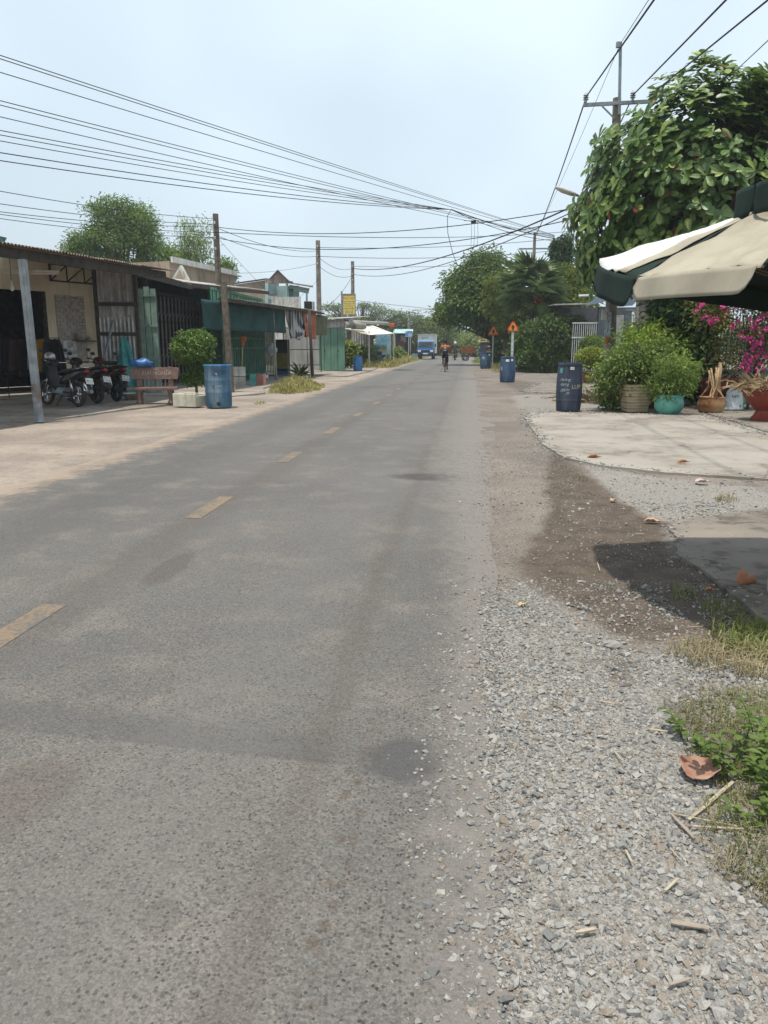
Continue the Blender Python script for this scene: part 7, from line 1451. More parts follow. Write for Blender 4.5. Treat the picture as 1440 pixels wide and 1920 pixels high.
q = J; o = MB().tube([J, J + Vector((-.15, 0, -.25)), J + Vector((-.12, 0, -.9)), J + Vector((.1, 0, -1.7)), J + Vector((.3, 0, -2.15)), J + Vector((.75, .1, -2.35)), J + Vector((1.2, .2, -2.1))], .012, 6).build('cable_loop', CAB, smooth=True); tag(o, 'loose cable loop dangling from the knot above the road', 'cable')
cl = thing('cable_joint', 'small hanging splice box with dangling wires above the road', 'cable joint', at(888, 416, 33)); MB().box((0, 0, 0), (.2, .1, .1)).build('box', BLACK, cl); MB().tube([(-.4, 0, .05), (.6, 0, .02)], .01, 5).build('hanger', CAB, cl)
for x in (-.1, .02, .16): MB().tube([(x, 0, 0), (x + .03, 0, -.5), (x, 0, -1.1 + x)], .007, 5).build('wire_tail', CAB, cl)
T = lambda P, dz, dx=0: Vector((P.x + dx, P.y - .15, P.z - dz))
cable('heavy double cable sagging from the right pole to the slim pole by the yellow sign', pr_at(1150, 352) + PRb, T(PC, .5), .75, .024)
cable('lower strand of the heavy cable sagging from the right pole across the road', pr_at(1150, 360) + PRb, T(PC, .9), .85, .016)
cable('cable from the dark left pole to the right pole just under the lamp', T(PA, .5), pr_at(1151, 376) + PRb, .5, .013)
cable('cable from the dark left pole to the right pole, second below the lamp', T(PA, .9), pr_at(1150, 392) + PRb, .7, .013)
cable('cable from the dark left pole across the road to the columnar trees', T(PA, .7), at(1090, 432, 50), .3, .014)
cable('cable from the pale concrete pole across the road to the columnar trees', T(PB, .4), at(1110, 440, 50), .3, .015)
cable('lower cable from the pale concrete pole across to the palm', T(PB, .9), at(1040, 470, 50), .25, .015)
cable('cable from the slim pole across the road to the roadside tree', T(PC, .35), at(1010, 488, 55), .2, .014)
cable('far cable low over the road between the left pole and the roadside tree', at(640, 560, 62), at(1000, 592, 88), .2, .016)
cable('far low cable from the distant lamp pole to the trees on the right', T(PD, .5), at(960, 612, 84), .4, .018); cable('farthest low cable crossing above the truck', at(600, 588, 86), at(900, 625, 92), .3, .018)
for i, v in enumerate((352, 376, 391, 396, 404)):
    cable('cable running from the left edge to the dark utility pole, %s of five' % ('topmost', 'second', 'middle', 'fourth', 'lowest')[i], at(0, v, 20 + i * .5), T(PA, (.2, .4, .5, .7, .9)[i]), .15, .01, 'overhead_cable', 'cables between the left edge and the dark pole', .2)
for i, (a, b_) in enumerate(((.5, .6), (.8, .9))): cable(('upper', 'lower')[i] + ' cable between the dark pole and the pale concrete pole', T(PA, a), T(PB, b_), .3, .012)
for i, (a, b_) in enumerate(((.9, .5), (1.4, 1.0))): cable(('upper', 'lower')[i] + ' cable between the pale concrete pole and the slim pole', T(PB, a), T(PC, b_), .35, .013)
cable('cable from the slim pole down to the roof by the pale pole', T(PC, 1.0), at(610, 575, 46), .3, .014); cable('wire slanting from the pale pole to the turquoise house', T(PB, 1.3), at(440, 512, 41), .15, .009); cable('thin drop wire from the dark pole down to the shop roof', T(PA, .8), at(500, 545, 40), .05, .007); cable('thin drop wire from the pale pole to the porch roof', T(PB, 2.2), at(545, 572, 44), .05, .007); cable('thin drop wire from the dark pole down behind the bamboo', T(PA, 1.2), at(380, 490, 42), .05, .007)
cable('long thin cable from the right pole down to the roadside tree', at(1100, 470, 40), at(860, 520, 56), .3, .01)

# ================================================================== WARNING SIGNS
ORG = pm('orange_sign_face', (0.72, 0.26, 0.03), (0.62, 0.21, 0.03), scale=3, rough=.45); RDB = pm('red_sign_border', (0.5, 0.04, 0.015), (0.42, 0.035, 0.015), rough=.45)
def warn(label, base, zc, s, postr, postmat, trunc):
    t = thing('warning_sign', label, 'road sign', base, math.atan2(base[1], base[0]) - R(90), 'triangular road signs')
    def tri(s_, c_):                     # triangle with cut corners
        out = []; v = [Vector((-s_ / 2, 0, -s_ * .289)), Vector((s_ / 2, 0, -s_ * .289)), Vector((0, 0, s_ * .577))]
        for i in range(3):
            p, a, b_ = v[i], v[i - 1], v[(i + 1) % 3]; out += [p.lerp(a, c_), p.lerp(b_, c_)]
        return out
    def plate(pts, y0, y1): n_ = len(pts); return MB().raw([(q.x, y0, q.z + zc) for q in pts] + [(q.x, y1, q.z + zc) for q in pts], [tuple(range(n_)), tuple(reversed(range(n_, 2 * n_)))] + [(i, i + n_, (i + 1) % n_ + n_, (i + 1) % n_) for i in range(n_)])
    plate(tri(s, trunc), 0, .02).build('border', RDB, t); plate(tri(s * .78, trunc), -.006, .003).build('face', ORG, t)
    h = s * .36; sy = [Vector(q) for q in ((-.05, 0, -.5), (.05, 0, -.35), (.16, 0, -.5), (.16, 0, .05), (.36, 0, .05), (.2, 0, .2), (.16, 0, .38), (0, 0, .52), (-.16, 0, .38), (-.2, 0, .2), (-.36, 0, .05), (-.16, 0, .05), (-.16, 0, -.5))]
    plate([q * h for q in sy], -.012, -.005).build('symbol', INK, t)
    MB().lathe([(postr, -.1), (postr, zc + s * .1)], 12, c=(0, .02 + postr, 0)).build('post', postmat, t, smooth=40)
    for z in (zc - s * .15, zc + s * .05): MB().box((0, .02 + postr * .5, z), (postr * 3, postr, .03)).build('clamp', STEEL_GR, t)
    if postr > .04:
        for z in (1.15, 1.0, .9): MB().lathe([(postr + .002, z), (postr + .002, z + .02)], 12, c=(0, .02 + postr, 0), close=False).build('scuff_mark', STEEL_DK, t)
    return t
Y = 38; zc = at(961, 614, Y).z; warn('taller orange warning triangle on a thick white post behind the mid blue barrel', (X(961, Y), Y, 0), zc, .66, .062, WM, .17)
Y = 52; zc = at(924, 622, Y).z; warn('smaller orange warning triangle on a thin post near the roadside tree', (X(924.5, Y), Y, 0), zc, .78, .035, WM, .05)

# ================================================================== PEOPLE
SKIN = pm('brown_skin', (0.2, 0.11, 0.07), (0.17, 0.09, 0.06), rough=.55)
def body_mesh(name, tubes, head, mat, root, voxel=.02):
    mb = MB()
    for pts, rs in tubes: mb.tube(pts, rs, 10); [mb.ball(p_, r_, 10, 7) for p_, r_ in zip(pts, rs)]
    hx, hy, hz = head; mb.loft([((hx, hy, hz - .11), (.045, 0, 0), (0, .055, 0)), ((hx, hy + .01, hz - .07), (.062, 0, 0), (0, .085, 0)), ((hx, hy, hz), (.076, 0, 0), (0, .098, 0)), ((hx, hy - .005, hz + .07), (.07, 0, 0), (0, .09, 0)), ((hx, hy - .01, hz + .115), (.03, 0, 0), (0, .04, 0))], 14, 2.0)
    for s_ in (-1, 1): mb.ball((hx + s_ * .078, hy, hz - .01), (.015, .025, .035), 6, 5)
    mb.ball((hx, hy + .1, hz - .015), (.016, .022, .025), 6, 5)
    o = mb.build(name, mat, root, smooth=True); m_ = o.modifiers.new('remesh', 'REMESH'); m_.mode = 'VOXEL'; m_.voxel_size = voxel; m_.use_smooth_shade = True; s_ = o.modifiers.new('smooth', 'SMOOTH'); s_.iterations = 3; return o
def sleeve(name, mat, root, segs, voxel=.02):
    mb = MB()
    for pts, rs in segs: mb.tube(pts, rs, 10); [mb.ball(p_, r_, 10, 7) for p_, r_ in zip(pts, rs)]
    o = mb.build(name, mat, root, smooth=True); m_ = o.modifiers.new('remesh', 'REMESH'); m_.mode = 'VOXEL'; m_.voxel_size = voxel; m_.use_smooth_shade = True; s_ = o.modifiers.new('smooth', 'SMOOTH'); s_.iterations = 2; return o
def hand(root, p_, fwd, mat):
    """palm with four curled fingers and a thumb closed on a grip"""
    p_ = Vector(p_); mb = MB().ball(tuple(p_), (.042, .035, .02), 8, 6)
    for k, L in enumerate((.055, .062, .058, .045)):
        x = -.03 + k * .02; mb.tube([p_ + Vector((x, .02, .005)), p_ + Vector((x, .02 + L * .7, .0)), p_ + Vector((x, .02 + L * .75, -.03))], [.0095, .009, .007], 6)
    mb.tube([p_ + Vector((-fwd * .035, .0, 0)), p_ + Vector((-fwd * .05, .03, -.015)), p_ + Vector((-fwd * .035, .05, -.03))], [.011, .01, .008], 6); return mb.build('hand', mat, root, smooth=True)
# cyclist seen from behind, heading away (+Y)
cy0 = G(834, 697.5, .012); r1 = R(0)
bc = thing('bicycle', 'dark bicycle ridden away from the camera in the middle of the road', 'bicycle', cy0)
def bwheel(y, r_=.32):
    w_ = bpy.data.objects.new('wheel', None); col.objects.link(w_); w_.parent = bc; w_.location = (0, y, r_); w_.rotation_euler.z = R(90)
    MB().torus((0, 0, 0), r_ - .02, .02, 'y', 28, 6).build('tyre', RUBBER, w_, smooth=True); mb = MB().torus((0, 0, 0), r_ - .045, .009, 'y', 28, 5); mb.tube([(0, -.04, 0), (0, .04, 0)], .02, 8)
    for k in range(16): t_ = 2 * math.pi * k / 16; mb.tube([(0, .02 * (-1) ** k, 0), ((r_ - .045) * math.cos(t_), 0, (r_ - .045) * math.sin(t_))], .002, 3)
    mb.build('rim', CHROME, w_, smooth=40)
bwheel(0); bwheel(1.02)
fr = MB(); BBk = (0, .42, .28); ST = (0, .28, .74); HT = (0, .85, .8)
for a, b_ in ((BBk, ST), (BBk, HT), (ST, HT), ((0, .86, .62), HT)): fr.tube([a, b_], .018, 8)
for s_ in (-.05, .05): fr.tube([(s_, 0, .32), BBk], .011, 6); fr.tube([(s_, 0, .32), ST], .011, 6); fr.tube([(s_, 1.02, .32), (s_ * .6, .86, .66)], .012, 6)
fr.build('frame', pm('bike_frame_dark', (.02, .02, .03), rough=.35), bc, smooth=True)
MB().tube([(-.29, .72, .98), (-.22, .82, .99), (0, .88, .97), (.22, .82, .99), (.29, .72, .98)], .012, 8).build('handlebar', CHROME, bc, smooth=True); MB().loft([((0, .12, .83), (.08, 0, 0), (0, 0, .025)), ((0, .26, .84), (.06, 0, 0), (0, 0, .025)), ((0, .38, .84), (.02, 0, 0), (0, 0, .015))], 10).build('saddle', BLACK, bc, smooth=True)
MB().tube([ST, (0, .26, .83)], .014, 8).build('seat_post', CHROME, bc); mb = MB().box((0, -.08, .69), (.16, .42, .02)); [mb.tube([(s_, -.1, .68), (s_, 0, .32)], .008, 5) for s_ in (-.07, .07)]; mb.build('rack', STEEL_DK, bc)
MB().box((0, -.31, .62), (.07, .02, .05)).build('rear_reflector', pm('red_lens', (0.25, 0.012, 0.01)), bc)
mb = MB().tube([(-.09, .42, .28), (.09, .42, .28)], .012, 6); mb.bar((.09, .42, .28), (.09, .48, .12), .015); mb.bar((-.09, .42, .28), (-.09, .36, .44), .015); mb.box((.14, .48, .12), (.1, .07, .02)); mb.box((-.14, .36, .44), (.1, .07, .02)); mb.build('pedals', STEEL_DK, bc)
MB().tube([(-.05, 0, .3), (-.28, -.03, .02)], .008, 5).build('kickstand', STEEL_DK, bc)
cp = thing('person', 'cyclist in orange jersey and dark shorts wearing a black backpack, riding away', 'person', cy0)
hip, neck, hd_ = (0, .22, .9), (0, .38, 1.42), (0, .44, 1.62)
tub = [([hip, (0, .28, 1.12), (0, .36, 1.36)], [.13, .12, .13]), ([(0, .37, 1.38), (0, .41, 1.52)], [.055, .05])]
for s_ in (-1, 1):
    ky = .52 if s_ > 0 else .6; fz = .14 if s_ > 0 else .47; fy = .46 if s_ > 0 else .36; kz = .55 if s_ > 0 else .8
    tub += [([(s_ * .19, .36, 1.37), (s_ * .27, .5, 1.17), (s_ * .26, .7, 1.01)], [.05, .04, .032]), ([(s_ * .09, .22, .88), (s_ * .12, ky, kz), (s_ * .12, fy - .03, fz + .05)], [.085, .058, .04]), ([(s_ * .12, fy - .05, fz + .03), (s_ * .12, fy + .12, fz + .02)], [.035, .03])]
body_mesh('body', tub, hd_, SKIN, cp)
sleeve('jersey', pm('orange_jersey', (.52, .12, .04), (.44, .09, .035), rough=.85), cp, [([(0, .23, .95), (0, .28, 1.12), (0, .355, 1.33)], [.15, .15, .155])] + [([(s_ * .14, .36, 1.37), (s_ * .2, .365, 1.36), (s_ * .25, .46, 1.23)], [.085, .075, .06]) for s_ in (-1, 1)])
sleeve('shorts', pm('dark_shorts', (.014, .014, .018), rough=.9), cp, [([hip, (0, .23, .96)], [.15, .14])] + [([(s_ * .09, .23, .88), (s_ * .12, (.5 if s_ > 0 else .57), (.58 if s_ > 0 else .79))], [.1, .075]) for s_ in (-1, 1)])
for s_ in (-1, 1): hand(cp, (s_ * .27, .72, .995), s_, SKIN)
for s_ in (-1, 1): fy, fz = (.46, .14) if s_ > 0 else (.36, .47); MB().loft([((s_ * .12, fy - .09, fz + .01), (.035, 0, 0), (0, 0, .03)), ((s_ * .12, fy, fz + .015), (.042, 0, 0), (0, 0, .04)), ((s_ * .12, fy + .15, fz), (.035, 0, 0), (0, 0, .022))], 10).build('shoe', BLACK, cp, smooth=True)
MB().loft([((0, .13, .93), (.13, 0, 0), (0, .06, .02)), ((0, .13, 1.1), (.15, 0, 0), (0, .09, .03)), ((0, .19, 1.3), (.135, 0, 0), (0, .075, .03)), ((0, .25, 1.4), (.09, 0, 0), (0, .04, .02))], 14, 3).build('backpack', BLACK, cp, smooth=True); MB().box((0, .055, 1.18), (.14, .02, .04)).build('backpack_strip', PVC, cp)
MB().ball((0, .425, 1.655), (.09, .105, .1), 14, 9).build('hair', pm('black_hair', (.01, .009, .008), rough=.6), cp, smooth=True)
# motorcyclist far ahead
mc0 = G(853, 675.3, .012)
mbk = motorbike('motorbike', 'motorbike ridden away from the camera far down the road', mc0, R(88), (.06, .008, .01), '', lean=0.0, group='ridden motorbikes')
mp = thing('person', 'motorcyclist in dark clothes and white helmet riding away far down the road', 'person', mc0)
tub = [([(0, -.25, .92), (0, -.2, 1.12), (0, -.14, 1.34)], [.15, .15, .15]), ([(0, -.13, 1.38), (0, -.11, 1.5)], [.055, .05])]
for s_ in (-1, 1): tub += [([(s_ * .2, -.14, 1.36), (s_ * .3, -.02, 1.17), (s_ * .33, .22, 1.1)], [.055, .045, .034]), ([(s_ * .1, -.24, .9), (s_ * .17, .14, .78), (s_ * .17, .06, .4)], [.09, .06, .045]), ([(s_ * .17, .04, .35), (s_ * .17, .18, .33)], [.04, .035])]
body_mesh('body', tub, (0, -.09, 1.6), SKIN, mp, .025)
sleeve('jacket', pm('charcoal_jacket', (.03, .032, .04), rough=.85), mp, [([(0, -.25, .95), (0, -.2, 1.12), (0, -.14, 1.33)], [.17, .175, .17])] + [([(s_ * .17, -.14, 1.36), (s_ * .3, -.02, 1.18), (s_ * .33, .16, 1.11)], [.085, .065, .05]) for s_ in (-1, 1)], .025)
sleeve('trousers', pm('dark_trousers', (.02, .02, .024), rough=.9), mp, [([(0, -.25, .92), (0, -.22, .98)], [.16, .15])] + [([(s_ * .1, -.24, .9), (s_ * .17, .14, .78), (s_ * .17, .06, .42)], [.1, .075, .06]) for s_ in (-1, 1)], .025)
for s_ in (-1, 1): hand(mp, (s_ * .34, .25, 1.08), s_, SKIN)
MB().lathe([(.11, -.06), (.13, 0), (.135, .06), (.12, .12), (.08, .16), (.02, .175)], 16, c=(0, -.09, 1.6)).build('helmet', PAPER, mp, smooth=True)

# ================================================================== TRUCK
Yt = 80.0; tx = X(798, Yt); tr = thing('box_truck', 'small blue truck with white cargo box parked facing the camera on the left', 'truck', (tx, Yt, 0), R(-2))
TBL = pm('truck_blue', (.03, .14, .36), (.025, .12, .32), rough=.3, spec=.6); GLS = pm('dark_windscreen', (.012, .018, .022), (.03, .05, .06), scale=2, rough=.22, spec=.5)
W2 = .82
cabp = [((0, 0, .55), .80, .02), ((0, -.02, .95), .82, 0), ((0, .02, 1.2), .82, 0), ((0, .28, 1.78), .76, 0), ((0, .38, 1.86), .72, 0)]
mb = MB(); fv = [(-w_, y, z) for (x, y, z), w_, _ in cabp] + [(w_, y, z) for (x, y, z), w_, _ in cabp]; nb = len(cabp); mb.raw(fv + [(-w_, 1.5, z) for (x, y, z), w_, _ in cabp] + [(w_, 1.5, z) for (x, y, z), w_, _ in cabp], [(i, i + nb, i + nb + 1, i + 1) for i in range(nb - 1)] + [(i, i + 1, i + 1 + 2 * nb, i + 2 * nb) for i in range(nb - 1)] + [(i + nb, i + 3 * nb, i + 1 + 3 * nb, i + 1 + nb) for i in range(nb - 1)] + [(nb - 1, 2 * nb - 1, 4 * nb - 1, 3 * nb - 1), (0, 2 * nb, 3 * nb, nb)])
mb.build('cab', TBL, tr, bevel=.03)
MB().raw([(-.74, .03, 1.2), (.74, .03, 1.2), (.69, .265, 1.76), (-.69, .265, 1.76), (-.74, .0, 1.2), (.74, .0, 1.2), (.69, .24, 1.765), (-.69, .24, 1.765)], [(4, 5, 6, 7), (0, 3, 2, 1), (0, 1, 5, 4), (1, 2, 6, 5), (2, 3, 7, 6), (3, 0, 4, 7)]).build('windscreen', GLS, tr)
for s_ in (-1, 1):
    MB().box((s_ * .62, -.035, .84), (.3, .05, .17)).build('headlight', PAPER, tr, bevel=.02); MB().box((s_ * .79, -.02, .84), (.07, .06, .15)).build('indicator', pm('amber_lens', (.5, .2, .03), rough=.3), tr)
    mm = bpy.data.objects.new('mirror', None); col.objects.link(mm); mm.parent = tr; MB().box((s_ * .98, .12, 1.4), (.13, .06, .3)).build('housing', BLACK, mm); MB().tube([(s_ * .8, .15, 1.5), (s_ * .98, .13, 1.45)], .015, 5).build('arm', BLACK, mm); MB().bar((s_ * .35, -.0, 1.24), (s_ * .05, .1, 1.46), .015).build('wiper', BLACK, mm)
    for y in (.55, 2.9):
        w_ = bpy.data.objects.new('wheel', None); col.objects.link(w_); w_.parent = tr; w_.location = (s_ * .68, y, .33); w_.rotation_euler.z = R(90); MB().torus((0, 0, 0), .24, .1, 'y', 24, 8, .9).build('tyre', RUBBER, w_, smooth=True); MB().lathe([(.16, -.06), (.17, 0), (.16, .06)], 16, ax=Matrix.Rotation(R(90), 3, 'X')).build('rim', STEEL_GR, w_)
MB().box((0, -.03, .84), (.86, .04, .11)).build('grille', BLACK, tr); MB().lathe([(.05, 0), (.04, .01)], 12, ax=Matrix.Rotation(R(90), 3, 'X'), c=(0, -.05, .98)).build('emblem', CHROME, tr)
MB().box((0, -.06, .52), (1.6, .12, .24)).build('bumper', BLACK, tr, bevel=.02); MB().box((0, -.128, .6), (.52, .012, .11)).build('number_plate', PAPER, tr)
MB().box((0, 2.4, .5), (1.4, 3.6, .12)).build('chassis', STEEL_DK, tr)
bx = MB().box((0, 2.75, 1.55), (1.78, 3.1, 1.9)).build('cargo_box', pm('white_cargo_box', C(240, 240, 236, .5), C(222, 220, 214, .5), scale=1, rough=.5), tr, bevel=.02)
MB().box((0, 1.17, 2.52), (1.84, .12, .09)).build('box_trim', pm('cream_trim', C(206, 196, 176, .5), rough=.6), tr); MB().box((.89, 1.17, 1.6), (.07, .1, 1.8)).build('box_trim', pm('cream_trim', C(206, 196, 176, .5)), tr)
MB().box((-.15, 1.185, 2.2), (.7, .01, .2)).build('faded_print', pm('faded_green_orange_print', C(200, 206, 180, .5), C(206, 170, 140, .5), scale=6), tr)

# ================================================================== THREE-WHEELED CART AND FAR RIGHT THINGS
Yc = 74.5; ct = thing('cargo_tricycle', 'motor tricycle with brown wooden cargo box parked at the right road edge', 'tricycle', (X(886, Yc), Yc, 0), R(10))
PLK = pm('brown_planks', C(150, 92, 60, .5), C(112, 68, 46, .5), scale=6, rough=.85)
for k in range(8): MB().box((-.95 + k * .15, -.3, 1.02), (.135, .03, .66 + .05 * math.sin(k * 5))).build('plank', PLK, ct)
MB().box((-.42, .1, .95), (1.15, .7, .5)).build('cargo_bed', PLK, ct); MB().box((-.42, .1, .67), (1.25, .8, .06)).build('bed_frame', STEEL_DK, ct)
for y in (-.3, .5):
    w_ = bpy.data.objects.new('wheel', None); col.objects.link(w_); w_.parent = ct; w_.location = (-.62, y, .3); MB().torus((0, 0, 0), .25, .05, 'y', 22, 7).build('tyre', RUBBER, w_, smooth=True); mb = MB().torus((0, 0, 0), .19, .012, 'y', 22, 5); [mb.tube([(0, 0, 0), (.19 * math.cos(a), 0, .19 * math.sin(a))], .006, 4) for a in np.linspace(0, 6.28, 9)]; mb.build('rim', CHROME, w_)
w_ = bpy.data.objects.new('wheel', None); col.objects.link(w_); w_.parent = ct; w_.location = (.95, .1, .28); MB().torus((0, 0, 0), .23, .05, 'y', 22, 7).build('tyre', RUBBER, w_, smooth=True); MB().torus((0, 0, 0), .17, .015, 'y', 20, 5).build('rim', STEEL_DK, w_)
MB().loft([((.1, .1, .5), (0, .12, 0), (0, 0, .12)), ((.4, .1, .48), (0, .16, 0), (0, 0, .16)), ((.75, .1, .6), (0, .1, 0), (0, 0, .12))], 10).build('engine', STEEL_DK, ct, smooth=True); MB().loft([((.1, .1, .8), (0, .13, 0), (0, 0, .05)), ((.5, .1, .82), (0, .14, 0), (0, 0, .06))], 10).build('seat', BLACK, ct, smooth=True); MB().tube([(.95, .1, .28), (.8, .1, .9)], .03, 8).build('fork', CHROME, ct); MB().tube([(.72, -.2, 1.05), (.8, .1, 1.0), (.72, .4, 1.05)], .015, 6).build('handlebar', STEEL_DK, ct, smooth=True)
Ys = 68; so = thing('snack_stall', 'small roadside stall with blue panel and red goods behind the torn-sticker barrel', 'stall', (X(912, Ys), Ys, 0))
MB().box((X(906, Ys) - X(912, Ys), 0, 1.1), (.5, .1, 1.6)).build('blue_panel', pm('blue_grey_panel', C(120, 136, 150, .3), rough=.5), so); MB().box((.45, .1, .95), (.9, .4, 1.3)).build('display_rack', STEEL_DK, so)
for z in (.5, .9, 1.3):
    MB().box((.45, -.11, z), (.9, .1, .03)).build('shelf', WM, so)
    for k in range(6): MB().box((.1 + k * .14, -.13, z + .1), (.09, .06, .16)).build('packet', pm('packet_%d' % (k % 3), C(*((190, 60, 50), (220, 215, 205), (150, 50, 60))[k % 3], .5)), so)
MB().slab([(-.75, -.3, 1.65), (.0, -.3, 1.7), (.1, .5, 1.9), (-.65, .5, 1.9)], .03).build('awning', pm('orange_awning', C(190, 150, 100, .35), rough=.8), so)
for x in (-.7, .9): MB().tube([(x, -.1, 0), (x, -.1, 1.85)], .03, 6).build('post', STEEL_GR, so)
Yr = 192; rh = thing('red_brick_house', 'low red-brown house with dark doorway closing the far end of the road', 'house', (X(868, Yr), Yr, 0))
RBK = pm('red_brown_wall', C(150, 84, 66, .5), C(122, 70, 56, .5), scale=.4, rough=.95); x0, x1 = X(845, Yr) - X(868, Yr), X(886, Yr) - X(868, Yr)
MB().b2((x0, 0, 0), (x1, 4, 4.0)).build('wall', RBK, rh); MB().b2((-.1, -.05, 0), (1.9, .0, 2.9)).build('doorway', DARKIN, rh); MB().b2((-.4, -.3, 2.9), (2.2, -.02, 3.1)).build('lintel', WHITEP, rh); MB().slab([(x0 - .5, -1, 3.9), (x1 + .5, -1, 3.9), (x1 + .5, 3, 5.2), (x0 - .5, 3, 5.2)], .12).build('roof', pm('dark_far_roof', C(110, 112, 116, .5), rough=.8), rh); MB().b2((2.0, -.1, .3), (4.0, -.02, 3.0)).build('blue_shutter', pm('far_blue_sheet', C(130, 160, 196, .5), rough=.6), rh)
t = thing('street_post', 'thin white post in front of the far red house', 'post', (X(853, 170), 170, 0)); MB().tube([(0, 0, 0), (0, 0, 3.6)], .06, 6).build('shaft', WM, t); MB().bar((-.5, 0, 3.6), (.3, 0, 3.6), .06).build('top_arm', WM, t)
# off-road hide: pale roof scrap at the far left edge
t = thing('turquoise_roof', 'corner of a turquoise roof showing above the shed at the left edge', 'roof', at(0, 452, 30)); MB().slab([(-2.5, 0, -.1), (.15, 0, -.1), (.3, 0, .12), (-2.5, 0, .12)], 1.5).build('edge', TEAL, t); MB().box((-1.3, -.8, -1.6), (2.0, 1.2, 2.8)).build('wall', BEIGE, t)

# ================================================================== NEAR VERGE: grass, weeds, fallen leaves, chips
def gz(x, y): return ground_z(x, y)
rg = np.random.default_rng(201)
def turf(name, label, poly, n_, h, mat, w, bend):
    q = np.array([(p_[0], p_[1]) for p_ in poly]); lo, hi = q.min(0), q.max(0); P = rg.uniform(lo, hi, (n_ * 4, 2)); d = poly_sd(P, poly) + .05 * wob(P, 8, 3); P = P[d < 0][:n_]
    cl_ = wob(P, 14, 9) + wob(P, 31, 2) * .6; P = P[cl_ > -.35]; Z_ = np.maximum(ground_fields(P)[3], .0); V, F = grass_arrays(rg, np.concatenate([P, Z_[:, None]], 1), h, bend, w); return tag(link(name, npmesh(name, V, F), mat), label, 'grass', kind='stuff')
GN_G = leafmat('near_green_blade', (0.06, 0.085, 0.02), (0.13, 0.14, 0.04), (0.34, 0.28, 0.13), trans=.3); GN_D = leafmat('near_dry_blade', (0.16, 0.13, 0.075), (0.26, 0.22, 0.14), (0.16, 0.16, 0.05), trans=.25)
turf('grass', 'short green grass at the lower right edge of the gravel', px((1260, 1345), (1330, 1320), (1460, 1310), (1600, 1400), (1600, 1750), (1440, 1700), (1360, 1640), (1330, 1570), (1345, 1500), (1320, 1420)), 2600, .06, GN_G, .0015, 1.1)
turf('grass', 'dry straw-coloured grass mixed into the lower right verge', px((1235, 1335), (1330, 1300), (1460, 1290), (1600, 1400), (1600, 1800), (1440, 1720), (1330, 1640), (1320, 1560), (1330, 1480), (1290, 1400)), 3400, .05, GN_D, .0014, 1.6)
turf('grass', 'grass tuft with dry yellow blades at the edge of the parasol shadow', px((1245, 1235), (1310, 1210), (1440, 1225), (1600, 1230), (1600, 1300), (1440, 1290), (1330, 1268)), 1500, .1, GN_D, .002, 1.2)
turf('grass', 'green grass in the parasol shadow at the right edge', px((1330, 1185), (1440, 1170), (1600, 1165), (1600, 1260), (1440, 1260), (1350, 1230)), 2200, .1, GN_G, .002, .8)
turf('grass', 'thin grass tuft in the dark dirt under the parasol', px((1255, 1105), (1290, 1100), (1310, 1125), (1270, 1135)), 130, .07, GN_G, .002, .9); turf('grass', 'sparse grass on the dark dirt right of the parasol tuft', px((1310, 1130), (1390, 1130), (1400, 1160), (1320, 1160)), 220, .05, GN_G, .002, 1.0)
turf('grass', 'small dry grass tuft on the gravel behind the broken slab', px((1340, 938), (1375, 934), (1385, 945), (1350, 950)), 120, .07, GN_D, .003, 1.0); turf('grass', 'tiny tuft at the top of the dirt patch', px((1078, 895), (1095, 893), (1100, 903), (1082, 905)), 40, .06, GN_G, .003, .8)
# broad-leaved weeds
LF_WEED = leafmat('weed_leaf', (0.05, 0.085, 0.018), (0.1, 0.14, 0.035), None, trans=.35)
def weed(label, c, n_st, h, spread, seed, ll=.05):
    rr_ = np.random.default_rng(seed); base = Vector((c.x, c.y, gz(c.x, c.y))); t = thing('weed_plant', label, 'weed', base); st_ = MB(); P, D = [], []
    for i in range(n_st):
        b0 = np.array([rr_.normal() * spread, rr_.normal() * spread, 0]); tp_ = b0 + np.array([rr_.normal() * .06, rr_.normal() * .06, h * rr_.uniform(.5, 1.1)]); st_.tube([tuple(b0), tuple(b0 * .5 + tp_ * .5 + [0.01, 0, 0]), tuple(tp_)], [.003, .0025, .0015], 5)
        for j in range(12):
            s = .25 + .75 * j / 11; a = j * 2.4 + i; q = b0 * (1 - s) + tp_ * s; P.append(q); D.append([math.cos(a), math.sin(a), .35])
    P, D = np.array(P), np.array(D, float); V, F = broad_leaf_arrays(P, D, np.array([0, 0, 1.0]) + rr_.normal(size=P.shape) * .15, ll * rr_.uniform(.6, 1.2, len(P)), ll * .3 * rr_.uniform(.8, 1.2, len(P)), droop=.3)
    link('leaves', npmesh('leaves', V, F), LF_WEED, t); st_.build('stems', pm('weed_stem', (.12, .16, .05), rough=.7), t, smooth=True)
weed('leafy green weed beside the big dry leaf at the right edge', G(1420, 1480), 16, .17, .06, 301, .04); weed('leafy green weed cut by the right edge of the picture above the gravel', G(1475, 1420), 18, .2, .08, 302, .042); weed('low leafy weed by the dark grass stems', G(1300, 1400), 4, .09, .03, 303, .035); weed('leafy weed behind the dry leaf under the right edge', G(1480, 1540), 12, .13, .07, 304, .038)
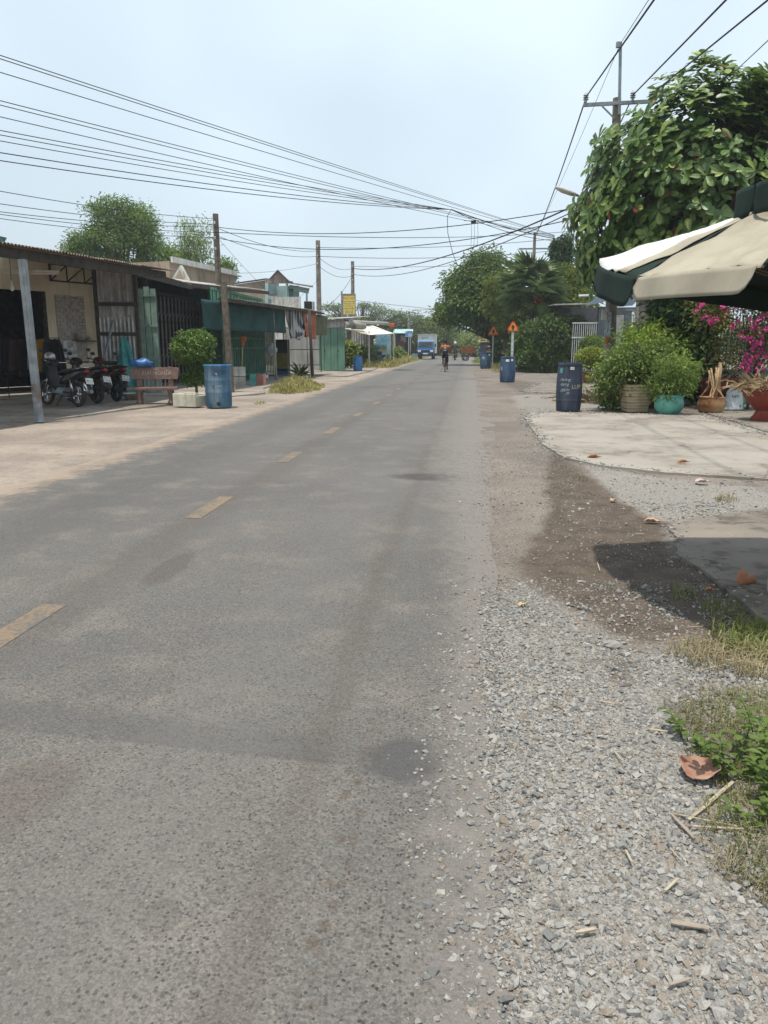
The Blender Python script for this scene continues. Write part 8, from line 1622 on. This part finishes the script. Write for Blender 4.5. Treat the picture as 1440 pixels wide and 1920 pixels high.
# fallen leaves
def dry_leaf(label, c, L, W, rz, cols, curl=.3, lift=.01):
    z = max(gz(c.x, c.y), 0.0) + lift; m_ = pm('dry_leaf_%d%d%d' % tuple(int(q * 999) for q in cols[0]), cols[0], cols[1], scale=16, rough=.7)
    def fn(a, b_):
        t = (b_ - .5) * 2; w_ = W * (math.sin(math.pi * a ** .85) ** .8 if 0 < a < 1 else 0); x = L * (a - .5); return (x, w_ * t, curl * (w_ * t) ** 2 / W * 2.2 + .12 * L * (a - .4) ** 2 * 2 + .004 * math.sin(a * 19 + t * 4))
    mb = MB().grid(fn, 16, 8); t = thing('fallen_leaf', label, 'leaf', (c.x, c.y, z), rz, 'fallen leaves on the right verge'); mb.build('blade', m_, t, smooth=True, solid=.0012); MB().tube([fn(0.02, .5), fn(.5, .5), fn(.98, .5), (L * .62, 0, .012)], [.001, .0016, .002, .0018], 5).build('midrib', m_, t); return t
OB = ((.42, .19, .10), (.30, .13, .075)); PK = ((.48, .33, .24), (.4, .26, .18))
dry_leaf('big curled orange-brown leaf lying beside the leafy weed on the gravel', G(1310, 1468), .16, .068, R(60), ((.36, .22, .16), (.27, .13, .085)), .22, .03)
dry_leaf('curled brown leaf on the shaded broken slab', G(1398, 1113), .13, .05, R(15), OB, .8, .05); dry_leaf('small brown leaf in the dark dirt beside the grass tuft', G(1330, 1114), .06, .02, R(-10), OB, .4, .02); dry_leaf('pale brown leaf on the edge of the dirt and broken slab', G(1222, 983), .14, .035, R(-20), PK, .4, .02); dry_leaf('pink-white litter leaf on the gravel below the concrete slab', G(1315, 913), .16, .05, R(5), ((.5, .4, .36), (.45, .34, .3)), .3, .03); dry_leaf('small curled dark leaf on the pale concrete slab', G(1280, 875), .16, .03, R(10), OB, .6, .05); dry_leaf('small yellow leaf on the dusty road edge', G(978, 1147), .05, .018, R(30), ((.5, .4, .2), (.4, .3, .15)), .3, .02); dry_leaf('brown leaf at the top of the dirt patch beside the slab', G(1113, 863), .18, .04, R(0), OB, .5, .03); dry_leaf('small pale leaf fragment near the dirt stones', G(1150, 943), .08, .03, R(40), PK, .3, .02)
# wood chips and splinters
WC = pm('pale_split_wood', (.42, .36, .27), (.33, .27, .19), scale=30, rough=.85); WC2 = pm('reddish_split_wood', (.31, .26, .21), (.24, .19, .15), scale=24, rough=.85)
def chip(label, a, b_, w_, mat=WC, th=.003, lift=.016):
    p0, p1 = G(*a), G(*b_); c = (p0 + p1) / 2; z = max(gz(c.x, c.y), 0) + lift; d = p1 - p0; L = d.length; w_ *= .62; rr_ = random.Random(int(a[0] * 7 + a[1])); n_ = 7
    def fn(i, j): return (L * (i / n_ - .5), w_ * (j - .5) * (1 - .5 * abs(i / n_ - .5) * 2 * rr_.random()), .0)
    top = [fn(i, 1) for i in range(n_ + 1)] + [fn(i, 0) for i in reversed(range(n_ + 1))]
    o = MB().prism([(q[0], q[1]) for q in top], 0, th).build('wood_chip', mat, loc=(c.x, c.y, z), rz=math.atan2(d.y, d.x)); o.rotation_euler.y = rr_.uniform(-.06, .06); return tag(o, label, 'wood chip', 'wood chips on the gravel')
chip('long frayed wood splinter pointing at the big dry leaf', (1290, 1555), (1372, 1490), .022); chip('grey-brown splinter forming the left arm of the frayed splinter', (1258, 1545), (1300, 1592), .018, WC2); chip('thin pale sliver lying across the frayed splinter', (1262, 1543), (1380, 1572), .008); chip('pale curled wood shaving below the frayed splinter', (1295, 1570), (1395, 1575), .014); chip('flat reddish wood chip on the lower right gravel', (1256, 1747), (1326, 1760), .03, WC2, .004); chip('white wood stub in the middle of the gravel', (1078, 1772), (1115, 1764), .016, WC, .006); chip('white pointed splinter right of the gravel middle', (1245, 1690), (1270, 1667), .014); chip('small tan chip above the gravel middle', (1172, 1612), (1183, 1637), .011); chip('thin white splinter between the tan chip and the grass', (1255, 1612), (1278, 1637), .005); chip('tan splinter at the bottom of the gravel', (1252, 1868), (1292, 1857), .014, WC2); chip('short splinter on the gravel left of the big dry leaf', (1150, 1425), (1165, 1445), .009); chip('pale flake left of the green grass', (1217, 1382), (1250, 1388), .02); chip('small flake on the gravel below the dirt patch', (1123, 1328), (1152, 1333), .012); chip('light splinter in the dirt near the parasol shadow', (1120, 1062), (1124, 1078), .012); chip('pale chip in the middle of the dirt patch', (1190, 1005), (1206, 1006), .02)
for i, (a, b_) in enumerate((((1286, 1184), (1316, 1184)), ((1345, 1205), (1352, 1190)), ((1363, 1006), (1378, 1014)), ((1376, 1015), (1406, 1018)), ((1300, 1272), (1360, 1262)))): chip(('thin white splinter in the parasol shadow', 'upright pale chip at the shadow edge by the grass', 'white twig on the sunlit broken slab', 'long white twig end on the broken slab', 'straw lying across the yellow grass tuft')[i], a, b_, .008, WC, .004)
bs = MB().ball((0, 0, 0), (.045, .03, .022), 9, 6); rr_ = random.Random(2); bs.v = [(x + rr_.uniform(-.006, .006), y + rr_.uniform(-.006, .006), z + rr_.uniform(-.005, .005)) for x, y, z in bs.v]; q = G(1147, 1221); tag(bs.build('loose_stone', bpy.data.materials['crushed_stone'], loc=(q.x, q.y, .035)), 'single larger pale stone lying on the gravel below the dirt patch', 'stone')
# ================================================================== HAZE
hz = MB().b2((-260, -30, -1.2), (260, 300, 13.5)).build('haze', None); hm_ = bpy.data.materials.new('haze_air'); hm_.use_nodes = True; nt = hm_.node_tree
nt.nodes.remove(nt.nodes['Principled BSDF']); pv_ = nt.nodes.new('ShaderNodeVolumePrincipled'); pv_.inputs['Color'].default_value = (0.86, 0.93, 1.0, 1); pv_.inputs['Density'].default_value = 0.0008; pv_.inputs['Anisotropy'].default_value = 0.2
nt.links.new(pv_.outputs[0], nt.nodes['Material Output'].inputs['Volume']); hz.data.materials.append(hm_); hz['kind'] = 'stuff'; hz['label'] = 'thin pale haze filling the street air'
